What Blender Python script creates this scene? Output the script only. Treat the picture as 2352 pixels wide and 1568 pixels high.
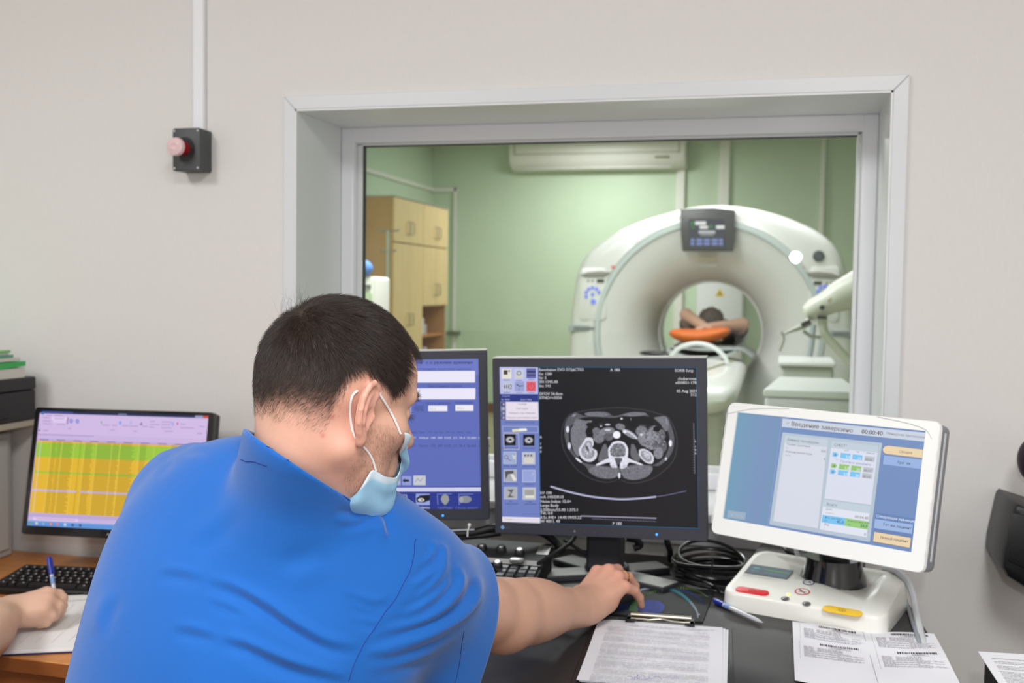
import bpy, bmesh, math, random
import numpy as np
from mathutils import Vector, Matrix, Euler, Quaternion
for o in list(bpy.data.objects): bpy.data.objects.remove(o)
SC = bpy.context.scene
COL = SC.collection
random.seed(4); np.random.seed(4)
PI = math.pi; R = math.radians
# ------------------------------------------------------------ camera
CAM_H = 1.376
FPX = 2410.0
YAW, PITCH, ROLL = R(-14.256), R(-2.84), R(0.77)
cf = np.array([math.sin(YAW)*math.cos(PITCH), math.cos(YAW)*math.cos(PITCH), math.sin(PITCH)])
cr = np.array([math.cos(YAW), -math.sin(YAW), 0.0])
cu = np.cross(cr, cf)
cr, cu = math.cos(ROLL)*cr+math.sin(ROLL)*cu, -math.sin(ROLL)*cr+math.cos(ROLL)*cu
CO = np.array([0, 0, CAM_H])
def ray(x, y): return cf + cr*(x-1176)/FPX - cu*(y-784)/FPX
def aty(x, y, Y): d = ray(x, y); return Vector(CO+d*Y/d[1])       # survey helpers: a photo pixel and a known plane give a place in the room
def atz(x, y, Z): d = ray(x, y); return Vector(CO+d*(Z-CAM_H)/d[2])
def atd(x, y, D): return Vector(CO+ray(x, y)*D)
def pix(P):
    P = np.asarray(P, float)-CO; d = P@cf
    return 1176+FPX*(P@cr)/d, 784-FPX*(P@cu)/d, d
cam = bpy.data.cameras.new('camera'); camo = bpy.data.objects.new('camera', cam); COL.objects.link(camo)
camo.matrix_world = Matrix(((cr[0], cu[0], -cf[0], 0), (cr[1], cu[1], -cf[1], 0), (cr[2], cu[2], -cf[2], CAM_H), (0, 0, 0, 1)))
cam.sensor_width = 36; cam.lens = 36*FPX/2352; cam.clip_start = 0.05
cam.dof.use_dof = True; cam.dof.focus_distance = 1.22; cam.dof.aperture_fstop = 7.4
SC.camera = camo
# ------------------------------------------------------------ world, lights, exposure
SC.view_settings.view_transform = 'Standard'; SC.view_settings.look = 'None'
SC.view_settings.exposure = 0.0; SC.view_settings.gamma = 1.0; SC.view_settings.use_curve_mapping = False
W = bpy.data.worlds.new('world'); SC.world = W; W.use_nodes = True
W.node_tree.nodes['Background'].inputs[0].default_value = (0.8, 0.85, 0.9, 1); W.node_tree.nodes['Background'].inputs[1].default_value = 0.3
def area(name, loc, sx, sy, power, col=(1, 1, 1), rot=(0, 0, 0)):
    l = bpy.data.lights.new(name, 'AREA'); l.shape = 'RECTANGLE'; l.size = sx; l.size_y = sy; l.energy = power; l.color = col
    o = bpy.data.objects.new(name, l); COL.objects.link(o); o.location = loc; o.rotation_euler = rot
    return o
area('ceiling_lamp_control_left', (-2.0, -0.25, 2.83), 0.6, 1.2, 54, (1.0, 0.995, 0.99))
area('ceiling_lamp_control_right', (0.35, -0.45, 2.83), 0.6, 1.2, 58, (1.0, 0.995, 0.99))
area('ceiling_lamp_scan_front', (-1.6, 4.6, 2.93), 1.2, 1.2, 90, (0.97, 0.99, 1.0))
area('ceiling_lamp_scan_middle', (-0.4, 7.0, 2.93), 1.2, 1.2, 42, (0.97, 0.99, 1.0))
area('ceiling_lamp_scan_back', (-1.8, 10.1, 2.93), 0.6, 0.6, 44, (0.97, 0.99, 1.0))
fl = bpy.data.lights.new('flash', 'POINT'); fl.energy = 16.0; fl.shadow_soft_size = 0.025
flo = bpy.data.objects.new('flash', fl); COL.objects.link(flo); flo.location = (0.07, 0.0, CAM_H+0.17)
# ------------------------------------------------------------ materials
def lin(c):
    return tuple((x/255/12.92 if x <= 10.3 else ((x/255+0.055)/1.055)**2.4) for x in c)
MATS = {}
def mat(name, rgb, rough=0.5, metal=0.0, noise=0.0, scale=20, bump=0.0, bscale=200, spec=0.5, coat=0.0, emit=None, sss=0.0, stretch=None, sheen=0.0):
    """principled material; rgb is an sRGB triple; noise = slight colour variation, bump = fine relief"""
    if name in MATS: return MATS[name]
    m = bpy.data.materials.new(name); m.use_nodes = True; nt = m.node_tree; N = nt.nodes; L = nt.links
    b = N['Principled BSDF']; c = lin(rgb)
    b.inputs['Base Color'].default_value = (*c, 1); b.inputs['Roughness'].default_value = rough; b.inputs['Metallic'].default_value = metal
    b.inputs['Specular IOR Level'].default_value = spec; b.inputs['Coat Weight'].default_value = coat
    if sheen: b.inputs['Sheen Weight'].default_value = sheen
    if sss: b.inputs['Subsurface Weight'].default_value = sss; b.inputs['Subsurface Radius'].default_value = (0.012, 0.004, 0.002); b.inputs['Subsurface Scale'].default_value = 1.0
    if emit: b.inputs['Emission Color'].default_value = (*c, 1); b.inputs['Emission Strength'].default_value = emit
    if noise or bump:
        tc = N.new('ShaderNodeTexCoord'); src = tc.outputs['Object']
        if stretch:
            mp = N.new('ShaderNodeMapping'); mp.inputs['Scale'].default_value = stretch; L.new(src, mp.inputs[0]); src = mp.outputs[0]
    if noise:
        n = N.new('ShaderNodeTexNoise'); n.inputs['Scale'].default_value = scale; n.inputs['Detail'].default_value = 3
        L.new(src, n.inputs['Vector'])
        r = N.new('ShaderNodeValToRGB'); r.color_ramp.elements[0].position = 0.3; r.color_ramp.elements[1].position = 0.7
        r.color_ramp.elements[0].color = (*[x*(1-noise) for x in c], 1); r.color_ramp.elements[1].color = (*[min(1, x*(1+noise)) for x in c], 1)
        L.new(n.outputs[0], r.inputs[0]); L.new(r.outputs[0], b.inputs['Base Color'])
    if bump:
        n = N.new('ShaderNodeTexNoise'); n.inputs['Scale'].default_value = bscale; n.inputs['Detail'].default_value = 4
        L.new(src, n.inputs['Vector'])
        bp = N.new('ShaderNodeBump'); bp.inputs['Strength'].default_value = bump; bp.inputs['Distance'].default_value = 0.002
        L.new(n.outputs[0], bp.inputs['Height']); L.new(bp.outputs[0], b.inputs['Normal'])
    MATS[name] = m; return m
def attr_mat(name, emit=0.0, rough=0.5, spec=0.5, sss=0.0, bump=0.0, bscale=300, coat=0.0):
    if name in MATS: return MATS[name]
    m = bpy.data.materials.new(name); m.use_nodes = True; nt = m.node_tree; b = nt.nodes['Principled BSDF']
    a = nt.nodes.new('ShaderNodeAttribute'); a.attribute_name = 'Col'
    b.inputs['Roughness'].default_value = rough; b.inputs['Specular IOR Level'].default_value = spec; b.inputs['Coat Weight'].default_value = coat
    if emit:
        b.inputs['Base Color'].default_value = (0.01, 0.01, 0.012, 1)
        nt.links.new(a.outputs['Color'], b.inputs['Emission Color']); b.inputs['Emission Strength'].default_value = emit
    else: nt.links.new(a.outputs['Color'], b.inputs['Base Color'])
    if sss:
        b.inputs['Subsurface Weight'].default_value = sss; b.inputs['Subsurface Radius'].default_value = (0.010, 0.0035, 0.002); b.inputs['Subsurface Scale'].default_value = 1.0
    if bump:
        tc = nt.nodes.new('ShaderNodeTexCoord'); n = nt.nodes.new('ShaderNodeTexNoise'); n.inputs['Scale'].default_value = bscale; n.inputs['Detail'].default_value = 4
        nt.links.new(tc.outputs['Object'], n.inputs['Vector'])
        bp = nt.nodes.new('ShaderNodeBump'); bp.inputs['Strength'].default_value = bump; bp.inputs['Distance'].default_value = 0.002
        nt.links.new(n.outputs[0], bp.inputs['Height']); nt.links.new(bp.outputs[0], b.inputs['Normal'])
    MATS[name] = m; return m
# ------------------------------------------------------------ object helpers
def link(o, parent=None):
    COL.objects.link(o)
    if parent is not None: o.parent = parent
    return o
def tag(o, label=None, cat=None, group=None, kind=None):
    if label: o['label'] = label
    if cat: o['category'] = cat
    if group: o['group'] = group
    if kind: o['kind'] = kind
    return o
def thing(name, label, cat, loc=(0, 0, 0), rot=None, group=None):
    o = bpy.data.objects.new(name, None); o.empty_display_size = 0.05; COL.objects.link(o); o.location = loc
    if rot is not None:
        if isinstance(rot, Matrix): o.rotation_mode = 'QUATERNION'; o.rotation_quaternion = rot.to_quaternion()
        else: o.rotation_euler = rot
    return tag(o, label, cat, group)
class MB:
    """mesh builder: collects shapes, then links them as ONE mesh object"""
    def __init__(s): s.v = []; s.f = []; s.m = []; s.mi = 0; s.sm = []; s.smooth = False
    def add(s, V, F, M=None):
        n = len(s.v)
        for p in V:
            p = Vector(p)
            s.v.append(M @ p if M is not None else p)
        for f in F: s.f.append([n+i for i in f]); s.m.append(s.mi); s.sm.append(s.smooth)
        return s
    def box(s, x0, x1, y0, y1, z0, z1, M=None):
        V = [(x, y, z) for x in (x0, x1) for y in (y0, y1) for z in (z0, z1)]
        return s.add(V, [(0, 1, 3, 2), (4, 6, 7, 5), (0, 4, 5, 1), (2, 3, 7, 6), (0, 2, 6, 4), (1, 5, 7, 3)], M)
    def prism(s, poly, a0, a1, axis='z', M=None, bev=0.0):
        """polygon (2-D) extruded along an axis; bev insets the far end for a softened rim"""
        def P(p, a):
            return {'z': (p[0], p[1], a), 'y': (p[0], a, p[1]), 'x': (a, p[0], p[1])}[axis]
        n = len(poly); V = []; F = []
        lv = [(poly, a0), (poly, a1)]
        if bev:
            ins = inset(poly, bev); sg = 1 if a1 > a0 else -1
            lv = [(ins, a0), (inset(poly, bev*0.3), a0+sg*bev*0.3), (poly, a0+sg*bev), (poly, a1-sg*bev), (inset(poly, bev*0.3), a1-sg*bev*0.3), (ins, a1)]
        for pl, a in lv: V += [P(p, a) for p in pl]
        k = len(lv)
        for l in range(k-1):
            for i in range(n): j = (i+1) % n; F.append((l*n+i, l*n+j, (l+1)*n+j, (l+1)*n+i))
        F.append(tuple(range(n))[::-1]); F.append(tuple(range((k-1)*n, k*n)))
        return s.add(V, F, M)
    def rbox(s, cx, cz, w, h, y0, y1, r, M=None, bev=0.0, seg=5):
        return s.prism(rrect(cx, cz, w, h, r, seg), y0, y1, 'y', M, bev)
    def cyl(s, p0, p1, r0, r1=None, seg=20, cap=True, M=None):
        r1 = r0 if r1 is None else r1
        p0, p1 = Vector(p0), Vector(p1); d = (p1-p0).normalized()
        a = d.orthogonal().normalized(); b = d.cross(a)
        V = []; F = []
        for p, r in ((p0, r0), (p1, r1)):
            for i in range(seg): t = 2*PI*i/seg; V.append(p+(a*math.cos(t)+b*math.sin(t))*r)
        for i in range(seg): j = (i+1) % seg; F.append((i, j, seg+j, seg+i))
        s.add(V, F, M)
        n = len(s.v)-2*seg
        if cap:
            s.f.append([n+i for i in range(seg)][::-1]); s.f.append([n+seg+i for i in range(seg)]); s.m += [s.mi]*2; s.sm += [False]*2
        return s
    def tube(s, pts, r, seg=8, M=None, closed=False):
        pts = [Vector(p) for p in pts]; n = len(pts); V = []; F = []; a = None
        for i, p in enumerate(pts):
            q0 = pts[max(i-1, 0)] if not closed else pts[i-1]; q1 = pts[min(i+1, n-1)] if not closed else pts[(i+1) % n]
            d = (q1-q0).normalized()
            a = (d.orthogonal() if a is None else a-d*a.dot(d)).normalized(); b = d.cross(a)
            rr = r[i] if isinstance(r, (list, tuple, np.ndarray)) else r
            for k in range(seg): t = 2*PI*k/seg; V.append(p+(a*math.cos(t)+b*math.sin(t))*rr)
        for i in range(n if closed else n-1):
            i2 = (i+1) % n
            for k in range(seg): k2 = (k+1) % seg; F.append((i*seg+k, i*seg+k2, i2*seg+k2, i2*seg+k))
        if not closed: F.append(tuple(range(seg))[::-1]); F.append(tuple(range((n-1)*seg, n*seg)))
        return s.add(V, F, M)
    def lathe(s, prof, seg=32, M=None, c=(0, 0)):
        """profile of (r, z) turned about z"""
        V = []; F = []; n = len(prof)
        for r, z in prof:
            for k in range(seg): t = 2*PI*k/seg; V.append((c[0]+r*math.cos(t), c[1]+r*math.sin(t), z))
        for i in range(n-1):
            for k in range(seg): k2 = (k+1) % seg; F.append((i*seg+k, i*seg+k2, (i+1)*seg+k2, (i+1)*seg+k))
        return s.add(V, F, M)
    def ell(s, c, r, nu=20, nv=12, M=None):
        c = Vector(c); V = []; F = []
        for j in range(nv+1):
            ph = PI*j/nv
            for i in range(nu): t = 2*PI*i/nu; V.append(c+Vector((r[0]*math.sin(ph)*math.cos(t), r[1]*math.sin(ph)*math.sin(t), r[2]*math.cos(ph))))
        for j in range(nv):
            for i in range(nu): k = (i+1) % nu; F.append((j*nu+i, (j+1)*nu+i, (j+1)*nu+k, j*nu+k))
        return s.add(V, F, M)
    def build(s, name, mats, parent=None, smooth=None, bevel=0.0, bseg=2, label=None, cat=None, group=None, kind=None, weld=True):
        me = bpy.data.meshes.new(name); me.from_pydata([tuple(p) for p in s.v], [], s.f)
        if not isinstance(mats, (list, tuple)): mats = [mats]
        for m in mats: me.materials.append(m)
        me.polygons.foreach_set('material_index', s.m)
        bm = bmesh.new(); bm.from_mesh(me)
        if weld: bmesh.ops.remove_doubles(bm, verts=bm.verts, dist=1e-6)
        bmesh.ops.recalc_face_normals(bm, faces=bm.faces); bm.to_mesh(me); bm.free()
        o = bpy.data.objects.new(name, me); link(o, parent)
        if bevel:
            b = o.modifiers.new('bevel', 'BEVEL'); b.width = bevel; b.segments = bseg; b.limit_method = 'ANGLE'; b.angle_limit = R(40)
        if smooth is None: smooth = bool(bevel)
        if smooth is not False:
            me.polygons.foreach_set('use_smooth', [True]*len(me.polygons))
            me.set_sharp_from_angle(angle=R(smooth if isinstance(smooth, (int, float)) and not isinstance(smooth, bool) else 40))
        return tag(o, label, cat, group, kind)
def rrect(cx, cz, w, h, r, seg=5):
    P = []
    for sx, sz, a0 in ((1, 1, 0), (-1, 1, 90), (-1, -1, 180), (1, -1, 270)):
        for i in range(seg+1):
            a = R(a0+90*i/seg); P.append((cx+sx*(w/2-r)+r*math.cos(a), cz+sz*(h/2-r)+r*math.sin(a)))
    return P
def inset(poly, d):
    n = len(poly); A = sum(poly[i][0]*poly[(i+1) % n][1]-poly[(i+1) % n][0]*poly[i][1] for i in range(n)); sg = 1 if A > 0 else -1; out = []
    for i in range(n):
        p0, p, p1 = Vector(poly[i-1]), Vector(poly[i]), Vector(poly[(i+1) % n])
        e0 = (p-p0); e1 = (p1-p)
        if e0.length < 1e-9 or e1.length < 1e-9: out.append(tuple(p)); continue
        n0 = Vector((-e0.y, e0.x)).normalized(); n1 = Vector((-e1.y, e1.x)).normalized(); b = n0+n1
        if b.length < 1e-6: b = n0
        b.normalize(); out.append(tuple(p+b*(sg*d/max(0.3, b.dot(n0)))))
    return out
def spline(pts, n=8):
    """Catmull-Rom through points"""
    P = [Vector(p) for p in pts]; P = [P[0]*2-P[1]]+P+[P[-1]*2-P[-2]]; out = []
    for i in range(1, len(P)-2):
        for k in range(n):
            t = k/n; p0, p1, p2, p3 = P[i-1:i+3]
            out.append(0.5*((2*p1)+(p2-p0)*t+(2*p0-5*p1+4*p2-p3)*t*t+(3*p1-p0-3*p2+p3)*t**3))
    out.append(P[-2]); return out
def RM(yaw, tilt, rl):
    return Matrix.Rotation(R(yaw), 3, 'Z') @ Matrix.Rotation(R(tilt), 3, 'X') @ Matrix.Rotation(R(rl), 3, 'Y')
def hom(src, dst):
    A = []; b = []
    for (x, y), (u, v) in zip(src, dst):
        A.append([x, y, 1, 0, 0, 0, -u*x, -u*y]); b.append(u); A.append([0, 0, 0, x, y, 1, -v*x, -v*y]); b.append(v)
    h = np.linalg.solve(np.array(A, float), np.array(b, float))
    def f(x, y):
        w = h[6]*x+h[7]*y+1; return ((h[0]*x+h[1]*y+h[2])/w, (h[3]*x+h[4]*y+h[5])/w)
    return f
# flat print / screen content: coloured polygons and lettering in one plane
_txt = {}
def glyphs(s):
    if s in _txt: return _txt[s]
    cu_ = bpy.data.curves.new('t', 'FONT'); cu_.body = s; cu_.resolution_u = 2; cu_.size = 1.0
    ob = bpy.data.objects.new('t', cu_); COL.objects.link(ob); bpy.context.view_layer.update()
    me = bpy.data.meshes.new_from_object(ob.evaluated_get(bpy.context.evaluated_depsgraph_get()))
    V = [tuple(v.co[:2]) for v in me.vertices]; F = [tuple(p.vertices) for p in me.polygons]
    bpy.data.objects.remove(ob); bpy.data.meshes.remove(me); bpy.data.curves.remove(cu_)
    w = max([v[0] for v in V], default=0); _txt[s] = (V, F, w); return _txt[s]
class Flat:
    """maps design coordinates through fn -> local (x, z); layer k lies k*step in front"""
    def __init__(s, fn=None, step=0.00012): s.fn = fn or (lambda x, y: (x, y)); s.v = []; s.f = []; s.c = []; s.step = step; s.k = 0
    def poly(s, pts, col, layer=None):
        if layer is None: layer = s.k
        n = len(s.v); c = (*lin(col), 1)
        for x, y in pts: u, w = s.fn(x, y); s.v.append((u, -layer*s.step, w)); s.c.append(c)
        s.f.append(list(range(n, n+len(pts))))
    def rect(s, x0, y0, x1, y1, col, layer=None): s.poly([(x0, y0), (x1, y0), (x1, y1), (x0, y1)], col, layer)
    def line(s, pts, w, col, layer=None, closed=False):
        m = len(pts)
        for i in range(m if closed else m-1):
            (x0, y0), (x1, y1) = pts[i], pts[(i+1) % m]; d = math.hypot(x1-x0, y1-y0) or 1; nx, ny = -(y1-y0)/d*w/2, (x1-x0)/d*w/2
            ex, ey = (x1-x0)/d*w*0.2, (y1-y0)/d*w*0.2
            s.poly([(x0+nx-ex, y0+ny-ey), (x1+nx+ex, y1+ny+ey), (x1-nx+ex, y1-ny+ey), (x0-nx-ex, y0-ny-ey)], col, layer)
    def disc(s, x, y, rx, ry, col, layer=None, n=24): s.poly([(x+rx*math.cos(2*PI*i/n), y+ry*math.sin(2*PI*i/n)) for i in range(n)], col, layer)
    def text(s, t, x, y, size, col, align='l', layer=None, dirx=(1, 0), up=(0, -1), bold=0):
        if layer is None: layer = s.k+1
        V, F, w = glyphs(t); n = len(s.v); c = (*lin(col), 1); off = 0 if align == 'l' else (-w/2 if align == 'c' else -w)
        for q in range(1+bold):
            n = len(s.v)
            for a, b in V:
                a = (a+off)*size+q*size*0.03; b = b*size; u, z = s.fn(x+a*dirx[0]+b*up[0], y+a*dirx[1]+b*up[1]); s.v.append((u, -(layer+0.1*q)*s.step, z)); s.c.append(c)
            for f in F: s.f.append([n+i for i in f])
    def grid(s, X, Y, C, layer):
        """X, Y 2-D arrays of design coords, C rgb 0..255"""
        n = len(s.v); h, w = X.shape
        for j in range(h):
            for i in range(w):
                u, z = s.fn(X[j, i], Y[j, i]); s.v.append((u, -layer*s.step, z)); s.c.append((*lin(C[j, i]), 1))
        for j in range(h-1):
            for i in range(w-1): a = n+j*w+i; s.f.append([a, a+1, a+w+1, a+w])
    def build(s, name, m, parent=None, M=None, **k):
        me = bpy.data.meshes.new(name); V = s.v if M is None else [tuple(M @ Vector(p)) for p in s.v]
        me.from_pydata(V, [], s.f); me.materials.append(m)
        a = me.color_attributes.new('Col', 'FLOAT_COLOR', 'POINT'); a.data.foreach_set('color', np.array(s.c, 'f').ravel())
        o = bpy.data.objects.new(name, me); link(o, parent); return tag(o, **k)
SCREEN = attr_mat('lit_screen', emit=1.0, rough=0.35, spec=0.3)
PRINT = attr_mat('print_on_paper', rough=0.75, spec=0.2)
GLOSSPRINT = attr_mat('glossy_print', rough=0.5, spec=0.12)
M_WHITE = mat('white_plastic', (226, 228, 228), 0.35, bump=0.02)
M_BLACK = mat('black_plastic', (22, 22, 24), 0.42, bump=0.05, bscale=900)
M_CHAR = mat('charcoal_plastic', (46, 47, 54), 0.5, bump=0.05, bscale=900)
M_PVC = mat('white_pvc', (238, 240, 245), 0.22, bump=0.01)
M_GREY = mat('grey_plastic', (120, 121, 124), 0.45, bump=0.04)
M_STEEL = mat('brushed_steel', (196, 196, 192), 0.25, 1.0, bump=0.03)
# ============================================================ THE SETTING
YW = 2.3            # control-room face of the wall with the window
YB = 2.552          # plane of the window frame
YF = 11.3           # far wall of the scan room
XL, XR, ZT, ZB = -1.1171, 0.2148, 1.7923, 0.898          # opening
M_WALLP = mat('beige_wallpaper', (223, 221, 219), 0.85, noise=0.012, scale=160, bump=0.12, bscale=330, spec=0.2, stretch=(1, 1, 0.3))
M_GREEN = mat('mint_green_paint', (200, 219, 192), 0.45, noise=0.02, scale=3, bump=0.05, bscale=80, spec=0.35)
M_CEIL = mat('white_ceiling_paint', (225, 225, 222), 0.8, noise=0.02, scale=4)
M_FLOOR = mat('olive_beige_linoleum', (158, 150, 122), 0.35, noise=0.05, scale=6, bump=0.02)
M_FLOOR2 = mat('brown_linoleum', (120, 96, 72), 0.4, noise=0.08, scale=8)
def struct(mb, name, m, **k): return mb.build(name, m, kind='structure', **k)
b = MB()
for x0, x1, z0, z1 in ((-3.4, XL, 0, 2.85), (XR, 1.6, 0, 2.85), (XL, XR, ZT, 2.85), (XL, XR, 0, ZB-0.03)): b.box(x0, x1, YW, 2.5, z0, z1)
struct(b, 'wall_front', M_WALLP)
b = MB()
for x0, x1, z0, z1 in ((-4.0, XL, 0, 2.96), (XR, 2.6, 0, 2.96), (XL, XR, ZT, 2.96), (XL, XR, 0, ZB-0.03)): b.box(x0, x1, 2.5, 2.68, z0, z1)
struct(b, 'wall_scan_front', M_GREEN)
struct(MB().box(-3.5, -3.4, -2.2, 2.5, 0, 2.85), 'wall_left', M_WALLP)
struct(MB().box(1.6, 1.7, -2.2, 2.5, 0, 2.85), 'wall_right', M_WALLP)
struct(MB().box(-3.5, 1.7, -2.3, -2.2, 0, 2.85), 'wall_back', M_WALLP)
struct(MB().box(-3.5, 1.7, -2.3, 2.68, -0.1, 0), 'floor', M_FLOOR2)
struct(MB().box(-3.5, 1.7, -2.3, 2.5, 2.85, 2.95), 'ceiling', M_CEIL)
struct(MB().box(-4.0, 2.7, YF, YF+0.1, 0, 2.96), 'wall_scan_back', M_GREEN)
struct(MB().box(-3.92, -3.82, 2.68, YF, 0, 2.96), 'wall_scan_left', M_GREEN)
struct(MB().box(2.6, 2.7, 2.68, YF, 0, 2.96), 'wall_scan_right', M_GREEN)
struct(MB().box(-4.0, 2.7, 2.68, YF+0.1, -0.1, 0), 'floor_scan', M_FLOOR)
struct(MB().box(-4.0, 2.7, 2.5, YF+0.1, 2.96, 3.06), 'ceiling_scan', M_CEIL)
struct(MB().box(-3.81, 2.6, YF-0.015, YF, 0, 0.105), 'baseboard_back', mat('brown_skirting', (126, 92, 70), 0.5, noise=0.1, scale=15), bevel=0.003)
# ---- the viewing window: casing, reveals, sash frame, gasket, panes
win = bpy.data.objects.new('window_1', None); COL.objects.link(win); win.location = (-0.45, YW, 1.35); win['kind'] = 'structure'
win['label'] = 'wide white-framed viewing window into the scan room'
def wpart(mb, name, m, **k):
    M = Matrix.Translation((0.45, -YW, -1.35)); mb.v = [M @ p for p in mb.v]; return mb.build(name, m, win, **k)
oL, oR, oT = XL-0.030, XR+0.031, ZT+0.032
y0, y1 = YW-0.009, YW
M_CAS = mat('white_casing_trim', (219, 223, 227), 0.25, bump=0.01)
def quadprism(P, a0, a1):                     # P: four (x, z) corners, thickness along y
    return MB().prism(P, a0, a1, 'y')
wpart(quadprism([(oL, oT), (oR, oT), (XR, ZT), (XL, ZT)], y0, y1), 'casing', M_CAS, bevel=0.002)
wpart(quadprism([(oL, oT-0.0006), (XL, ZT-0.0006), (XL, ZB-0.03), (oL, ZB-0.03)], y0, y1), 'casing', M_CAS, bevel=0.002)
wpart(quadprism([(oR, oT-0.0006), (oR, ZB-0.03), (XR, ZB-0.03), (XR, ZT-0.0006)], y0, y1), 'casing', M_CAS, bevel=0.002)
M_REV = mat('satin_white_reveal', (226, 229, 230), 0.3, bump=0.01)
wpart(MB().box(XL, XL+0.004, y0, YB, ZB, ZT), 'reveal_panel', M_REV)
wpart(MB().box(XR-0.004, XR, y0, YB, ZB, ZT), 'reveal_panel', M_REV)
wpart(MB().box(XL, XR, y0, YB, ZT-0.004, ZT), 'reveal_panel', M_REV)
wpart(MB().box(XL-0.04, XR+0.04, YW-0.03, YB, ZB-0.02, ZB), 'window_sill', M_PVC, bevel=0.004)
wpart(MB().box(XL-0.025, XR+0.025, YW-0.006, YW, ZB-0.075, ZB-0.02), 'apron_board', M_PVC, bevel=0.002)
fw = 0.0425
fr = [(XL, XR, ZT-fw, ZT), (XL, XR, ZB, ZB+fw)]
for i, (x0, x1, z0, z1) in enumerate(fr): wpart(MB().box(x0+0.002, x1-0.002, YB, YB+0.07, z0, z1-0.002 if i == 0 else z1), 'frame_rail', M_PVC, bevel=0.004)
for x0, x1 in ((XL, XL+fw), (XR-fw, XR)): wpart(MB().box(x0+0.003, x1-0.003, YB-0.0008, YB+0.07, ZB+0.001, ZT-0.003), 'frame_stile', M_PVC, bevel=0.004)
gx0, gx1, gz0, gz1 = XL+fw-0.003, XR-fw+0.003, ZB+fw, ZT-fw
b = MB()
for x0, x1, z0, z1 in ((gx0, gx0+0.016, gz0, gz1), (gx1-0.010, gx1, gz0, gz1), (gx0, gx1, gz1-0.006, gz1), (gx0, gx1, gz0, gz0+0.012)): b.box(x0, x1, YB+0.022, YB+0.040, z0, z1)
wpart(b, 'glazing_bead', M_REV, bevel=0.002)
b = MB()
for x0, x1, z0, z1 in ((gx0+0.016, gx0+0.0185, gz0, gz1), (gx0, gx1, gz1-0.0085, gz1-0.006)): b.box(x0, x1, YB+0.0235, YB+0.040, z0, z1)
wpart(b, 'gasket', M_BLACK)
gm = bpy.data.materials.new('clear_window_glass'); gm.use_nodes = True; nt = gm.node_tree; nt.nodes.remove(nt.nodes['Principled BSDF'])
tr = nt.nodes.new('ShaderNodeBsdfTransparent'); tr.inputs[0].default_value = (0.955, 0.97, 0.955, 1); gl = nt.nodes.new('ShaderNodeBsdfGlossy'); gl.inputs['Roughness'].default_value = 0.012; gl.inputs[0].default_value = (1, 1, 1, 1)
fn = nt.nodes.new('ShaderNodeFresnel'); fn.inputs[0].default_value = 1.5; mx = nt.nodes.new('ShaderNodeMixShader')
nt.links.new(fn.outputs[0], mx.inputs[0]); nt.links.new(tr.outputs[0], mx.inputs[1]); nt.links.new(gl.outputs[0], mx.inputs[2]); nt.links.new(mx.outputs[0], nt.nodes['Material Output'].inputs[0])
wpart(MB().add([(gx0, YB+0.030, gz0), (gx1, YB+0.030, gz0), (gx1, YB+0.030, gz1), (gx0, YB+0.030, gz1)], [(0, 1, 2, 3)]), 'glass', gm)
# white corner bracket dots of the sash
b = MB()
for z in (gz1-0.010, gz1-0.020): b.ell((gx1-0.004, YB+0.020, z), (0.003, 0.003, 0.003), 10, 6)
wpart(b, 'corner_clip', M_WHITE, smooth=True)
# ---- wall-mounted cable duct and emergency button
d = MB().box(-1.384, -1.355, YW-0.014, YW, 1.745, 2.85)
d.build('cable_duct', M_PVC, bevel=0.002, label='white plastic cable duct running up the beige wall above the stop button', cat='duct')
es = thing('emergency_button', 'dark grey emergency stop box with taped red mushroom button on beige wall', 'button', (-1.376, YW, 1.698))
M_ESB = mat('slate_grey_enclosure', (66, 70, 72), 0.5, bump=0.05)
MB().rbox(0, 0, 0.072, 0.100, -0.036, -0.001, 0.005, bev=0.001).build('enclosure', M_ESB, es, smooth=True)
MB().rbox(0, 0, 0.073, 0.101, -0.055, -0.0365, 0.005, bev=0.0015).build('lid', M_ESB, es, smooth=True)
MB().lathe([(0.0, 0.0), (0.026, 0.0), (0.0275, 0.001), (0.0285, 0.001), (0.030, 0.0)], 40, Matrix.Translation((-0.004, -0.0552, 0)) @ Matrix.Rotation(R(90), 4, 'X')).build('ring_plate', mat('slate_grey_dark', (52, 55, 57), 0.5), es, smooth=True)
for sx in (-1, 1):
    for sz in (-1, 1): MB().cyl((sx*0.031, -0.0565, sz*0.044), (sx*0.031, -0.053, sz*0.044), 0.0028, seg=12).build('screw', M_STEEL, es)
M_RED = mat('red_button_plastic', (196, 22, 26), 0.35)
RX = Matrix.Translation((-0.006, -0.055, 0.002)) @ Matrix.Rotation(R(90), 4, 'X')
MB().lathe([(0.0, 0.0), (0.0165, 0.0), (0.0165, 0.016), (0.011, 0.017), (0.011, 0.024), (0.0, 0.024)], 32, RX).build('button_collar', mat('dark_red_collar', (166, 24, 32), 0.4), es, smooth=35)
MB().lathe([(0.0, 0.020), (0.012, 0.020), (0.0195, 0.026), (0.021, 0.034), (0.0195, 0.040), (0.012, 0.0425), (0.0, 0.043)], 36, RX).build('button_cap', M_RED, es, smooth=True)
b = MB(); b.lathe([(0.0, 0.0442), (0.006, 0.0442), (0.0075, 0.0452), (0.009, 0.0442), (0.0125, 0.0440), (0.020, 0.0412), (0.0218, 0.034), (0.0214, 0.0305)], 36, RX)
b.build('paper_tape', mat('pinkish_masking_tape', (226, 196, 198), 0.7, noise=0.06, scale=120, bump=0.2, bscale=300), es, smooth=True, label='pale pink tape stuck over the red button')
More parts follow.
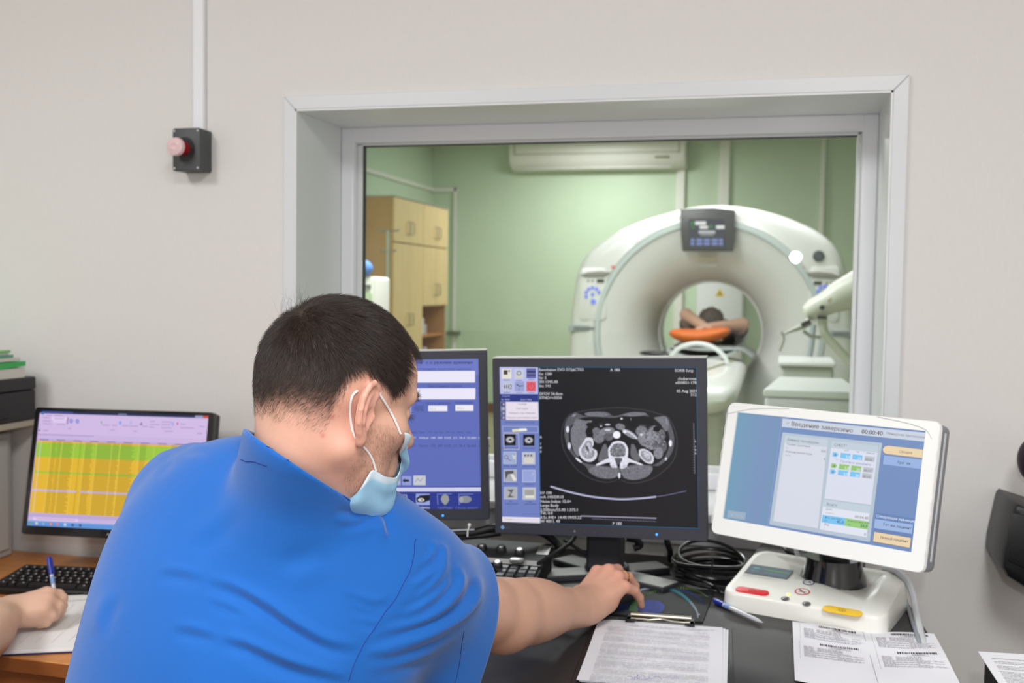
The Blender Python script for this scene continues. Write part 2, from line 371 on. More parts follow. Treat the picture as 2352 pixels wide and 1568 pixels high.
# ============================================================ THE SCAN ROOM
# --- air conditioner high on the far wall
ac = thing('air_conditioner', 'long white air conditioner high on the green far wall', 'air conditioner', (-1.93, YF, 2.82))
M_ACW = mat('ivory_appliance_plastic', (236, 235, 228), 0.4, bump=0.01)
prof = [(0, 0.19), (-0.20, 0.19), (-0.235, 0.16), (-0.24, 0.03), (-0.225, -0.05), (-0.18, -0.115), (-0.10, -0.15), (0, -0.155)]
MB().prism(prof, -0.95, 0.95, 'x', bev=0.03).build('housing', M_ACW, ac, smooth=35)
b = MB(); b.rbox(0, 0.075, 1.74, 0.12, -0.246, -0.236, 0.012, bev=0.002); b.build('front_panel', M_ACW, ac, smooth=True)
b = MB(); 
for (x0, x1, z0, z1) in ((-0.89, 0.89, 0.138, 0.147), (-0.89, 0.89, 0.003, 0.012), (-0.89, -0.877, 0.003, 0.147), (0.877, 0.89, 0.003, 0.147)): b.box(x0, x1, -0.2435, -0.236, z0, z1)
b.build('panel_groove', mat('ac_groove_grey', (176, 177, 160), 0.6), ac)
MB().box(0.63, 0.78, -0.236, -0.228, -0.055, -0.030).build('indicator_window', mat('dull_olive_window', (140, 138, 104), 0.4), ac)
MB().box(-0.80, 0.80, -0.19, -0.12, -0.146, -0.135).build('louvre', M_ACW, ac, bevel=0.003)
# --- white ducts on the far wall
def duct(x, z0, z1, w, label):
    MB().box(x-w/2, x+w/2, YF-0.045, YF, z0, z1).build('cable_duct', M_ACW, bevel=0.006, label=label, cat='duct')
duct(-1.042, 0.105, 2.663, 0.085, 'white vertical duct dropping from the right end of the air conditioner')
duct(-0.590, 1.55, 2.96, 0.105, 'wide white vertical duct on green wall above scanner centre')
duct(0.400, 0.105, 2.96, 0.045, 'thin white vertical duct on green wall right of the scanner top')
b = MB(); b.box(-3.56, -3.52, YF-0.035, YF, 0.108, 2.500); b.box(-3.82, -3.52, YF-0.035, YF, 2.460, 2.500); b.box(-3.82, -3.785, 3.2, YF-0.035, 2.460, 2.500)
b.build('cable_duct', M_ACW, bevel=0.005, label='slim white duct running round the green corner above cabinets and down', cat='duct')
MB().box(-3.61, -3.46, YF-0.10, YF-0.035, 0.855, 0.90).build('pipe_bracket', mat('olive_drab_metal', (92, 104, 74), 0.5), bevel=0.004, label='small dark green bracket across the slim duct beside the cabinets', cat='bracket')
# --- wooden cabinets along the left wall: two side-by-side units, front faces +x
M_BIRCH = mat('birch_laminate', (226, 196, 138), 0.4, noise=0.06, scale=5, bump=0.03, stretch=(1, 4, 0.5))
M_BIRCHD = mat('birch_side_laminate', (196, 156, 104), 0.45, noise=0.06, scale=5, stretch=(1, 4, 0.5))
M_NICHE = mat('orange_beech_board', (190, 128, 72), 0.5, noise=0.08, scale=6)
def cabinet(yc, label, niche):
    w = 0.745
    t = thing('tall_cabinet', label, 'cabinet', (-3.485, yc, 0))
    XF = 0.315
    b = MB(); b.box(-0.325, XF-0.02, -w/2, -w/2+0.018, 0.08, 2.15); b.box(-0.325, XF-0.02, w/2-0.018, w/2, 0.08, 2.15)
    b.build('side_panel', M_BIRCHD, t, bevel=0.002)
    b = MB(); b.box(-0.325, XF-0.02, -w/2+0.018, w/2-0.018, 2.13, 2.148); b.box(-0.325, XF-0.02, -w/2+0.018, w/2-0.018, 0.08, 0.10)
    b.box(-0.325, -0.32, -w/2+0.018, w/2-0.018, 0.10, 2.13); b.box(-0.32, XF-0.04, -w/2+0.018, w/2-0.018, 1.755, 1.772)
    b.box(-0.32, XF-0.04, -w/2+0.018, w/2-0.018, 0.66, 0.678); b.box(-0.32, XF-0.04, -w/2+0.018, w/2-0.018, 1.20, 1.218); b.box(-0.32, XF-0.04, -w/2+0.018, w/2-0.018, 0.92, 0.935)
    b.build('carcass', M_NICHE if niche else M_BIRCHD, t)
    MB().box(-0.30, XF-0.05, -w/2+0.01, w/2-0.01, 0, 0.08).build('plinth', M_BIRCHD, t)
    MB().box(-0.325, XF+0.006, -w/2-0.002, w/2+0.002, 2.150, 2.156).build('top_edge', mat('grey_edge_strip', (168, 168, 160), 0.5), t)
    rows = [(1.768, 2.146)] + ([(1.214, 1.762), (0.085, 0.665)] if niche else [(0.70, 1.762), (0.085, 0.694)])
    for ri, (z0, z1) in enumerate(rows):
        for s_ in (-1, 1):
            y0_, y1_ = (0.002, w/2-0.002) if s_ > 0 else (-w/2+0.002, -0.002)
            dd = MB().box(XF-0.018, XF, y0_, y1_, z0+0.002, z1-0.002).build('door', M_BIRCH, t, bevel=0.002)
            hy = s_*0.045; hz = z0+0.13 if ri < 2 else z1-0.12
            if ri == 1 and not niche: hz = z0+0.40
            if ri == 1 and niche: hz = z0+0.15
            if s_ < 0 or ri == 0 or True:
                MB().tube([(XF, hy, hz-0.055), (XF+0.028, hy, hz-0.05), (XF+0.03, hy, hz), (XF+0.028, hy, hz+0.05), (XF, hy, hz+0.055)], 0.006, 8).build('handle', M_STEEL, dd, smooth=True)
    return t
cabinet(8.755, 'nearer tall birch cabinet with four visible doors and bar handles', False)
cabinet(9.505, 'farther tall birch cabinet with open orange niche in the corner', True)
rn = random.Random(3)
for k in range(8):
    y = 9.22+0.07*(k % 4)+rn.uniform(-0.01, 0.01); z = 1.021 if k > 3 else 0.9355
    if k > 3: z = 0.9355
    hh = [0.14, 0.11, 0.16, 0.10][k % 4]
    if k > 3: continue
    MB().rbox(0, hh/2, 0.05, hh, -0.03, 0.03, 0.008).build('supply_packet', mat('pale_packet_%d' % (k % 2), [(214, 210, 206), (186, 176, 178)][k % 2], 0.6), label='', ).location = (-3.27, y, z)
pk = [o for o in bpy.data.objects if o.name.startswith('supply_packet')]
nm = ['lower front packet nearest the niche opening', 'short pale packet second in the lower niche row', 'tall pale packet third in the lower niche row', 'smallest packet at the back of the lower niche row']
for o, l in zip(pk, ['white packet at the near end of the niche shelf in the corner cabinet', 'mauve-grey packet second from the near end of the niche shelf', 'tallest white packet on the niche shelf, third along', 'small mauve-grey packet at the far end of the niche shelf']): tag(o, l, 'packet', 'packets in the open niche')
for k in range(3):
    o = MB().rbox(0, 0.05, 0.05, 0.10+0.02*k, -0.04, 0.04, 0.01).build('supply_box', mat('pale_packet_%d' % ((k+1) % 2), (200, 196, 196), 0.6), smooth=True); o.location = (-3.27, 9.24+0.10*k, 0.678+0.010*k)
    tag(o, ['low white carton nearest on the bottom niche shelf', 'middle white carton on the bottom niche shelf', 'largest white carton deepest on the bottom niche shelf'][k], 'box', 'cartons at the bottom of the niche')
# --- steel drip stand, white monitor case and blue bag at the left edge of the window
ds = thing('drip_stand', 'slender chrome drip stand in front of the near cabinet side', 'stand', tuple(aty(890, 700, 6.6).xy)+(0,))
b = MB(); b.cyl((0, 0, 0.05), (0, 0, 1.755), 0.011); b.build('pole', M_STEEL, ds, smooth=True)
b = MB(); b.cyl((0, 0, 0.9), (0, 0, 1.10), 0.024); b.build('height_clamp', M_WHITE, ds, smooth=True)
for z, l in ((1.755, 0.075), (1.62, 0.055)): MB().tube([(-l, 0, z+0.012), (-l, 0, z), (l, 0, z), (l, 0, z+0.012)], 0.006, 8).build('hook_bar', M_STEEL, ds, smooth=True)
for k in range(5):
    a = 2*PI*k/5; MB().tube([(0, 0, 0.07), (0.28*math.cos(a), 0.28*math.sin(a), 0.04)], 0.012, 8).build('foot', M_STEEL, ds, smooth=True)
P = aty(858, 770, 5.0)
mc = thing('medical_monitor', 'tall white device case with pale green display at left window edge', 'monitor', (P.x-0.03, 5.0, 0))
MB().rbox(0, 1.20, 0.16, 0.46, -0.10, 0.10, 0.02, bev=0.012).build('case', M_ACW, mc, smooth=True)
MB().rbox(0.035, 1.24, 0.055, 0.22, -0.108, -0.1, 0.006).build('display', mat('pale_green_display', (208, 222, 190), 0.3), mc)
MB().box(0.015, 0.055, -0.112, -0.1, 1.375, 1.39).build('badge', M_GREY, mc)
MB().cyl((0, 0, 0.05), (0, 0, 0.97), 0.03).build('column', M_ACW, mc, smooth=True)
MB().lathe([(0, 0), (0.22, 0), (0.22, 0.03), (0.03, 0.06)], 24).build('base', M_ACW, mc, smooth=35)
P = aty(846, 616, 4.9)
b = MB(); b.ell((P.x-0.04, 4.9, P.z), (0.065, 0.03, 0.045), 16, 10); b.build('blue_bag', mat('cobalt_blue_cloth', (96, 142, 222), 0.7), smooth=True, label='small rounded blue cloth bag at the left window edge beside the cabinet', cat='bag')
# white notice with yellow triangle on electrical panel behind scanner
ep = thing('electrical_panel', 'white electrical cabinet with yellow warning triangle seen through scanner bore', 'cabinet', (-0.60, YF, 0))
MB().rbox(0, 0.95, 0.475, 1.15, -0.16, -0.002, 0.01, bev=0.004).build('housing', M_WHITE, ep, smooth=True)
MB().rbox(0, 0.95, 0.44, 1.11, -0.168, -0.16, 0.01, bev=0.002).build('door', M_WHITE, ep, smooth=True)
b = MB(); zc = 1.372; b.add([(-0.052, -0.1695, zc-0.04), (0.045, -0.1695, zc-0.04), (-0.003, -0.1695, zc+0.045)], [(0, 1, 2)]); b.mi = 1
b.add([(-0.030, -0.1700, zc-0.030), (0.023, -0.1700, zc-0.030), (-0.0035, -0.1700, zc+0.018)], [(0, 1, 2)]); b.mi = 0
b.add([(-0.023, -0.1703, zc-0.026), (0.016, -0.1703, zc-0.026), (-0.0035, -0.1703, zc+0.008)], [(0, 1, 2)]); b.mi = 1
b.add([(-0.006, -0.1706, zc-0.022), (0.001, -0.1706, zc-0.022), (-0.001, -0.1706, zc+0.002)], [(0, 1, 2)])
b.build('warning_sign', [mat('warning_yellow', (236, 204, 40), 0.5), M_BLACK], ep)

# --- the CT gantry
GY = 7.15; GZ = 1.095; GX = -0.468
M_GAN = mat('gantry_white_enamel', (226, 226, 224), 0.28, bump=0.004, coat=0.3)
M_RING = mat('pale_grey_ring', (196, 206, 206), 0.35)
outl_px = [(1304, 860), (1303, 815), (1306, 750), (1311, 690), (1320, 635), (1338, 592), (1364, 566), (1400, 541), (1440, 519), (1500, 496), (1560, 479), (1600, 472), (1640, 469), (1690, 471), (1740, 479), (1790, 492), (1840, 511), (1880, 531), (1912, 556), (1935, 590), (1948, 635), (1957, 690), (1962, 750), (1965, 815), (1967, 860)]
outl = [(aty(x, y, GY).x-GX, aty(x, y, GY).z-GZ) for x, y in outl_px]
outl = [tuple(p) for p in spline([(x, z, 0) for x, z in outl], 4)]; outl = [(p[0], p[1]) for p in outl]
xl, xr = outl[0][0], outl[-1][0]
for k in range(1, 11): outl.insert(0, (xl+0.06*min(1, k/10), outl[0][1]-0.085))
for k in range(1, 11): outl.append((xr-0.06*min(1, k/10), outl[-1][1]-0.085))
zb_ = outl[0][1]
for k in range(1, 14): outl.append((outl[-1][0]-(xr-xl-0.12)/14, zb_))
n_o = len(outl)
ga = thing('ct_scanner', 'large white CT scanner gantry with round bore and grey ring', 'scanner', (GX, GY, GZ))
# direction per outline point, rings run from the outline to the bore
def ringpt(i, r): x, z = outl[i]; a = math.atan2(z, x); return (r*math.cos(a), r*math.sin(a))
def annulus(prof, name, m, smooth=50):
    """prof: list of (kind, value, y): kind 'o' scales outline inward by value, 'r' circle radius"""
    b = MB(); V = []; F = []
    for kind, val, y in prof:
        for i in range(n_o):
            if kind == 'o':
                x, z = outl[i]; L_ = math.hypot(x, z); V.append((x*(1-val/L_), y, z*(1-val/L_)))
            else: x, z = ringpt(i, val); V.append((x, y, z))
    for l in range(len(prof)-1):
        for i in range(n_o): j = (i+1) % n_o; F.append((l*n_o+i, l*n_o+j, (l+1)*n_o+j, (l+1)*n_o+i))
    b.add(V, F); return b.build(name, m, ga, smooth=smooth)
annulus([('o', 0.0, 0.88), ('o', -0.004, 0.40), ('o', 0.0, 0.09), ('o', 0.012, 0.045), ('o', 0.035, 0.018), ('o', 0.07, 0.004), ('o', 0.11, 0.0), ('r', 0.772, -0.012), ('r', 0.765, -0.004)], 'front_cover', M_GAN)
annulus([('r', 0.765, -0.006), ('r', 0.759, -0.017), ('r', 0.730, -0.018), ('r', 0.722, -0.006)], 'ring_band', M_RING)
annulus([('r', 0.722, -0.004), ('r', 0.70, 0.0), ('r', 0.64, 0.02), ('r', 0.55, 0.065), ('r', 0.47, 0.135), ('r', 0.41, 0.225), ('r', 0.375, 0.32), ('r', 0.362, 0.36)], 'bore_funnel', M_GAN)
annulus([('r', 0.362, 0.361), ('r', 0.352, 0.363), ('r', 0.350, 0.56), ('r', 0.352, 0.60), ('r', 0.40, 0.78), ('r', 0.50, 0.86), ('o', 0.05, 0.88), ('o', 0.0, 0.88)], 'bore_liner', M_GAN)
annulus([('o', -0.002, 0.40), ('o', -0.006, 0.405), ('o', -0.006, 0.43), ('o', -0.002, 0.435)], 'side_seam', M_GREY)
# gantry display
def gp(x, y, Y=GY): p = aty(x, y, Y); return (p.x-GX, p.z-GZ)
dt = [gp(1562, 481, GY-0.06), gp(1600, 478, GY-0.06), gp(1640, 477, GY-0.06), (gp(1689, 482, GY-0.06)), gp(1687, 550, GY-0.06), gp(1683, 577, GY-0.06), gp(1567, 576, GY-0.06), gp(1564, 540, GY-0.06)]
dz = MB().prism(dt, -0.065, 0.03, 'y', bev=0.008).build('display_unit', mat('dark_grey_display_bezel', (74, 75, 76), 0.35), ga, smooth=True)
sl = [gp(1582, 503, GY-0.065), gp(1664, 503, GY-0.065), gp(1664, 570, GY-0.065), gp(1582, 570, GY-0.065)]
Fz = Flat(hom([(905, 245), (1165, 245), (1165, 450), (905, 450)], sl), 0.0015)
Fz.rect(905, 245, 1165, 450, (62, 66, 74))
for (x, y, w_, h_, c) in [(920, 262, 26, 24, (60, 130, 70)), (952, 262, 80, 24, (225, 228, 225)), (920, 296, 30, 14, (58, 120, 66)), (985, 292, 60, 22, (225, 225, 225)), (1055, 288, 22, 22, (60, 130, 70)), (1105, 290, 60, 24, (230, 230, 228)), (978, 328, 120, 18, (190, 194, 196)), (990, 352, 96, 10, (140, 146, 150))]: Fz.rect(x, y, x+w_, y+h_, c, 1)
for r_ in range(2):
    for (x, w_) in ((920, 26), (962, 42), (1016, 42), (1074, 42), (1126, 28)): Fz.rect(x, 384+26*r_, x+w_, 402+26*r_, (120, 140, 196), 1)
Fz.build('screen', SCREEN, dz, M=Matrix.Translation((0, -0.0735, 0)))
b = MB(); b.rbox(*gp(1625, 598, GY+0.0), 0.20, 0.045, -0.012, 0.05, 0.01); 
# little sensor bars under the display on the funnel
for (xa, xb, yy, c) in ((1602, 1646, 597, 'warm_grey_bar'), (1606, 1646, 610, 'cool_grey_bar')):
    pa, pb = gp(xa, yy, GY+0.03), gp(xb, yy, GY+0.03)
    MB().box(pa[0], pb[0], -0.004, 0.05, pa[1]-0.007, pa[1]+0.007).build('sensor_bar', mat(c, (166, 160, 128) if c[0] == 'w' else (176, 176, 170), 0.4), ga, bevel=0.002)
# control pods left and right, red stop marks, side strips, loudspeaker
M_BLUEL = mat('periwinkle_button', (110, 128, 224), 0.35, emit=0.35)
for side in (-1, 1):
    px0 = {-1: (1362, 672), 1: (1893, 672)}[side]
    c0 = gp(*px0, GY)
    cp_ = MB().rbox(c0[0], c0[1]-0.01, 0.19, 0.36, -0.012, 0.02, 0.03, bev=0.008).build('control_pod', M_GAN, ga, smooth=True)
    hx, hz = gp(*{-1: (1370, 632), 1: (1887, 634)}[side], GY)
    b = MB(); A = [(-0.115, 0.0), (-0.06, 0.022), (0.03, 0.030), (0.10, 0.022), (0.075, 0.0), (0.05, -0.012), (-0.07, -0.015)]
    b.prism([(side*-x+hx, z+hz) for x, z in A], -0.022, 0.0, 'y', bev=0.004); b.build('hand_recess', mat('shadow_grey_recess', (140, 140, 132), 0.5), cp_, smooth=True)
    dx, dz_ = gp(*{-1: (1380, 645), 1: (1878, 650)}[side], GY)
    MB().box(dx-0.025, dx+0.025, -0.018, -0.008, dz_-0.011, dz_+0.011).build('readout', mat('dark_readout', (50, 50, 40), 0.3), cp_, bevel=0.002)
    for q in (0, 1):
        xx = dx+side*(0.055+0.03*q); MB().cyl((xx, -0.016, dz_), (xx, -0.008, dz_), 0.007, seg=12).build('small_key', mat('olive_key', (110, 108, 70), 0.5), cp_)
    bx, bz = gp(*{-1: (1362, 676), 1: (1894, 674)}[side], GY)
    for k in range(9):
        a = R(20+36*k); rr = 0.047
        if k == 8: a = 0; rr = 0
        if rr and math.sin(a) < -0.75: continue
        MB().cyl((bx+rr*math.cos(a), -0.017, bz+rr*math.sin(a)), (bx+rr*math.cos(a), -0.008, bz+rr*math.sin(a)), 0.0125, seg=14).build('button', M_BLUEL, cp_)
    MB().cyl((bx+0.005, -0.017, bz-0.05), (bx+0.005, -0.008, bz-0.05), 0.019, seg=16).build('button', M_BLUEL, cp_)
    rx, rz = gp(*{-1: (1409, 613), 1: (1843, 617)}[side], GY)
    MB().lathe([(0, 0.012), (0.012, 0.010), (0.015, 0.0)], 20, Matrix.Translation((rx, -0.004, rz)) @ Matrix.Rotation(R(90), 4, 'X')).build('stop_mark', mat('coral_red_button', (222, 110, 96), 0.4), ga, smooth=True)
    MB().lathe([(0.015, 0.004), (0.021, 0.005), (0.023, 0.0)], 20, Matrix.Translation((rx, -0.004, rz)) @ Matrix.Rotation(R(90), 4, 'X')).build('stop_ring', M_RING, ga, smooth=True)
    s0 = gp(*{-1: (1305, 753), 1: (1898, 765)}[side], GY); s1 = gp(*{-1: (1379, 753), 1: (1962, 765)}[side], GY)
    MB().box(s0[0]+0.003, s1[0]-0.003, -0.008, 0.05, s0[1]-0.021, s0[1]+0.021).build('side_strip', mat('blue_grey_strip', (160, 172, 174), 0.35), ga, bevel=0.003)
    MB().box(s0[0]+0.04, s1[0]-0.03, -0.013, -0.007, s0[1]-0.010, s0[1]+0.010).build('side_grip', M_GREY, ga, bevel=0.002)
px_, pz_ = gp(1880, 588, GY)
MB().lathe([(0, 0.008), (0.022, 0.008), (0.026, 0.004), (0.030, 0.009), (0.036, 0.006), (0.038, -0.002)], 28, Matrix.Translation((px_, -0.006, pz_)) @ Matrix.Rotation(R(90), 4, 'X')).build('speaker', mat('gunmetal_speaker', (92, 100, 104), 0.35, 0.4), ga, smooth=True)
# --- patient table
M_TAB = mat('table_white_enamel', (236, 237, 234), 0.3, coat=0.3)
ta = thing('patient_table', 'white patient table with rounded end leading into the scanner bore', 'table', (GX, 6.3, 0))
hw = 0.285
def tsec(y, w, zt, zb): return [(-w, y, zt-0.05), (-w+0.03, y, zt-0.012), (-w*0.6, y, zt), (w*0.6, y, zt), (w-0.03, y, zt-0.012), (w, y, zt-0.05), (w-0.02, y, zb+0.05), (w-0.09, y, zb), (-w+0.09, y, zb), (-w+0.02, y, zb+0.05)]
secs = [(-1.03, 0.20, 0.865, 0.80), (-1.02, 0.235, 0.885, 0.775), (-0.97, 0.265, 0.902, 0.755), (-0.85, hw, 0.915, 0.745), (-0.5, hw, 0.935, 0.745), (0.1, hw, 0.952, 0.75), (0.62, hw, 0.958, 0.76), (0.72, hw*0.97, 0.955, 0.77)]
b = MB(); V = []; F = []
for q in secs: V += tsec(*q)
for l in range(len(secs)-1):
    for i in range(10): j = (i+1) % 10; F.append((l*10+i, l*10+j, (l+1)*10+j, (l+1)*10+i))
F += [tuple(range(10)), tuple(range((len(secs)-1)*10, len(secs)*10))[::-1]]
b.add(V, F); o = b.build('table_shell', M_TAB, ta, smooth=40); md = o.modifiers.new('s', 'SUBSURF'); md.levels = 1; md.render_levels = 2
MB().box(-0.21, 0.21, -0.75, 0.55, 0.06, 0.76).build('pedestal', mat('pedestal_light_grey', (206, 207, 204), 0.4), ta, bevel=0.04, bseg=4)
MB().box(-0.27, 0.27, -0.85, 0.65, 0.0, 0.07).build('foot_plate', mat('pedestal_light_grey', (206, 207, 204), 0.4), ta, bevel=0.02)
# cradle: shallow curved board running through the bore
cr_ = MB(); V = []; F = []; ns = 14
for y in (0.35, 2.6):
    for s_ in range(ns+1):
        x = -0.215+0.43*s_/ns; V.append((x, y, 0.962+0.055*(abs(x)/0.215)**2.2))
    for s_ in range(ns+1):
        x = 0.215-0.43*s_/ns; V.append((x, y, 0.942+0.055*(abs(x)/0.215)**2.2))
m_ = 2*(ns+1)
for i in range(m_): j = (i+1) % m_; F.append((i, j, m_+j, m_+i))
F += [tuple(range(m_))[::-1], tuple(range(m_, 2*m_))]
cr_.add(V, F); cr_.build('cradle', mat('pale_grey_cradle', (176, 180, 178), 0.4), ta, smooth=40)
MB().tube(spline([(-0.17, 0.12, 0.962), (-0.15, 0.10, 1.002), (-0.09, 0.07, 1.048), (0, 0.05, 1.068), (0.09, 0.03, 1.05), (0.16, 0.00, 1.0), (0.185, -0.02, 0.955)], 6), 0.013, 10).build('push_handle', M_WHITE, ta, smooth=True, label='white arched tube handle on the table end')
MB().box(-0.055, 0.055, -0.16, -0.06, 0.945, 0.975).build('latch', mat('latch_grey', (170, 174, 172), 0.4), ta, bevel=0.006)
for pts in ([(0.20, 0.25, 0.957), (0.06, -0.45, 0.945)], [(-0.19, 0.3, 0.957), (-0.235, -0.45, 0.942)]):
    MB().tube(pts, 0.006, 6).build('edge_groove', mat('yellowish_groove', (206, 204, 176), 0.5), ta)
b = MB(); b.ell((-0.30, 0.33, 0.985), (0.085, 0.05, 0.017), 20, 8); b.build('side_grip', M_BLACK, ta, smooth=True, label='black oval grip')
# folded grey sheet on the cradle
Vs = []; Fs = []; nx, ny = 40, 16
for j in range(ny+1):
    for i in range(nx+1):
        u, v = i/nx, j/ny; x = -0.30+0.62*u; y = 6.72+0.75*v
        z = 1.012 + 0.006*math.sin(9*u+4*v) + 0.012*max(0, abs(u-0.5)*2-0.6)*math.sin(16*v+3)-0.05*max(0, abs(u-0.5)*2-0.75)/0.25
        Vs.append((GX+x, y, z))
for j in range(ny):
    for i in range(nx): a = j*(nx+1)+i; Fs.append((a, a+1, a+nx+2, a+nx+1))
o = MB().add(Vs, Fs).build('sheet', mat('slate_grey_sheet', (146, 152, 152), 0.8, noise=0.1, scale=8), smooth=True, label='crumpled grey sheet spread on the scanner cradle under the cushion', cat='sheet')
md = o.modifiers.new('s', 'SOLIDIFY'); md.thickness = 0.003
# orange cushion
b = MB(); Vc = []; Fc = []; nu, nv = 28, 14
for j in range(nv+1):
    ph = PI*j/nv
    for i in range(nu):
        t = 2*PI*i/nu; x = math.copysign(abs(math.cos(t)*math.sin(ph))**0.75, math.cos(t)); yy = math.copysign(abs(math.sin(t)*math.sin(ph))**0.75, math.sin(t)); z = math.cos(ph)
        sag = -0.022*math.cos(x*2.0)
        Vc.append((x*0.205, yy*0.13, z*0.050*(1.0)+sag+0.012*x))
for j in range(nv):
    for i in range(nu): k = (i+1) % nu; Fc.append((j*nu+i, (j+1)*nu+i, (j+1)*nu+k, j*nu+k))
b.add(Vc, Fc); o = b.build('cushion', mat('orange_vinyl', (222, 108, 30), 0.5, bump=0.05, bscale=60), smooth=True, label='orange cushion under the patient\'s arms in the scanner bore', cat='cushion'); o.location = (-0.515, 7.16, 1.098)
# --- contrast injector arm hanging at the right window edge
M_INJ = mat('injector_offwhite', (216, 217, 208), 0.4)
IY = 5.0
p0, p1 = aty(1868, 712, IY), aty(2010, 640, IY)
ij = thing('contrast_injector', 'white contrast injector head on a swan-neck arm beside the scanner', 'injector', tuple(p0))
def L(p): return Vector(p)-p0
pe = L(p1)
b = MB(); d_ = pe.normalized()
b.tube([L(p0)-d_*0.045, L(p0)-d_*0.035, L(p0), L(p0)+d_*0.08, L(p0)+d_*0.12, pe], [0.012, 0.034, 0.050, 0.055, 0.070, 0.085], 24); b.build('injector_head', M_INJ, ij, smooth=True)
q0, q1 = aty(1900, 690, IY-0.055), aty(1963, 655, IY-0.06)
MB().tube([L(q0), L(q1)], 0.004, 6).build('orange_seam', mat('tan_seam', (206, 176, 130), 0.5), ij)
kk = L(aty(1888, 706, IY-0.055)); MB().cyl(kk+Vector((0, -0.012, 0)), kk+Vector((0, 0.01, 0)), 0.011, seg=16).build('knob', M_BLACK, ij)
kk = L(aty(1889, 729, IY-0.045)); MB().box(kk.x-0.02, kk.x+0.02, kk.y-0.01, kk.y+0.01, kk.z-0.006, kk.z+0.006).build('slot', M_BLACK, ij)
arm = [aty(x, y, IY) for x, y in ((1890, 728), (1890, 750), (1898, 772), (1925, 802), (1955, 835), (1990, 875), (2030, 930))]
MB().tube(spline([L(p) for p in arm], 5), 0.021, 14).build('swan_neck', M_INJ, ij, smooth=True)
syr = [aty(x, y, IY-0.03) for x, y in ((1860, 737), (1845, 748), (1820, 758), (1797, 768))]
MB().tube([L(p) for p in syr], [0.020, 0.016, 0.010, 0.004], 12).build('syringe', mat('smoky_clear_plastic', (176, 178, 170), 0.2), ij, smooth=True)
kk = L(aty(1851, 742, IY-0.05)); MB().box(-0.022, 0.022, -0.01, 0.01, -0.010, 0.010, M=Matrix.Translation(kk) @ Matrix.Rotation(R(-28), 4, 'Y')).build('black_clip', M_BLACK, ij)
tb = [aty(x, y, IY-0.03) for x, y in ((1797, 768), (1795, 762), (1800, 775), (1796, 792), (1790, 806))]
MB().tube(spline([L(p) for p in tb], 4), 0.006, 8).build('tubing', mat('smoky_clear_plastic', (176, 178, 170), 0.2), ij, smooth=True)
MB().tube([L(aty(x, y, IY-0.02)) for x, y in ((1845, 760), (1862, 772), (1885, 775))], 0.008, 8).build('tubing', mat('smoky_clear_plastic', (176, 178, 170), 0.2), ij, smooth=True)
pb = L(arm[-1]); MB().cyl(pb, (pb.x, pb.y, -p0.z+0.06), 0.028).build('stand_column', M_INJ, ij, smooth=True)
MB().box(pb.x-0.3, pb.x+0.3, pb.y-0.25, pb.y+0.25, -p0.z, -p0.z+0.06).build('stand_base', M_INJ, ij, bevel=0.02)
# white equipment boxes near the glass
P0, P1 = aty(1792, 868, 4.1), aty(1935, 868, 4.1)
cx_, w_ = (P0.x+P1.x)/2, (P1.x-P0.x)
wc = thing('equipment_cart', 'white box-shaped cart close behind the glass at lower right', 'cart', (cx_, 4.1, 0))
b = MB(); b.add([(-w_/2-0.05, -0.55, 0), (w_/2+0.03, -0.55, 0), (w_/2+0.03, 0, 0), (-w_/2, 0, 0), (-w_/2-0.05, -0.55, P0.z-0.02), (w_/2+0.03, -0.55, P0.z-0.02), (w_/2+0.0, 0, P0.z-0.02), (-w_/2, 0, P0.z-0.02)], [(0, 3, 2, 1), (4, 5, 6, 7), (0, 1, 5, 4), (1, 2, 6, 5), (2, 3, 7, 6), (3, 0, 4, 7)])
b.build('cabinet_body', mat('cart_pale_lilac_white', (226, 222, 230), 0.4), wc, bevel=0.015, bseg=3)
MB().add([(-w_/2-0.055, -0.56, P0.z-0.02), (w_/2+0.035, -0.56, P0.z-0.02), (w_/2+0.005, 0.01, P0.z-0.02), (-w_/2-0.005, 0.01, P0.z-0.02), (-w_/2-0.055, -0.56, P0.z+0.006), (w_/2+0.035, -0.56, P0.z+0.006), (w_/2+0.005, 0.01, P0.z+0.006), (-w_/2-0.005, 0.01, P0.z+0.006)], [(0, 3, 2, 1), (4, 5, 6, 7), (0, 1, 5, 4), (1, 2, 6, 5), (2, 3, 7, 6), (3, 0, 4, 7)]).build('top', M_WHITE, wc, bevel=0.008, bseg=3)
P0, P1 = aty(1793, 831, 5.7), aty(1915, 835, 5.7); cx_, w_ = (P0.x+P1.x)/2, (P1.x-P0.x)
wc = thing('equipment_cabinet', 'lower grey-white equipment cabinet behind the white cart, with bright top edge', 'cabinet', (cx_, 5.7, 0))
MB().box(-w_/2, w_/2, 0, 0.5, 0, P0.z-0.02).build('cabinet_body', mat('cabinet_grey_white', (200, 202, 198), 0.4), wc, bevel=0.015, bseg=3)
MB().box(-w_/2-0.01, w_/2+0.01, -0.02, 0.5, P0.z-0.02, P0.z+0.005).build('top', M_WHITE, wc, bevel=0.006)
hp = [aty(x, y, 6.2) for x, y in ((1868, 745), (1862, 800), (1850, 850), (1838, 880), (1826, 930))]
MB().tube(spline([p for p in hp], 5), 0.018, 10).build('hose', mat('blue_grey_hose', (160, 168, 172), 0.5), smooth=True, label='blue-grey hose hanging down in front of the scanner base, right of table', cat='hose')
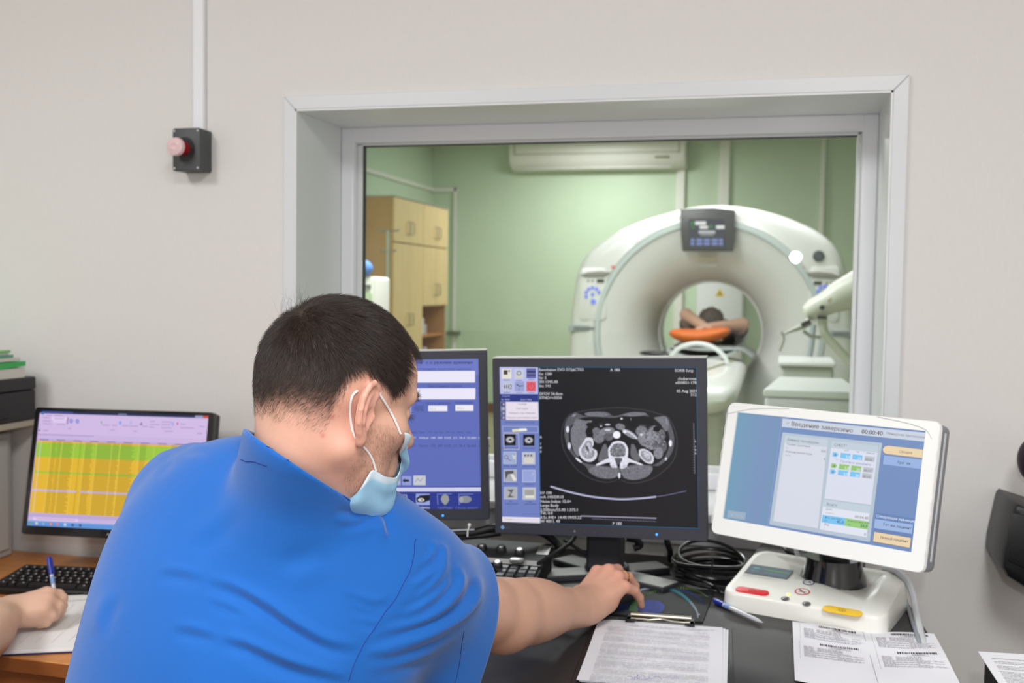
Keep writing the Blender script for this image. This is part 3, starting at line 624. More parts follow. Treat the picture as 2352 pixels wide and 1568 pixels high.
# ============================================================ DESKS
DZ = 0.80; WZ = 0.684
M_DESK = mat('dark_slate_laminate', (48, 46, 47), 0.46, noise=0.05, scale=30, bump=0.08, bscale=500, spec=0.35)
M_WOOD = mat('orange_cherry_laminate', (206, 134, 66), 0.35, noise=0.16, scale=7, bump=0.03, stretch=(0.6, 5, 5))
M_WOODE = mat('cherry_edge_band', (146, 84, 38), 0.4, noise=0.15, scale=8, stretch=(0.6, 5, 5))
dk = thing('control_desk', 'long dark grey desk under the window carrying the monitors', 'desk', (-0.33, 1.86, 0))
xr0, xr1 = 0.235, 0.262
b = MB(); b.prism([(-0.60, -0.43), (xr1+0.33+0.03, -0.43), (xr0+0.33+0.0, 0.42), (-0.60, 0.42)], DZ-0.026, DZ, 'z'); b.build('desktop', M_DESK, dk, bevel=0.003)
for x0, x1 in ((-0.60, -0.575), (0.545, 0.57)): MB().box(x0, x1, -0.36, 0.40, 0, DZ-0.026).build('side_panel', M_DESK, dk, bevel=0.001)
MB().box(-0.575, 0.545, 0.36, 0.378, 0.35, DZ-0.026).build('modesty_panel', M_DESK, dk)
wd = thing('wooden_desk', 'lower orange cherry-wood desk at left, under keyboard and notebook', 'desk', (-1.75, 1.95, 0))
MB().box(-0.90, 0.795, -0.325, 0.34, WZ-0.0255, WZ).build('desktop', M_WOOD, wd, bevel=0.002)
MB().box(-0.901, 0.796, -0.327, -0.325, WZ-0.026, WZ-0.002).build('edge_band', M_WOODE, wd)
MB().box(-0.86, 0.77, -0.305, -0.29, WZ-0.10, WZ-0.026).build('front_rail', M_WOODE, wd)
for x0 in (-0.88, 0.76): MB().box(x0, x0+0.022, -0.30, 0.33, 0, WZ-0.026).build('side_panel', M_WOOD, wd)
# ============================================================ MONITORS
def monitor(name, label, pos, rot, W2, H2, bez, depth, mframe, mback, sides, corner=0.004, cat='monitor', front=None):
    front = front or depth*0.45
    """bez = left, right, top, bottom bezel widths; returns the root (origin at screen centre, +x right, -y towards the viewer)"""
    t = thing(name, label, cat, pos, RM(*rot))
    l, r, tp, bt = bez; x0, x1, z0, z1 = -W2-l, W2+r, -H2-bt, H2+tp
    b = MB(); P = rrect((x0+x1)/2, (z0+z1)/2, x1-x0, z1-z0, corner, 4); n = len(P)
    inn = [(max(-W2, min(W2, (x-(x0+x1)/2)*1e3)), max(-H2, min(H2, (z-(z0+z1)/2)*1e3))) for x, z in P]
    V = []; rings = [(P, front), (P, 0.002), (inset(P, 0.0012), -0.001), (inn, -0.001), (inn, 0.004)]
    for pl, y in rings: V += [(x, y, z) for x, z in pl]
    F = []
    for q in range(len(rings)-1):
        for i in range(n): j = (i+1) % n; F.append((q*n+i, q*n+j, (q+1)*n+j, (q+1)*n+i))
    b.add(V, F); b.build('bezel', mframe, t, smooth=30)
    b = MB(); b.rbox((x0+x1)/2, (z0+z1)/2, x1-x0-0.004, z1-z0-0.004, front-0.001, depth, corner, bev=0.004); b.build('back_shell', mback, t, smooth=True)
    return t
E1P, E1R = (-0.327, 1.949, 1.082), (0.27, 0.0, -1.765)
M_EIZ = mat('graphite_monitor_plastic', (52, 53, 64), 0.5, bump=0.06, bscale=800)
M_EIZB = mat('warm_grey_monitor_shell', (112, 108, 98), 0.5, bump=0.06, bscale=800)
M_LEDB = mat('blue_led', (60, 140, 255), 0.3, emit=2.0)
def eizo(label, pos, rot, logo):
    t = monitor('monitor', label, pos, rot, 0.188, 0.1505, (0.0142, 0.0165, 0.0165, 0.0225), 0.062, M_EIZ, M_EIZB, None)
    MB().box(-0.2022, 0.2045, 0.0, 0.055, 0.1668, 0.1685).build('top_strip', mat('pale_top_strip', (170, 170, 166), 0.5), t)
    for k in range(9):
        x = -0.045+0.0195*k
        MB().cyl((x, -0.0016, -0.163), (x, 0, -0.163), 0.0022, seg=12).build('power_led' if k == 8 else 'button', M_LEDB if k == 8 else (M_GREY if k == 0 else mat('dark_touch_button', (64, 66, 74), 0.4)), t)
    return t
e1 = eizo('square black-framed monitor showing the abdominal CT slice, centre of desk', E1P, E1R, True)
E2P, E2R = (-0.757, 1.965, 1.081), (12.7, -1.0, -1.77)
e2 = eizo('square black-framed monitor with blue menu screen, right of the technician\'s face', E2P, E2R, False)
# stand of the centre monitor (built in the room's axes, parented to the monitor)
def inv(t):
    bpy.context.view_layer.update(); return t.matrix_world.inverted()
def roomprism(t, poly, z0, z1, name, m, bevel=0.0, **k):
    b = MB(); b.prism(poly, z0, z1, 'z', inv(t)); return b.build(name, m, t, bevel=bevel, **k)
def bar(p, q, w):
    p, q = Vector(p), Vector(q); d = (q-p).normalized(); n = Vector((-d.y, d.x))*w/2
    return [tuple(p-n), tuple(q-n), tuple(q+n), tuple(p+n)]
M_FOOT = mat('satin_grey_foot', (128, 128, 126), 0.38, 0.3, bump=0.03)
for t, c, yw in ((e1, (-0.325, 2.085), 0), (e2, (-0.76, 2.12), 12)):
    c = Vector(c)
    roomprism(t, [tuple(c+Vector(p)) for p in ((-0.034, -0.055), (0.034, -0.055), (0.034, 0.02), (-0.034, 0.02))], DZ+0.022, DZ+0.235, 'neck', M_CHAR, 0.006, smooth=True)
    for a in (-28, 208, 35, 145):
        ln = 0.155 if a in (-28, 208) else 0.13
        q = c+Vector((math.cos(R(a+yw)), math.sin(R(a+yw))))*ln
        b = MB(); bp = bar(c, q, 0.058); b.prism(bp, DZ+0.0005, DZ+0.011, 'z', inv(t)); ft = b.build('stand_foot', M_CHAR, t, bevel=0.0015)
        b = MB(); b.prism(inset(bp, 0.002), DZ+0.011, DZ+0.0125, 'z', inv(t)); b.build('foot_plate', M_FOOT, ft)
    roomprism(t, [tuple(c+Vector((0.045*math.cos(2*PI*i/24), 0.045*math.sin(2*PI*i/24)))) for i in range(24)], DZ+0.0125, DZ+0.023, 'swivel', M_CHAR, 0.003, smooth=True)
    b = MB(); b.box(-0.05, 0.05, 0.055, 0.075, -0.09, 0.02); b.build('mount', M_CHAR, t, bevel=0.004)
MB().add([(-0.199, -0.0014, -0.1545), (-0.1945, -0.0014, -0.159), (-0.190, -0.0014, -0.1545), (-0.1945, -0.0014, -0.150)], [(0, 1, 2, 3)], Matrix.Translation((0.008, 0, -0.006))).build('logo_mark', mat('pale_blue_logo', (120, 165, 215), 0.4), e1)
F_ = Flat(); F_.text('EIZO', -0.183, -0.1625, 0.006, (86, 92, 110), up=(0, 1)); F_.build('logo', GLOSSPRINT, e1, M=Matrix.Translation((0, -0.0012, 0)))

# ---- centre screen: CT slice
W2, H2 = 0.188, 0.1505
S = Flat(hom([(152, 203), (1640, 203), (1643, 1422), (177, 1368)], [(-W2, H2), (W2, H2), (W2, -H2), (-W2, -H2)]), 0.0001)
S.poly([(150, 203), (1640, 203), (1643, 1422), (177, 1368)], (14, 14, 17), 0)
LIL, LILD = (122, 134, 200), (104, 116, 188)
S.poly([(152, 203), (440, 206), (460, 1379), (177, 1368)], (110, 126, 190), 1)
S.poly([(152, 203), (440, 206), (442, 410), (155, 408)], (182, 186, 232), 2)
for cx, cy, c in ((205, 255, (226, 222, 210)), (298, 258, (196, 200, 222)), (390, 252, (92, 98, 160)), (208, 350, (190, 194, 214)), (302, 352, (150, 160, 205)), (390, 352, (222, 96, 108))):
    S.rect(cx-36, cy-38, cx+36, cy+38, c, 3); S.rect(cx-24, cy+46, cx+24, cy+51, (120, 120, 150), 3)
S.rect(182, 228, 212, 262, (70, 60, 70), 4); S.rect(218, 228, 230, 240, (90, 70, 60), 4); S.disc(298, 250, 18, 18, (120, 126, 140), 4); S.disc(298, 250, 10, 10, (214, 214, 220), 5); S.rect(276, 272, 320, 282, (214, 206, 150), 4)
S.rect(358, 236, 424, 246, (30, 34, 60), 4); S.rect(358, 262, 424, 270, (44, 50, 80), 4)
for k, x in enumerate((186, 202, 218)): S.rect(x, 340, x+8, 366, (80, 82, 90), 4)
S.line([(228, 338), (240, 338), (240, 368), (228, 368)], 5, (80, 82, 90), 4)
S.line([(282, 335), (300, 350), (330, 346)], 6, (50, 54, 80), 4); S.rect(295, 370, 303, 378, (80, 90, 130), 4)
S.line([(390+24*math.cos(t), 352+26*math.sin(t)) for t in np.linspace(-1.1, 4.2, 16)], 4, (150, 50, 66), 4); S.line([(390, 320), (390, 350)], 4, (150, 50, 66), 4)
S.poly([(155, 410), (442, 412), (444, 466), (157, 464)], (38, 52, 128), 3)
S.text('Список', 170, 430, 17, (170, 178, 220), layer=4); S.text('Ex: 38206', 166, 456, 16, (196, 200, 232), layer=4); S.text('Дата: 3 Фев', 310, 457, 15, (196, 200, 232), layer=4)
S.poly([(157, 466), (446, 468), (447, 606), (160, 604)], (104, 112, 168), 3)
for k, y in enumerate((486, 520, 554, 588)): S.rect(164, y-12, 194, y+12, [(54, 52, 70), (150, 150, 176), (90, 90, 112), (80, 84, 120)][k], 4); S.disc(184, y, 8, 8, (186, 186, 190), 5)
S.poly([(200, 468), (444, 470), (446, 606), (202, 604)], (228, 220, 232), 5)
for (t_, y) in (('Экзамен', 490), ('Повт. серия', 524), ('Перерыв с зад. ячейками', 558), ('Прервать выполнение серии', 592)): S.text(t_, 322, y, 16, (104, 96, 120), 'c', 6)
S.text('Реконструкция быстрых серий', 305, 628, 15, (58, 60, 110), 'c', 4)
S.line([(176, 652), (442, 654), (444, 700), (178, 698)], 5, (168, 170, 200), 4, True)
S.poly([(248, 676), (350, 668), (360, 688), (250, 694)], (222, 220, 180), 5); S.poly([(300, 670), (356, 668), (360, 684), (302, 688)], (236, 236, 232), 6)
S.line([(184, 706), (296, 708), (300, 826), (188, 824)], 7, (176, 176, 190), 4, True)
for cx, cy in ((233, 754), (374, 757)):
    S.rect(cx-42, cy-42, cx+42, cy+42, (12, 12, 16), 5); S.disc(cx, cy, 33, 26, (96, 96, 104), 6); S.disc(cx, cy, 28, 21, (178, 178, 184), 7); S.disc(cx+2, cy, 11, 8, (40, 40, 46), 8); S.disc(cx, cy+12, 5, 5, (240, 240, 240), 8)
    S.text('Новый диапазон' if cx < 300 else 'След. серия', cx, cy+66, 15, (44, 46, 100), 'c', 4)
ic = [(233, 890, (158, 170, 206), 'Копир. серию'), (374, 893, (190, 192, 198), 'Запись/Сохр.'), (236, 1023, (166, 168, 176), 'Реконструкция'), (376, 1026, (150, 162, 214), 'Разметка'), (240, 1155, (172, 174, 180), 'Экз.'), (379, 1158, (190, 190, 186), 'След.')]
for cx, cy, c, t_ in ic:
    S.rect(cx-50, cy-46, cx+48, cy+46, (190, 198, 226), 4); S.rect(cx-46, cy-42, cx+44, cy+42, c, 5)
    S.text(t_, cx, cy+66, 15, (44, 46, 100), 'c', 4)
S.line([(205+14*math.cos(t), 885+14*math.sin(t)) for t in np.linspace(0, 6.28, 14)], 4, (90, 94, 120), 6); S.line([(216, 896), (240, 912)], 4, (90, 94, 120), 6); S.poly([(248, 862), (262, 876), (280, 866), (272, 886), (276, 904), (256, 894)], (206, 208, 200), 6)
for x in (340, 362, 386): S.rect(x, 864, x+14, 880, (96, 98, 108), 6)
S.rect(340, 890, 410, 930, (212, 208, 200), 6)
S.poly([(196, 990), (260, 986), (258, 1012), (222, 1010), (200, 1050)], (80, 80, 84), 6); S.poly([(234, 1012), (256, 1008), (284, 1056), (262, 1064)], (226, 222, 210), 6)
S.line([(400, 1000), (408, 1012), (398, 1024)], 5, (190, 190, 180), 6)
S.poly([(212, 1128), (262, 1126), (238, 1170), (270, 1184), (216, 1186), (240, 1150)], (96, 96, 92), 6); S.rect(345, 1130, 412, 1170, (160, 160, 156), 6); S.rect(350, 1172, 414, 1190, (226, 224, 214), 6)
S.text('выход-меню', 248, 1238, 15, (44, 46, 100), 'c', 4); S.text('серия-меню', 386, 1240, 15, (44, 46, 100), 'c', 4)
S.poly([(176, 1330), (459, 1338), (460, 1379), (177, 1368)], (226, 220, 232), 4); S.text('Изображ. 1', 192, 1354, 14, (176, 158, 90), layer=5)
S.line([(443, 206), (1636, 208), (1643, 1418), (463, 1380), (443, 206)], 5, (24, 96, 132), 3)
TX = (206, 206, 212)
for t_, x, y in (('Revolution EVO SYS#CT03', 446, 234), ('Ex: 1281', 447, 266), ('Se: 5', 448, 296), ('SN 1345.00', 449, 326), ('Im: 141', 450, 357), ('DFOV 36.0cm', 451, 417), ('STND/+/SS50', 451, 447),
                 ('kV 100', 460, 1162), ('mA 140/DR10', 460, 1193), ('Noise Index: 15.0+', 461, 1226), ('Large Body', 461, 1256), ('2.500mm/55.00 1.375:1', 461, 1289), ('Tilt: 0.0', 461, 1313), ('0.5s /HE+ 14:40:19/03.22', 462, 1346), ('W 400 L 40', 462, 1374)):
    S.text(t_, x, y, 30, TX, layer=5, bold=1)
for t_, x, y in (('SOKB Surg-', 1616, 240), ('chubarovaa', 1632, 302), ('e050821-178', 1633, 332), ('05 Aug 2021', 1633, 396), ('512', 1633, 424)): S.text(t_, x, y, 30, TX, 'r', 5, bold=1)
S.text('A 180', 985, 236, 30, TX, layer=5, bold=1); S.text('P 180', 1000, 1392, 30, TX, layer=5, bold=1); S.text('R', 456, 744, 26, TX, layer=5, bold=1)
for k, ch in enumerate('180'): S.text(ch, 457, 792+30*k, 24, TX, layer=5, bold=1)
S.line([(765, 1325), (1326, 1342)], 9, (150, 148, 170), 5); S.line([(850, 1347), (1326, 1368)], 3, (110, 110, 130), 5)
for k in range(25): x = 850+19*k; S.line([(x, 1345+0.044*(x-850)), (x, 1345+0.044*(x-850)-(14 if k % 5 == 0 else 7))], 2, (110, 110, 130), 5)
S.line([(1612, 630), (1618, 1008)], 3, (130, 130, 140), 5)
for k in range(20): y = 632+19.5*k; S.line([(1604, y), (1616, y)], 2, (130, 130, 140), 5)
S.text('L', 1618, 772, 24, TX, layer=5, bold=1)
for k, ch in enumerate('180'): S.text(ch, 1618, 812+26*k, 22, TX, layer=5, bold=1)
arc = spline([(540, 1105, 0), (680, 1146, 0), (840, 1180, 0), (1000, 1197, 0), (1100, 1200, 0), (1250, 1190, 0), (1400, 1170, 0), (1552, 1138, 0)], 6)
S.line([(p[0], p[1]) for p in arc[:34]], 14, (158, 158, 190), 5); S.line([(p[0], p[1]) for p in arc[33:]], 7, (96, 96, 130), 5); S.line([(p[0], p[1]+1) for p in arc[:34]], 5, (196, 196, 216), 6)
# the slice itself, painted on a fine grid
NX, NY = 420, 290
gx = np.linspace(600, 1505, NX); gy = np.linspace(498, 1092, NY); GXX, GYY = np.meshgrid(gx, gy)
img = np.full((NY, NX), 14.0); rs = np.random.RandomState(5)
def inpoly(P):
    P = np.array(P, float); ins = np.zeros(GXX.shape, bool); n = len(P); j = n-1
    for i in range(n):
        c = ((P[i, 1] > GYY) != (P[j, 1] > GYY)) & (GXX < (P[j, 0]-P[i, 0])*(GYY-P[i, 1])/(P[j, 1]-P[i, 1]+1e-9)+P[i, 0]); ins ^= c; j = i
    return ins
def smoothp(P, n=5):
    P = [(x, y, 0) for x, y in P]; Q = P[-2:]+P+P[:2]; S_ = spline(Q, n); k = len(S_); return [(p[0], p[1]) for p in S_[2*n:-2*n-1]]
def blur(a, r):
    for ax in (0, 1):
        b_ = np.zeros_like(a); 
        for k in range(-r, r+1): b_ += np.roll(a, k, ax)
        a = b_/(2*r+1)
    return a
def fillp(P, v, sm=True, tex=0.0, r=1):
    global img
    m = inpoly(smoothp(P) if sm else P).astype(float); m = blur(m, r); t = v+tex*blur(rs.randn(NY, NX), 1)*3; img = img*(1-m)+t*m
def ell_(cx, cy, rx, ry, v, rot=0, tex=0.0, r=1):
    a = np.linspace(0, 2*PI, 28)[:-1]; c, s_ = math.cos(R(rot)), math.sin(R(rot))
    fillp([(cx+rx*math.cos(t)*c-ry*math.sin(t)*s_, cy+rx*math.cos(t)*s_+ry*math.sin(t)*c) for t in a], v, False, tex, r)
outer = [(745, 540), (860, 522), (1040, 508), (1230, 524), (1370, 560), (1432, 595), (1478, 690), (1490, 790), (1466, 900), (1400, 980), (1300, 1050), (1180, 1082), (1110, 1078), (1050, 1058), (1000, 1072), (940, 1076), (840, 1050), (740, 985), (665, 890), (622, 790), (618, 680), (645, 600), (690, 552)]
fillp(outer, 58); cxo, czo = 1055, 800
fillp([(cxo+(x-cxo)*0.982, czo+(y-czo)*0.975) for x, y in outer], 20)
wall = [(720, 546), (800, 575), (860, 545), (960, 545), (1010, 575), (1080, 560), (1160, 545), (1250, 555), (1300, 590), (1400, 575), (1440, 640), (1465, 740), (1455, 830), (1420, 890), (1350, 950), (1290, 950), (1280, 1000), (1220, 1045), (1130, 1055), (1052, 1010), (1000, 1045), (900, 1040), (830, 1000), (800, 955), (730, 900), (670, 820), (642, 720), (650, 620), (690, 565)]
fillp(wall, 92, tex=5)
cav = [(745, 600), (850, 580), (1000, 590), (1100, 575), (1250, 575), (1370, 610), (1420, 700), (1425, 800), (1385, 890), (1300, 945), (1180, 935), (1060, 960), (900, 945), (790, 925), (710, 850), (675, 740), (690, 640)]
fillp(cav, 16)
fillp([(725, 600), (800, 610), (850, 610), (820, 650), (800, 690), (810, 750), (770, 800), (750, 880), (715, 850), (690, 760), (690, 660)], 122, tex=8)      # liver
ell_(880, 562, 90, 18, 118, 2, 6); ell_(1170, 562, 88, 16, 118, -3, 6); fillp([(1310, 590), (1400, 580), (1425, 650), (1400, 690), (1350, 620)], 118, tex=6)
for e in ((900, 730, 44, 52, 120, 0), (880, 690, 30, 30, 110, 0), (960, 690, 60, 30, 128, -10), (972, 732, 36, 30, 96, 0), (1060, 655, 36, 24, 122, 10), (1130, 710, 66, 22, 150, 30), (1220, 690, 46, 40, 122, 0), (1260, 750, 70, 60, 132, 20), (1320, 700, 48, 54, 128, 0), (1365, 720, 34, 48, 104, 0), (1380, 800, 30, 50, 96, 0), (1300, 800, 50, 30, 120, 0), (1345, 855, 36, 44, 136, 0), (1240, 640, 50, 14, 70, 0)): ell_(*e[:5], rot=e[5], tex=12)
for k in range(150):
    a = rs.uniform(0, 2*PI); q = math.sqrt(rs.uniform()); x, y = 1310+85*q*math.cos(a), 740+90*q*math.sin(a); ell_(x, y, rs.uniform(4, 9), rs.uniform(3, 8), rs.choice([80, 100, 150, 160]))
fillp([(850, 590), (960, 590), (1000, 600), (960, 620), (930, 640), (880, 660), (850, 640)], 18, tex=6); fillp([(1090, 590), (1180, 580), (1270, 595), (1310, 630), (1290, 650), (1210, 640), (1160, 665), (1110, 640)], 8)
for e in ((830, 640, 26, 16, 10), (1335, 672, 28, 22, 8), (915, 640, 16, 10, 60)): ell_(*e)
for e in ((965, 640, 22, 7, 210), (915, 652, 8, 6, 220), (965, 680, 24, 7, 225), (1070, 595, 10, 8, 220), (1095, 692, 16, 12, 240), (1218, 716, 10, 10, 230), (1140, 600, 4, 10, 150)): ell_(*e)
S_l = [(1110, 690), (1150, 712), (1185, 745)]
for (x0, y0_), (x1, y1_) in zip(S_l[:-1], S_l[1:]):
    for q in np.linspace(0, 1, 6): ell_(x0+(x1-x0)*q, y0_+(y1_-y0_)*q, 7, 6, 215)
ell_(1033, 717, 29, 29, 250)                                                                          # aorta
def kidney(P, cx, cy):
    fillp(P, 222, tex=3); fillp([(cx+(x-cx)*0.72, cy+(y-cy)*0.74) for x, y in P], 150, tex=14); fillp([(cx+(x-cx)*0.42+4, cy+(y-cy)*0.5-8) for x, y in P], 196, tex=24)
kidney([(800, 742), (850, 742), (860, 790), (850, 815), (885, 840), (880, 890), (840, 920), (790, 910), (756, 870), (752, 810)], 812, 835)
ell_(812, 820, 10, 26, 90, -25); ell_(786, 866, 14, 16, 170); ell_(836, 866, 14, 16, 165)
kidney([(1200, 830), (1240, 822), (1290, 850), (1312, 890), (1300, 932), (1260, 930), (1220, 900), (1195, 860)], 1254, 878)
fillp([(930, 795), (955, 790), (965, 850), (960, 900), (920, 915), (895, 910), (905, 850)], 104, tex=5); fillp([(1140, 790), (1165, 790), (1190, 850), (1210, 900), (1180, 915), (1140, 880), (1135, 830)], 104, tex=5)
fillp([(835, 965), (900, 950), (980, 965), (1040, 970), (1045, 1020), (1000, 1042), (920, 1040), (850, 1010), (815, 985)], 116, tex=12); fillp([(1060, 970), (1130, 955), (1230, 945), (1300, 955), (1290, 1000), (1240, 1040), (1150, 1055), (1070, 1030)], 116, tex=12)
# spine
fillp([(1000, 775), (1045, 762), (1090, 775), (1118, 820), (1116, 880), (1100, 900), (985, 900), (968, 850), (972, 810)], 232)
fillp([(1008, 790), (1045, 780), (1082, 790), (1100, 825), (1096, 865), (1080, 880), (1005, 880), (985, 850), (988, 815)], 120, tex=26)
fillp([(985, 885), (1100, 885), (1150, 905), (1222, 935), (1215, 945), (1130, 925), (1105, 960), (1060, 970), (1055, 920), (1030, 920), (1035, 965), (985, 950), (975, 925), (885, 950), (882, 936), (940, 905)], 228, tex=8)
fillp([(1015, 893), (1072, 893), (1062, 925), (1044, 940), (1026, 925)], 84)
ell_(1052, 1022, 10, 22, 235); ell_(1005, 955, 14, 12, 200); ell_(1090, 955, 14, 12, 200)
for e in ((665, 676, 12, 24, 235, 0), (677, 800, 12, 26, 225, 0), (748, 908, 30, 8, 235, 38), (1436, 780, 12, 25, 250, 0), (1402, 898, 9, 13, 215, 20), (712, 570, 16, 8, 150, -30), (1410, 620, 8, 26, 140, -10)): ell_(*e[:5], rot=e[5])
img = np.clip(img, 0, 252)
S.grid(GXX, GYY, np.stack([img*0.97, img*0.97, np.clip(img*1.02+2, 0, 255)], -1), 3)
S.build('display_image', SCREEN, e1, M=Matrix.Translation((0, 0.0028, 0)))

# ---- left blue menu screen (photo pixels of the crop 860..1340 x 1000..1400, scale 3.92, and of the crop 540..1140 x 640..1240, scale 2.613)
qa = hom([(1455, 478), (1475, 1378), (873/1.0*0+870, 1393), (862, 486)], [(W2, H2), (W2, -H2), (-W2*0.213, -H2), (-W2*0.213, H2)])
S = Flat(qa, 0.0001)
idn = Flat(None, 0.0001); idn.rect(-W2, -H2, W2, H2, (92, 106, 182), 0); idn.rect(-W2, -H2, W2, -H2+0.045, (40, 54, 138), 1)
S.v, S.f, S.c = idn.v, idn.f, idn.c
S.rect(480, 480, 1456, 575, (104, 118, 194), 1)
S.text('Инфо о режиме времени', 1278, 508, 24, (40, 40, 90), 'c', 3, bold=1); S.text('Странник короткие заметки', 1280, 545, 20, (66, 70, 130), 'c', 3)
S.rect(1122, 550, 1438, 618, (232, 230, 246), 3); S.rect(1125, 652, 1440, 718, (232, 230, 246), 3); S.text('Внутренняя схема', 1282, 646, 20, (60, 64, 124), 'c', 3)
for t_, y in (('Толщ.', 764), ('Интер.', 776), ('Срезы', 788)): S.text(t_, 1146, y, 17, (44, 46, 104), 'c', 3)
S.text('Кол-во снимков', 1245, 746, 17, (48, 50, 112), 'c', 3); S.text('Нумерация', 1380, 742, 17, (48, 50, 112), 'c', 3)
S.rect(1195, 755, 1294, 789, (236, 234, 244), 3); S.rect(1336, 752, 1430, 787, (236, 234, 244), 3); S.text('0.5 с', 1203, 778, 15, (150, 140, 100), layer=4); S.text('20.0 с', 1345, 776, 15, (150, 140, 100), layer=4); S.rect(1060, 755, 1105, 808, (150, 158, 214), 3)
for x, t_ in ((1115, 'Images'), (1158, 'Type'), (1203, 'kV'), (1234, 'mA'), (1264, 'Rot'), (1296, 'Thk'), (1325, 'Int'), (1362, 'SFOV'), (1406, 'Gap')): S.text(t_, x, 920, 15, (60, 62, 128), 'c', 3)
S.text('1-71   Helical  100  200  0.5/S  2.5  39.4  55.000  1024 MA', 1098, 955, 18, (196, 202, 222), layer=3, bold=1); S.text('1-71   Helical  120  200  0.5/S  5.0  39.4  55.000  1024 MA', 1098, 1003, 18, (50, 54, 116), layer=3)
for x, y in ((1010, 960), (1010, 1005)): S.text('Гол. сканир.', x, y, 18, (60, 64, 128), layer=3)
S.rect(1054, 1182, 1103, 1238, (146, 156, 214), 3); S.poly([(1056, 1210), (1070, 1196), (1070, 1203), (1092, 1203), (1092, 1217), (1070, 1217), (1070, 1224)], (30, 30, 44), 4); S.rect(1000, 1184, 1046, 1238, (166, 170, 200), 3); S.rect(1020, 1206, 1038, 1222, (214, 186, 110), 4)
S.rect(1114, 1178, 1180, 1238, (196, 200, 210), 3); S.line([(1124, 1220), (1138, 1196), (1150, 1214), (1168, 1190)], 4, (150, 152, 160), 4)
S.poly([(480, 1262), (1475, 1248), (1476, 1272), (480, 1286)], (206, 206, 232), 3)
S.rect(960, 1296, 1080, 1362, (150, 164, 216), 4); S.rect(966, 1302, 1074, 1356, (16, 16, 20), 5); S.disc(994, 1330, 18, 17, (120, 120, 124), 6); S.disc(994, 1330, 8, 8, (30, 30, 30), 7); S.disc(1050, 1328, 23, 17, (216, 216, 214), 6); S.disc(1054, 1328, 7, 8, (70, 70, 70), 7); S.rect(1020, 1344, 1040, 1356, (110, 110, 112), 6)
S.rect(1128, 1290, 1202, 1360, (150, 164, 222), 4); S.poly([(1130, 1318), (1150, 1300), (1202, 1296), (1202, 1330), (1170, 1344), (1134, 1342)], (20, 22, 26), 5); S.disc(1156, 1328, 17, 11, (206, 206, 200), 6); S.disc(1160, 1328, 5, 4, (40, 40, 40), 7)
for x0, w_ in ((1242, 78), (1356, 78)):
    S.line([(x0+76, 1290), (x0, 1292), (x0+3, 1356)], 4, (120, 132, 200), 4)
S.poly([(1268, 1300), (1284, 1290), (1300, 1302), (1306, 1326), (1294, 1350), (1282, 1358), (1268, 1342), (1260, 1322)], (150, 152, 150), 5); S.disc(1392, 1322, 32, 22, (134, 138, 146), 5); S.disc(1370, 1324, 12, 20, (160, 160, 158), 6)
for x, t_, w_ in ((1020, 'Голова', (190, 196, 230)), (1166, 'Орбиты', (214, 218, 240)), (1282, 'Таз/Пояс', (110, 120, 190)), (1398, 'Грудь-живот', (110, 120, 190)), (906, 'Проверка', (110, 120, 190))): S.text(t_, x, 1382, 19, w_, 'c', 5, bold=1)
S.disc(935, 1356, 16, 14, (180, 184, 206), 5); S.line([(915, 1340), (944, 1370)], 5, (30, 34, 60), 6)
S.build('display_image', SCREEN, e2, M=Matrix.Translation((0, 0.0028, 0)))

# ---- white touch-screen monitor of the injector
IP, IR_ = (0.072, 1.852, 1.063), (-28.612, -12.864, -0.101)
IW, IH = 0.172, 0.097
M_INJW = mat('bright_white_bezel', (240, 242, 240), 0.3, coat=0.2)
tm = monitor('touch_monitor', 'tilted white touch-screen monitor with blue Russian injector menu', IP, IR_, IW, IH, (0.0205, 0.0235, 0.0175, 0.030), 0.048, M_INJW, mat('mid_grey_shell', (128, 130, 136), 0.4), None, corner=0.012, front=0.007)
MB().box(IW+0.0212, IW+0.0226, 0.024, 0.029, -IH-0.010, IH+0.002).build('side_groove', mat('pale_groove_light', (206, 212, 220), 0.3), tm)
MB().box(-0.08, 0.08, 0.048, 0.070, -0.11, 0.06).build('rear_housing', M_GREY, tm, bevel=0.01)
# loose screen film at the rim
fb = MB(); pts = []
for k in range(26):
    z = IH+0.012-(2*IH+0.03)*k/25; pts.append((IW+0.0225+0.0006*math.sin(k*2.1), -0.0012-0.0008*abs(math.sin(k*1.7)), z))
fb.tube(pts, [0.0004+0.0005*abs(math.sin(k*3.3)) for k in range(26)], 5); 
fb.build('screen_film', mat('clear_crinkled_film', (236, 236, 240), 0.08, spec=0.9), tm, smooth=True); fb = MB()
pts = [(-IW-0.0196+0.001*math.sin(k*2.3), -0.0022-0.001*abs(math.sin(k*1.3)), IH+0.008-(2*IH+0.02)*k/25) for k in range(26)]
fb.tube(pts, [0.0004+0.0004*abs(math.sin(k*2.9)) for k in range(26)], 5)
fb.build('screen_film', mat('clear_crinkled_film', (236, 236, 240), 0.08, spec=0.9), tm, smooth=True)
fb = MB(); fb.tube(spline([(-IW-0.018, -0.0014, IH-0.004), (-0.145, -0.0014, IH+0.008), (-0.11, -0.0014, IH+0.0125), (-0.07, -0.0014, IH+0.0155)], 6), 0.0007, 5); fb.build('film_edge', mat('greyish_film_edge', (206, 208, 204), 0.3), tm, smooth=True); fb = MB(); fb.tube(spline([(0.09, -0.0014, IH+0.0155), (0.14, -0.0014, IH+0.010), (IW, -0.0014, IH+0.002), (IW+0.012, -0.0014, IH-0.012)], 6), 0.0008, 5)
fb.build('film_edge', mat('greyish_film_edge', (206, 208, 204), 0.3), tm, smooth=True)
S = Flat(hom([(213, 182), (1910, 352), (1778, 1442), (80, 1138)], [(-IW, IH), (IW, IH), (IW, -IH), (-IW, -IH)]), 0.0001)
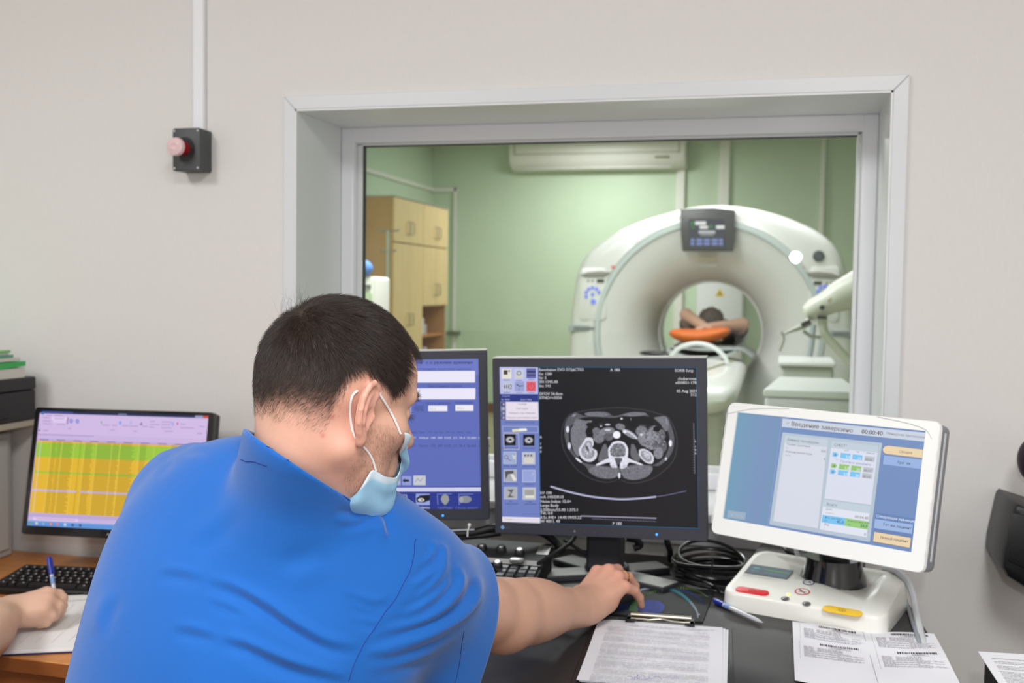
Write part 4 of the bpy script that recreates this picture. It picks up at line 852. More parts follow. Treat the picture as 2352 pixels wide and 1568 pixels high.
h_inv = hom([(-IW, IH), (IW, IH), (IW, -IH), (-IW, -IH)], [(213, 182), (1910, 352), (1778, 1442), (80, 1138)])
S.poly([(213, 182), (1910, 352), (1778, 1442), (80, 1138)], (112, 140, 188), 0)
S.poly([(213, 182), (608, 222), (478, 1210), (80, 1138)], (116, 146, 182), 1); S.line([(608, 226), (478, 1208)], 3, (150, 172, 214), 2)
for k in range(10):    # left pane fades from teal-blue to violet-blue
    u0, u1 = -IW+k*0.0072, -IW+(k+1)*0.0072; q = k/9; S.poly([h_inv(u0, IH), h_inv(u1, IH), h_inv(u1, -IH), h_inv(u0, -IH)], (112+8*q, 154-10*q, 182+4*q), 1.5)
S.poly([(612, 236), (1900, 366), (1892, 446), (606, 312)], (200, 208, 222), 3); S.line([(1530, 330), (1522, 404)], 3, (172, 184, 206), 4)
du = (1, 0.115); uu = (0.13, -0.99)
S.text('✓', 640, 290, 42, (110, 112, 120), layer=5, dirx=du, up=uu); S.text('Введение завершено', 686, 300, 54, (104, 98, 98), layer=5, dirx=du, up=uu, bold=1)
S.text('00:00:40', 1322, 372, 56, (84, 76, 76), layer=5, dirx=(1, 0.10), up=uu, bold=1); S.text('Менеджер протоколов', 1548, 380, 31, (110, 114, 124), layer=5, dirx=(1, 0.11), up=uu)
S.poly([(612, 362), (1510, 458), (1398, 1348), (492, 1192)], (180, 194, 208), 3)
S.poly([(640, 392), (1022, 430), (930, 1226), (530, 1160)], (212, 216, 228), 4); S.poly([(642, 388), (1024, 428), (1016, 496), (634, 454)], (192, 204, 216), 5)
S.text('Данные процедуры', 652, 434, 30, (116, 116, 122), layer=6, dirx=du, up=uu); S.text('Предел давления', 648, 474, 25, (118, 118, 124), layer=6, dirx=du, up=uu); S.text('psi', 644, 504, 18, (150, 150, 154), layer=6, dirx=du, up=uu)
S.text('Концентрация йода', 640, 540, 25, (118, 118, 124), layer=6, dirx=du, up=uu); S.text('мг/мл', 636, 572, 18, (150, 150, 154), layer=6, dirx=du, up=uu); S.text('325', 1003, 544, 32, (88, 84, 90), 'r', 6, dirx=du, up=uu); S.text('0', 998, 614, 32, (88, 84, 90), 'r', 6, dirx=du, up=uu)
S.poly([(1056, 440), (1478, 484), (1408, 1014), (990, 958)], (216, 220, 234), 4); S.poly([(1056, 438), (1480, 484), (1472, 548), (1048, 500)], (190, 204, 216), 5); S.text('CHEST*', 1076, 484, 34, (110, 112, 120), layer=6, dirx=du, up=uu)
SKY, GRN, GRY = (122, 194, 240), (146, 196, 110), (186, 190, 200)
def row(x, y, c, a, b_, t_, lab):
    S.poly([(x, y-22), (x+36, y-18), (x+52, y+2), (x+34, y+22), (x-4, y+18)], c, 6); S.text(lab, x+12, y+14, 34, (60, 80, 110), layer=7, dirx=du, up=uu)
    S.poly([(x+72, y-16), (x+162, y-5), (x+156, y+42), (x+66, y+30)], c, 6); S.poly([(x+180, y-3), (x+270, y+8), (x+264, y+54), (x+174, y+43)], c, 6); S.poly([(x+290, y+12), (x+380, y+22), (x+374, y+66), (x+284, y+56)], GRY, 6)
    S.text(a, x+116, y+32, 34, (232, 240, 250), layer=7, dirx=du, up=uu); S.text(b_, x+222, y+46, 34, (232, 240, 250), layer=7, dirx=du, up=uu); S.text(t_, x+290, y+52, 30, (98, 96, 104), layer=7, dirx=du, up=uu)
row(1066, 562, SKY, '3,0', '15', '00:05', 'B'); row(1054, 662, GRN, '3,0', '50', '00:17', 'A'); row(1044, 716, SKY, '3,0', '30', '00:10', 'B')
for t_, x, y in (('мл/с', 1168, 528), ('мл', 1280, 542), ('мин:сек', 1368, 552)): S.text(t_, x, y, 20, (120, 122, 132), layer=6, dirx=du, up=uu)
S.text('Пауза', 1080, 610, 22, (186, 192, 214), layer=6, dirx=du, up=uu); S.text('Пробное введение', 1134, 632, 30, (140, 150, 196), layer=6, dirx=du, up=uu)
S.poly([(984, 970), (1404, 1030), (1368, 1306), (948, 1236)], (222, 226, 238), 4); S.poly([(986, 968), (1406, 1028), (1398, 1094), (978, 1034)], (192, 206, 218), 5); S.text('Всего', 1008, 1020, 34, (110, 112, 118), layer=6, dirx=du, up=uu)
S.text('Длит.', 1002, 1060, 24, (120, 120, 126), layer=6, dirx=du, up=uu); S.text('чч:мм:сс', 998, 1092, 19, (160, 160, 164), layer=6, dirx=du, up=uu); S.text('00:04:40', 1384, 1148, 36, (96, 92, 98), 'r', 6, dirx=du, up=uu)
S.poly([(974, 1104), (1180, 1134), (1170, 1204), (964, 1172)], SKY, 6); S.poly([(1180, 1134), (1390, 1166), (1380, 1238), (1170, 1204)], (150, 202, 124), 6)
S.text('Физ. раствор', 994, 1136, 24, (70, 92, 120), layer=7, dirx=du, up=uu); S.text('Контрастное в-во', 1200, 1166, 23, (70, 100, 70), layer=7, dirx=du, up=uu); S.text('45,0', 1162, 1186, 38, (60, 80, 104), 'r', 7, dirx=du, up=uu, bold=1); S.text('50,0', 1376, 1222, 38, (60, 90, 60), 'r', 7, dirx=du, up=uu, bold=1)
S.text('мл', 990, 1160, 20, (90, 120, 150), layer=7, dirx=du, up=uu); S.text('мл', 1200, 1196, 20, (90, 130, 90), layer=7, dirx=du, up=uu); S.text('Йод', 986, 1198, 24, (110, 110, 116), layer=6, dirx=du, up=uu); S.text('г', 982, 1230, 20, (150, 150, 154), layer=6, dirx=du, up=uu); S.text('0', 1362, 1294, 34, (90, 88, 94), 'r', 6, dirx=du, up=uu)
CRM = (232, 210, 172)
S.poly([(1512, 516), (1530, 488), (1560, 478), (1884, 514), (1874, 598), (1546, 560), (1524, 546)], (150, 130, 110), 4); S.poly([(1516, 516), (1532, 491), (1562, 482), (1880, 518), (1871, 593), (1548, 556), (1526, 543)], CRM, 5)
S.text('Сводка', 1660, 544, 34, (108, 96, 84), layer=6, dirx=du, up=uu); S.poly([(1528, 570), (1872, 610), (1860, 692), (1518, 650)], (150, 176, 222), 4); S.text('График', 1646, 642, 34, (80, 88, 110), layer=6, dirx=du, up=uu, bold=1)
S.poly([(1452, 1084), (1810, 1138), (1782, 1322), (1428, 1262)], (100, 130, 180), 3); S.text('Следующая инъекция', 1454, 1124, 33, (216, 226, 244), layer=6, dirx=(1, 0.15), up=uu, bold=1)
S.poly([(1446, 1142), (1788, 1194), (1776, 1276), (1436, 1222)], (156, 182, 224), 4); S.text('Тот же пациент', 1512, 1200, 34, (72, 80, 104), layer=6, dirx=(1, 0.15), up=uu, bold=1)
S.poly([(1436, 1254), (1772, 1310), (1760, 1406), (1424, 1346)], (140, 120, 100), 4); S.poly([(1439, 1258), (1768, 1313), (1757, 1401), (1428, 1342)], CRM, 5); S.text('Новый пациент', 1492, 1318, 34, (104, 92, 80), layer=6, dirx=(1, 0.15), up=uu, bold=1)
S.poly([(122, 1064), (284, 1086), (274, 1152), (112, 1128)], (150, 172, 190), 4)
for k in range(3): S.line([(146+44*k, 1082+6*k), (160+44*k, 1120+6*k), (172+44*k, 1090+6*k)], 3, (176, 190, 204), 5)
S.build('display_image', SCREEN, tm, M=Matrix.Translation((0, 0.0028, 0)))

# ---- wide black monitor at left with the yellow-green table
AP, AR = (-1.494, 2.138, 0.939), (4.504, -11.97, -0.299)
AW, AH = 0.2165, 0.1355
am = monitor('wide_monitor', 'glossy black monitor at left showing a yellow and green patient table', AP, AR, AW, AH, (0.0115, 0.0115, 0.0085, 0.021), 0.045, mat('gloss_black_bezel', (16, 16, 18), 0.22, coat=0.3), M_BLACK, None, corner=0.007)
Fm = Flat(); Fm.text('AOC', 0, -AH-0.0135, 0.0085, (170, 172, 178), 'c', up=(0, 1), bold=1); Fm.build('logo', GLOSSPRINT, am, M=Matrix.Translation((0, -0.0012, 0)))
b = MB(); Mi = inv(am); c = Vector((-1.45, 2.232)); b.prism([tuple(c+Vector((0.10*math.cos(2*PI*i/32), 0.065*math.sin(2*PI*i/32)))) for i in range(32)], WZ+0.0005, WZ+0.014, 'z', Mi); b.build('stand_base', mat('gloss_black_bezel', (16, 16, 18), 0.22), am, bevel=0.003)
b = MB(); b.prism([(-1.48, 2.215), (-1.42, 2.215), (-1.42, 2.24), (-1.48, 2.24)], WZ+0.014, WZ+0.26, 'z', Mi); b.build('neck', M_BLACK, am, bevel=0.004)
S = Flat(hom([(143, 60), (1935, 115), (1835, 1372), (5, 1275)], [(-AW, AH), (AW, AH), (AW, -AH), (-AW, -AH)]), 0.0001)
fi = hom([(0, 0), (1, 0), (1, 1), (0, 1)], [(143, 60), (1935, 115), (1835, 1372), (5, 1275)])
def Q(u0, v0, u1, v1, c, l): S.poly([fi(u0, v0), fi(u1, v0), fi(u1, v1), fi(u0, v1)], c, l)
Q(0, 0, 1, 1, (200, 178, 222), 0); Q(0, 0, 1, 0.021, (28, 40, 84), 2); Q(0.02, 0.002, 0.2, 0.012, (60, 90, 180), 3); Q(0.92, 0.0, 0.965, 0.022, (150, 150, 190), 3); Q(0.967, 0.0, 1.0, 0.022, (206, 70, 66), 3); Q(0.47, 0.004, 0.52, 0.014, (120, 130, 170), 3)
Q(0, 0.03, 1, 0.20, (206, 184, 226), 1)
rr = random.Random(9)
for (u, v, w_) in ((0.045, 0.035, 0.03), (0.09, 0.035, 0.05), (0.02, 0.055, 0.04), (0.09, 0.06, 0.06), (0.02, 0.085, 0.05), (0.02, 0.11, 0.06), (0.11, 0.11, 0.05), (0.18, 0.145, 0.02), (0.38, 0.105, 0.045), (0.44, 0.105, 0.03), (0.5, 0.105, 0.04), (0.545, 0.105, 0.05), (0.62, 0.105, 0.03), (0.66, 0.06, 0.03), (0.66, 0.085, 0.06), (0.66, 0.11, 0.03), (0.73, 0.06, 0.06), (0.73, 0.085, 0.05), (0.73, 0.11, 0.06), (0.84, 0.075, 0.03), (0.84, 0.105, 0.08), (0.95, 0.09, 0.03), (0.43, 0.145, 0.03), (0.57, 0.15, 0.02), (0.75, 0.14, 0.05), (0.94, 0.15, 0.03), (0.03, 0.17, 0.03), (0.0, 0.205, 0.34)): Q(u, v, u+w_, v+0.006, (160, 136, 186), 3)
Q(0.075, 0.05, 0.165, 0.075, (226, 206, 240), 2); Q(0.085, 0.08, 0.165, 0.10, (222, 200, 240), 2); Q(0.168, 0.05, 0.178, 0.11, (150, 140, 186), 3)
for u in (0.195, 0.232): S.disc(*fi(u, 0.082), 17, 22, (96, 112, 206), 4); S.disc(*fi(u, 0.082), 6, 9, (206, 206, 240), 5)
S.disc(*fi(0.375, 0.085), 9, 12, (110, 170, 90), 4); S.disc(*fi(0.487, 0.085), 16, 20, (136, 160, 226), 4); S.disc(*fi(0.55, 0.08), 14, 20, (176, 176, 226), 4); S.poly([fi(0.60, 0.095), fi(0.615, 0.07), fi(0.618, 0.1)], (120, 110, 140), 4)
S.disc(*fi(0.795, 0.08), 14, 20, (170, 160, 230), 4); S.disc(*fi(0.822, 0.075), 9, 12, (196, 60, 90), 4); S.disc(*fi(0.01, 0.172), 9, 10, (60, 100, 170), 4); S.disc(*fi(0.018, 0.02), 16, 16, (60, 110, 180), 5)
YEL, GRE, LAV = (222, 176, 42), (150, 192, 56), (196, 176, 222)
rows = 40; v0, v1 = 0.262, 0.888; Q(0, 0.245, 1, 0.262, (186, 164, 206), 2)
for k in range(10): Q(0.02+0.1*k, 0.25, 0.06+0.1*k+0.01, 0.257, (120, 104, 140), 3)
for k in range(rows):
    a, c_ = v0+(v1-v0)*k/rows, v0+(v1-v0)*(k+1)/rows
    c = GRE if (1 <= k <= 8 or k == 17) else (LAV if k == 27 else YEL)
    if k in (9,): c = YEL
    Q(0.004, a, 1, c_, c, 2); dark = tuple(x*0.80 for x in c) if c is not LAV else (170, 150, 190)
    for (x0, x1) in ((0.095, 0.125), (0.128, 0.155), (0.158, 0.225), (0.262, 0.272), (0.295, 0.345), (0.365, 0.45), (0.455, 0.50), (0.505, 0.59), (0.62, 0.66), (0.80, 0.83)):
        w_ = (x1-x0)*rr.uniform(0.75, 1.0)
        if x0 == 0.365: w_ = (x1-x0)*1.0
        Q(x0, a+(c_-a)*0.28, x0+w_, a+(c_-a)*0.78, dark, 3)
    Q(0.0235, a+(c_-a)*0.25, 0.030, a+(c_-a)*0.75, (206, 200, 220), 3); Q(0, c_-0.0015, 1, c_, tuple(min(255, x*1.12+14) for x in c), 3)
Q(0.27, v0+(v1-v0)*27/rows, 0.292, v0+(v1-v0)*28/rows, YEL, 4)
for u in (0.09, 0.155, 0.228, 0.29, 0.362, 0.452, 0.50, 0.61, 0.70, 0.79): Q(u, v0, u+0.0018, v1, (226, 206, 110), 4)
Q(0, 0.888, 1, 0.925, (186, 166, 210), 2); Q(0.03, 0.925, 0.30, 0.952, (222, 196, 232), 3); Q(0.05, 0.935, 0.28, 0.94, (170, 130, 180), 4)
Q(0, 0.955, 1, 1, (92, 146, 214), 3); Q(0.0, 0.957, 1, 0.964, (130, 176, 228), 4)
for u, c in ((0.018, (120, 150, 90)), (0.055, (206, 200, 170)), (0.095, (120, 170, 210)), (0.140, (206, 90, 80)), (0.18, (206, 120, 130)), (0.225, (200, 206, 232)), (0.27, (60, 90, 130)), (0.315, (60, 86, 120))): S.disc(*fi(u, 0.978), 15, 16, c, 5)
S.disc(*fi(0.140, 0.978), 6, 7, (236, 226, 110), 6)
S.build('display_image', SCREEN, am, M=Matrix.Translation((0, 0.0028, 0)))
# ============================================================ THINGS ON THE DARK DESK
# --- injector console base under the touch monitor
sys_pts = dict(fl=Vector((-0.088, 1.939)), fr=Vector((0.159, 1.867)))
ang = -17.0
cb = Vector((0.078, 1.985)); 
ib = thing('injector_console', 'white wedge-shaped console base with red and yellow buttons under touch monitor', 'console', (cb.x, cb.y, DZ), (0, 0, R(ang)))
def htop(x, y): return 0.034+0.030*((y+0.10)/0.20) if y < 0.10 else 0.064
# local frame: x right, y away. footprint 0.275 x 0.205
hwx, hwy, rc = 0.146, 0.102, 0.026
def topz(x, y):
    z = 0.031+0.036*max(0.0, min(1.0, (y+hwy)/(2*hwy)))
    dx, dy = (x-0.022)/0.062, (y-0.062)/0.052; d = math.hypot(dx, dy)
    if d < 1.45: t = max(0, min(1, (1.45-d)/0.6)); t = t*t*(3-2*t); z = z*(1-t)+0.036*t        # saddle around the neck
    z -= 0.010*max(0, abs(x)-0.07)/0.07*max(0, y)/0.1*1.0 if x > 0 else 0
    return z
b = MB(); nr = 40; P = rrect(0, 0, 2*hwx, 2*hwy, rc, 9); n = len(P); V = []; F = []
rings = [(1.0, 'b', 0.0), (1.0, 'b', 0.006), (0.992, 't', -0.007), (0.985, 't', -0.0025), (0.965, 't', 0.0)]
for sc, k, dz in rings:
    for x, y in P: x, y = x*sc, y*sc; V.append((x, y, dz if k == 'b' else topz(x, y)+dz))
for q in range(14):
    sc = 0.965*(1-(q+1)/15.0)
    for x, y in P: x, y = x*sc, y*sc; V.append((x, y, topz(x, y)))
V.append((0, 0, topz(0, 0)))
L_ = len(rings)+14
for q in range(L_-1):
    for i in range(n): j = (i+1) % n; F.append((q*n+i, q*n+j, (q+1)*n+j, (q+1)*n+i))
for i in range(n): F.append(((L_-1)*n+i, (L_-1)*n+(i+1) % n, len(V)-1))
b.add(V, F); b.build('body', mat('warm_white_console', (236, 236, 230), 0.32, coat=0.2), ib, smooth=55)
tilt = math.atan2(0.036, 0.2)
def ontop(x, y, dz=0.0004): return Matrix.Translation((x, y, topz(x, y)+dz)) @ Matrix.Rotation(tilt, 4, 'X')
def local_xy(px, py):
    p = atz(px, py, DZ+0.045); v = Vector((p.x-cb.x, p.y-cb.y)); a = -R(ang); return (v.x*math.cos(a)-v.y*math.sin(a), v.x*math.sin(a)+v.y*math.cos(a))
def pill(px, py, w, h, name, m, lab, ch):
    x, y = local_xy(px, py); M = ontop(x, y)
    b = MB(); b.prism(rrect(0, 0, w, h, h/2-0.0002, 6), 0, 0.0022, 'z', M, bev=0.0008); o = b.build(name, m, ib, smooth=True, label=lab)
    f = Flat(); 
    f.text(ch, 0, -0.0035, 0.010, (40, 30, 30), 'c', up=(0, 1)); f.line([(0.006*math.cos(t), 0.0045*math.sin(t)) for t in np.linspace(0, 6.28, 20)], 0.0006, (60, 30, 30), 1); f.build('button_symbol', PRINT, o, M=M @ Matrix.Translation((0, 0, 0.0024)) @ Matrix.Rotation(R(-90), 4, 'X'))
pill(1728, 1345, 0.062, 0.0210, 'red_button', mat('signal_red_button', (214, 26, 40), 0.4), 'long red start-stop button', '•')
pill(1935, 1386, 0.068, 0.0230, 'yellow_button', mat('signal_yellow_button', (240, 196, 46), 0.4), 'long yellow button', '◦')
x, y = local_xy(1766, 1319); Ms = ontop(x, y, 0.0008); Fl = Flat(); W_, H_ = 0.040, 0.0200
Fl.rect(-W_, -H_, W_, H_, (54, 74, 88)); Fl.disc(-0.026, 0.006, 0.007, 0.004, (70, 130, 130), 1); Fl.text('Medtron', -0.012, 0.0035, 0.0075, (70, 140, 70), layer=1, up=(0, 1)); Fl.rect(-0.001, 0.0022, 0.038, 0.006, (62, 128, 66), 1); Fl.text('Flow', -0.032, -0.0085, 0.007, (120, 150, 160), layer=1, up=(0, 1)); Fl.text('00:00 12,3 ml', -0.006, -0.0095, 0.007, (100, 130, 146), layer=1, up=(0, 1))
Fl.v = Fl.v; Fl.build('status_display', SCREEN, ib, M=Ms @ Matrix.Rotation(R(-90), 4, 'X'), label='small dark blue display')
MB().box(-W_-0.001, W_+0.001, -H_-0.001, H_+0.001, -0.0008, -0.0002, M=Ms).build('display_frame', mat('frame_dark', (56, 60, 64), 0.4), ib)
Fl = Flat()
for k in range(4): yy = -0.0250-0.0030*k; Fl.rect(-0.040, yy, -0.040+[0.070, 0.052, 0.076, 0.060][k], yy+0.0007, (196, 196, 192))
Fl.build('printed_notes', PRINT, ib, M=Ms @ Matrix.Rotation(R(-90), 4, 'X'))
def ringmark(px, py, r, col, name, fill=(232, 232, 230)):
    x, y = local_xy(px, py); M = ontop(x, y, 0.0006); f = Flat(); f.disc(0, 0, r, r, col, 0); f.disc(0, 0, r*0.80, r*0.80, fill, 1)
    if name == 'no_entry_symbol': f.line([(-r*0.6, r*0.6), (r*0.6, -r*0.6)], r*0.2, col, 2); f.line([(-r*0.5, -r*0.2), (r*0.1, -r*0.1), (r*0.5, 0.0)], r*0.14, (70, 60, 60), 3); f.disc(-r*0.2, r*0.15, r*0.16, r*0.16, (70, 60, 60), 3)
    else: f.line([(-r*0.5, -r*0.1), (r*0.1, r*0.15), (r*0.5, -r*0.2)], r*0.18, col, 2); f.disc(r*0.15, r*0.3, r*0.2, r*0.2, col, 2)
    f.build(name, PRINT, ib, M=M @ Matrix.Rotation(R(-90), 4, 'X'))
ringmark(1857, 1340, 0.0105, (60, 70, 110), 'notice_symbol'); ringmark(1843, 1352, 0.0135, (206, 90, 80), 'no_entry_symbol')
for px, py in ((1804, 1360), (1853, 1370)):
    x, y = local_xy(px, py); b = MB(); b.lathe([(0, 0.0022), (0.004, 0.0022), (0.0055, 0.0012), (0.0072, 0.0014), (0.0074, 0)], 20, ontop(x, y)); b.build('round_key', mat('steel_grey_key', (112, 112, 114), 0.35, 0.5), ib, smooth=True)
x, y = local_xy(1811, 1354); b = MB(); b.ell((0, 0, 0), (0.0032, 0.0032, 0.001), 12, 6, ontop(x, y, 0.0008)); b.build('status_light', mat('lime_led', (214, 255, 90), 0.3, emit=1.2), ib, smooth=True)
Mn = Matrix.Translation((0.018, 0.052, 0.030))
b = MB(); b.lathe([(0, 0.0), (0.062, 0.0), (0.058, 0.022), (0.052, 0.040), (0.050, 0.055), (0.0, 0.055)], 40, Mn); b.build('neck', mat('glossy_black_neck', (18, 19, 24), 0.18, coat=0.5), ib, smooth=40)
b = MB(); b.tube([(0.018, 0.055, 0.08), (0.02, 0.07, 0.16), (0.01, 0.06, 0.24)], 0.028, 16); b.build('monitor_arm', M_BLACK, ib, smooth=True)
# --- mouse mat, mouse
mp = [atz(x, y, DZ+0.0015) for x, y in ((1444, 1347), (1640, 1356.5), (1614, 1429), (1392, 1409))]
mm = thing('mouse_mat', 'black mouse mat printed with blue, green and white arcs', 'mouse mat', (mp[0]+mp[2])/2)
mm.location.z = DZ; C0 = mm.location.copy()
b = MB(); b.prism([(p.x-C0.x, p.y-C0.y) for p in mp[::-1]], 0.0004, 0.003, 'z'); b.build('mat_pad', mat('black_mat_rubber', (30, 31, 33), 0.6, bump=0.1, bscale=900), mm, bevel=0.001)
qm = hom([(853, 450), (1680, 490), (1570, 795), (638, 710)], [(mp[k].x-C0.x, mp[k].y-C0.y) for k in range(4)])
Fl = Flat(qm, 0.00012); Fl.poly([(853, 450), (1680, 490), (1570, 795), (638, 710)], (30, 31, 34), 0)
def stroke(P, w, c, l):
    Q = [(p[0], p[1]) for p in spline([(x, y, 0) for x, y in P], 6)]; m = len(Q)
    for i in range(m-1):
        t = math.sin(PI*(i+0.5)/m)**0.6; Fl.line([Q[i], Q[i+1]], max(1.5, w*t), c if not callable(c) else c(i/m), l)
stroke([(860, 470), (950, 480), (1040, 470), (1180, 463), (1290, 470), (1400, 500), (1500, 550), (1570, 610), (1590, 640)], 20, (40, 60, 120), 1)
stroke([(870, 620), (960, 570), (1060, 520), (1180, 480), (1300, 468), (1440, 478), (1540, 510), (1620, 560)], 24, lambda t: (70+20*t, 104, 60), 2)
stroke([(860, 520), (940, 500), (1010, 480), (1100, 468), (1200, 470), (1290, 495), (1370, 540), (1440, 600), (1490, 660), (1520, 720), (1522, 762)], 26, lambda t: (200, 214, 230) if t < 0.3 or t > 0.7 else (110, 190, 214), 3)
Fl.poly([(853, 690), (870, 640), (920, 600), (1000, 588), (960, 640), (940, 710)], (74, 128, 72), 4)
Fl.disc(1070, 660, 132, 70, (38, 56, 156), 4.5)
for r_ in (44, 66, 88, 110): Fl.line([(1040+r_*math.cos(t), 665+r_*0.62*math.sin(t)) for t in np.linspace(-1.2, 1.5, 14)], 3, (28, 34, 80), 6)
Fl.line([(1020, 690), (1075, 692)], 4, (24, 28, 60), 6); Fl.poly([(760, 650), (860, 610), (840, 700), (740, 704)], (24, 36, 74), 4)
Fl.poly([(1545, 722), (1500, 742), (1540, 734)], (190, 196, 210), 6)
Fl.build('printed_arcs', GLOSSPRINT, mm, M=Matrix.Translation((0, 0, 0.0032)) @ Matrix(((1, 0, 0, 0), (0, 0, 1, 0), (0, -1, 0, 0), (0, 0, 0, 1))))
ms = thing('computer_mouse', 'small black mouse under the technician\'s right hand on the mat', 'mouse', (-0.280, 1.918, DZ+0.0035), (0, 0, R(-40)))
Vm = []; Fm_ = []
for j in range(11):
    for i in range(20):
        ph = PI/2*j/10; t = 2*PI*i/20; Vm.append((0.030*math.cos(t)*math.cos(ph)**0.6 if j < 10 else 0, 0.052*math.sin(t)*math.cos(ph)**0.6 if j < 10 else 0, 0.032*math.sin(ph)))
for j in range(10):
    for i in range(20): k = (i+1) % 20; Fm_.append((j*20+i, j*20+k, (j+1)*20+k, (j+1)*20+i))
MB().add(Vm, Fm_+[tuple(range(20))[::-1]]).build('shell', M_BLACK, ms, smooth=60)
MB().cyl((-0.003, 0.03, 0.028), (0.003, 0.03, 0.028), 0.006, seg=16).build('scroll_wheel', M_GREY, ms)
# --- pens
def pen(name, label, p, q, caplen, parent=None, capcol=(24, 44, 150)):
    p, q = Vector(p), Vector(q); d = (q-p).normalized(); Lp = (q-p).length
    t = thing(name, label, 'pen', p); rot = d.to_track_quat('Z', 'Y'); t.rotation_mode = 'QUATERNION'; t.rotation_quaternion = rot
    mcap = mat('blue_pen_cap', capcol, 0.35); mb = mat('clear_pen_barrel', (196, 200, 208), 0.12, spec=0.8)
    MB().lathe([(0, 0), (0.0042, 0.001), (0.0052, 0.006), (0.0052, caplen), (0, caplen)], 16).build('cap', mcap, t, smooth=50)
    MB().box(0.0048, 0.0062, -0.0015, 0.0015, 0.002, caplen*0.95).build('cap_clip', mcap, t, bevel=0.0004)
    MB().lathe([(0.0041, caplen), (0.0041, Lp-0.022), (0.0036, Lp-0.012), (0.0018, Lp-0.004), (0.0006, Lp)], 10).build('barrel', mb, t, smooth=50)
    MB().lathe([(0.0044, caplen+0.004), (0.0046, caplen+0.006), (0.0046, caplen+0.018), (0.0042, caplen+0.020)], 14).build('blue_ring', mat('pale_blue_ring', (120, 150, 200), 0.4), t, smooth=True)
    MB().lathe([(0.0012, Lp-0.006), (0.0004, Lp+0.003)], 8).build('tip', mat('brass_tip', (190, 150, 100), 0.3, 0.8), t)
    return t
pen('ballpoint_pen', 'clear ballpoint pen with blue cap lying on the dark desk', (-0.103, 1.952, DZ+0.0062), (-0.014, 1.842, DZ+0.0062), 0.030)
# --- clipboard with printed form
def paper_text(Fq, x0, x1, ys, seed, dens=0.92, h=0.0011, col=(150, 150, 158), skew=None):
    r_ = random.Random(seed)
    for y in ys:
        x = x0+r_.choice((0, 0, 0.004)); xe = x1-r_.choice((0, 0, 0, 0.05, 0.10, 0.02))*(x1-x0)/0.18
        while x < xe:
            w = r_.uniform(0.004, 0.014); w = min(w, xe-x)
            if r_.random() < dens: Fq.rect(x, y, x+w, y+h*r_.uniform(0.8, 1.15), tuple(c+r_.uniform(-14, 14) for c in col), 1)
            x += w+0.0016
LAY = Matrix(((1, 0, 0, 0), (0, 0, 1, 0), (0, -1, 0, 0), (0, 0, 0, 1)))
ca = R(3.0)
cbd = thing('clipboard', 'black clipboard with printed form under a wire clip, front of desk', 'clipboard', (-0.178, 1.66, DZ), (0, 0, ca))
MB().prism(rrect(0.004, -0.02, 0.235, 0.335, 0.008, 4), 0.0005, 0.0035, 'z').build('board', mat('black_clipboard', (26, 26, 28), 0.45, bump=0.05), cbd, bevel=0.0008)
M_PAP = mat('white_paper', (232, 233, 240), 0.8, bump=0.03, bscale=60, spec=0.2)
for k, (dx, dy, rz) in enumerate(((0.008, -0.020, -0.8), (0.0045, -0.019, -0.3), (0.0, -0.018, 0.0))):
    nb_ = 12; V = []; F = []
    for j in range(13):
        for i in range(nb_+1):
            u, v = i/nb_, j/12; x = -0.105+0.21*u; y = 0.1485-0.297*v
            z = 0.0038+0.0007*k+0.0030*math.sin(PI*u)*math.exp(-((v-0.0)/0.10)**2)*0+0.0018*(k+1)/3*math.sin(3.2*v+1.0)**2*abs(2*u-1)
            if v < 0.07 and u < 0.12: x += 0.010*(0.12-u)/0.12*(0.07-v)/0.07; y -= 0.008*(0.12-u)/0.12*(0.07-v)/0.07
            V.append((x, y, z))
    for j in range(12):
        for i in range(nb_): a = j*(nb_+1)+i; F.append((a, a+1, a+nb_+2, a+nb_+1))
    Mx = Matrix.Translation((dx, dy, 0)) @ Matrix.Rotation(R(rz), 4, 'Z')
    o = MB().add(V, F, Mx).build('paper_sheet', M_PAP, cbd, smooth=True)
Fq = Flat(None, 0.0002)
ys = [0.120-0.0046*k for k in range(60)]; ys = [y for k, y in enumerate(ys) if k not in (3, 9, 13, 20, 21, 27, 34, 38, 46, 52)]
paper_text(Fq, -0.086, 0.084, [y for y in ys if y < 0.108], 3, 0.95, 0.0011, (164, 164, 176)); paper_text(Fq, -0.05, 0.05, [0.120, 0.1155], 5, 0.95, 0.0012, (140, 140, 150)); paper_text(Fq, 0.05, 0.092, [0.124, 0.1205, 0.117], 6, 1, 0.0010, (160, 160, 170))
def scrib(Fq, x, y, s_, seed, col=(110, 110, 200)):
    r_ = random.Random(seed); P = [(x+s_*0.12*k+r_.uniform(-0.002, 0.002), y+r_.uniform(-1, 1)*s_*0.22, 0) for k in range(10)]; Fq.line([(p[0], p[1]) for p in spline(P, 4)], 0.0006, col, 2)
scrib(Fq, 0.060, 0.105, 0.018, 1, (150, 146, 190)); scrib(Fq, -0.02, -0.118, 0.035, 2, (90, 90, 200)); scrib(Fq, -0.03, -0.124, 0.030, 3, (110, 110, 210)); scrib(Fq, 0.02, -0.112, 0.02, 4, (130, 130, 220))
Fq.build('printed_text', PRINT, cbd, M=Matrix.Translation((0.0, -0.018, 0.0082)) @ LAY)
yc = 0.128
b = MB()
for s_ in (-1, 1): 
    b = MB(); b.box(s_*0.050-0.008, s_*0.050+0.008, yc-0.010, yc+0.006, 0.0085, 0.0125); b.box(s_*0.050+s_*0.004-0.004, s_*0.050+s_*0.004+0.004, yc-0.010, yc+0.022, 0.0085, 0.0125); b.build('clip_pad', M_BLACK, cbd, bevel=0.001)
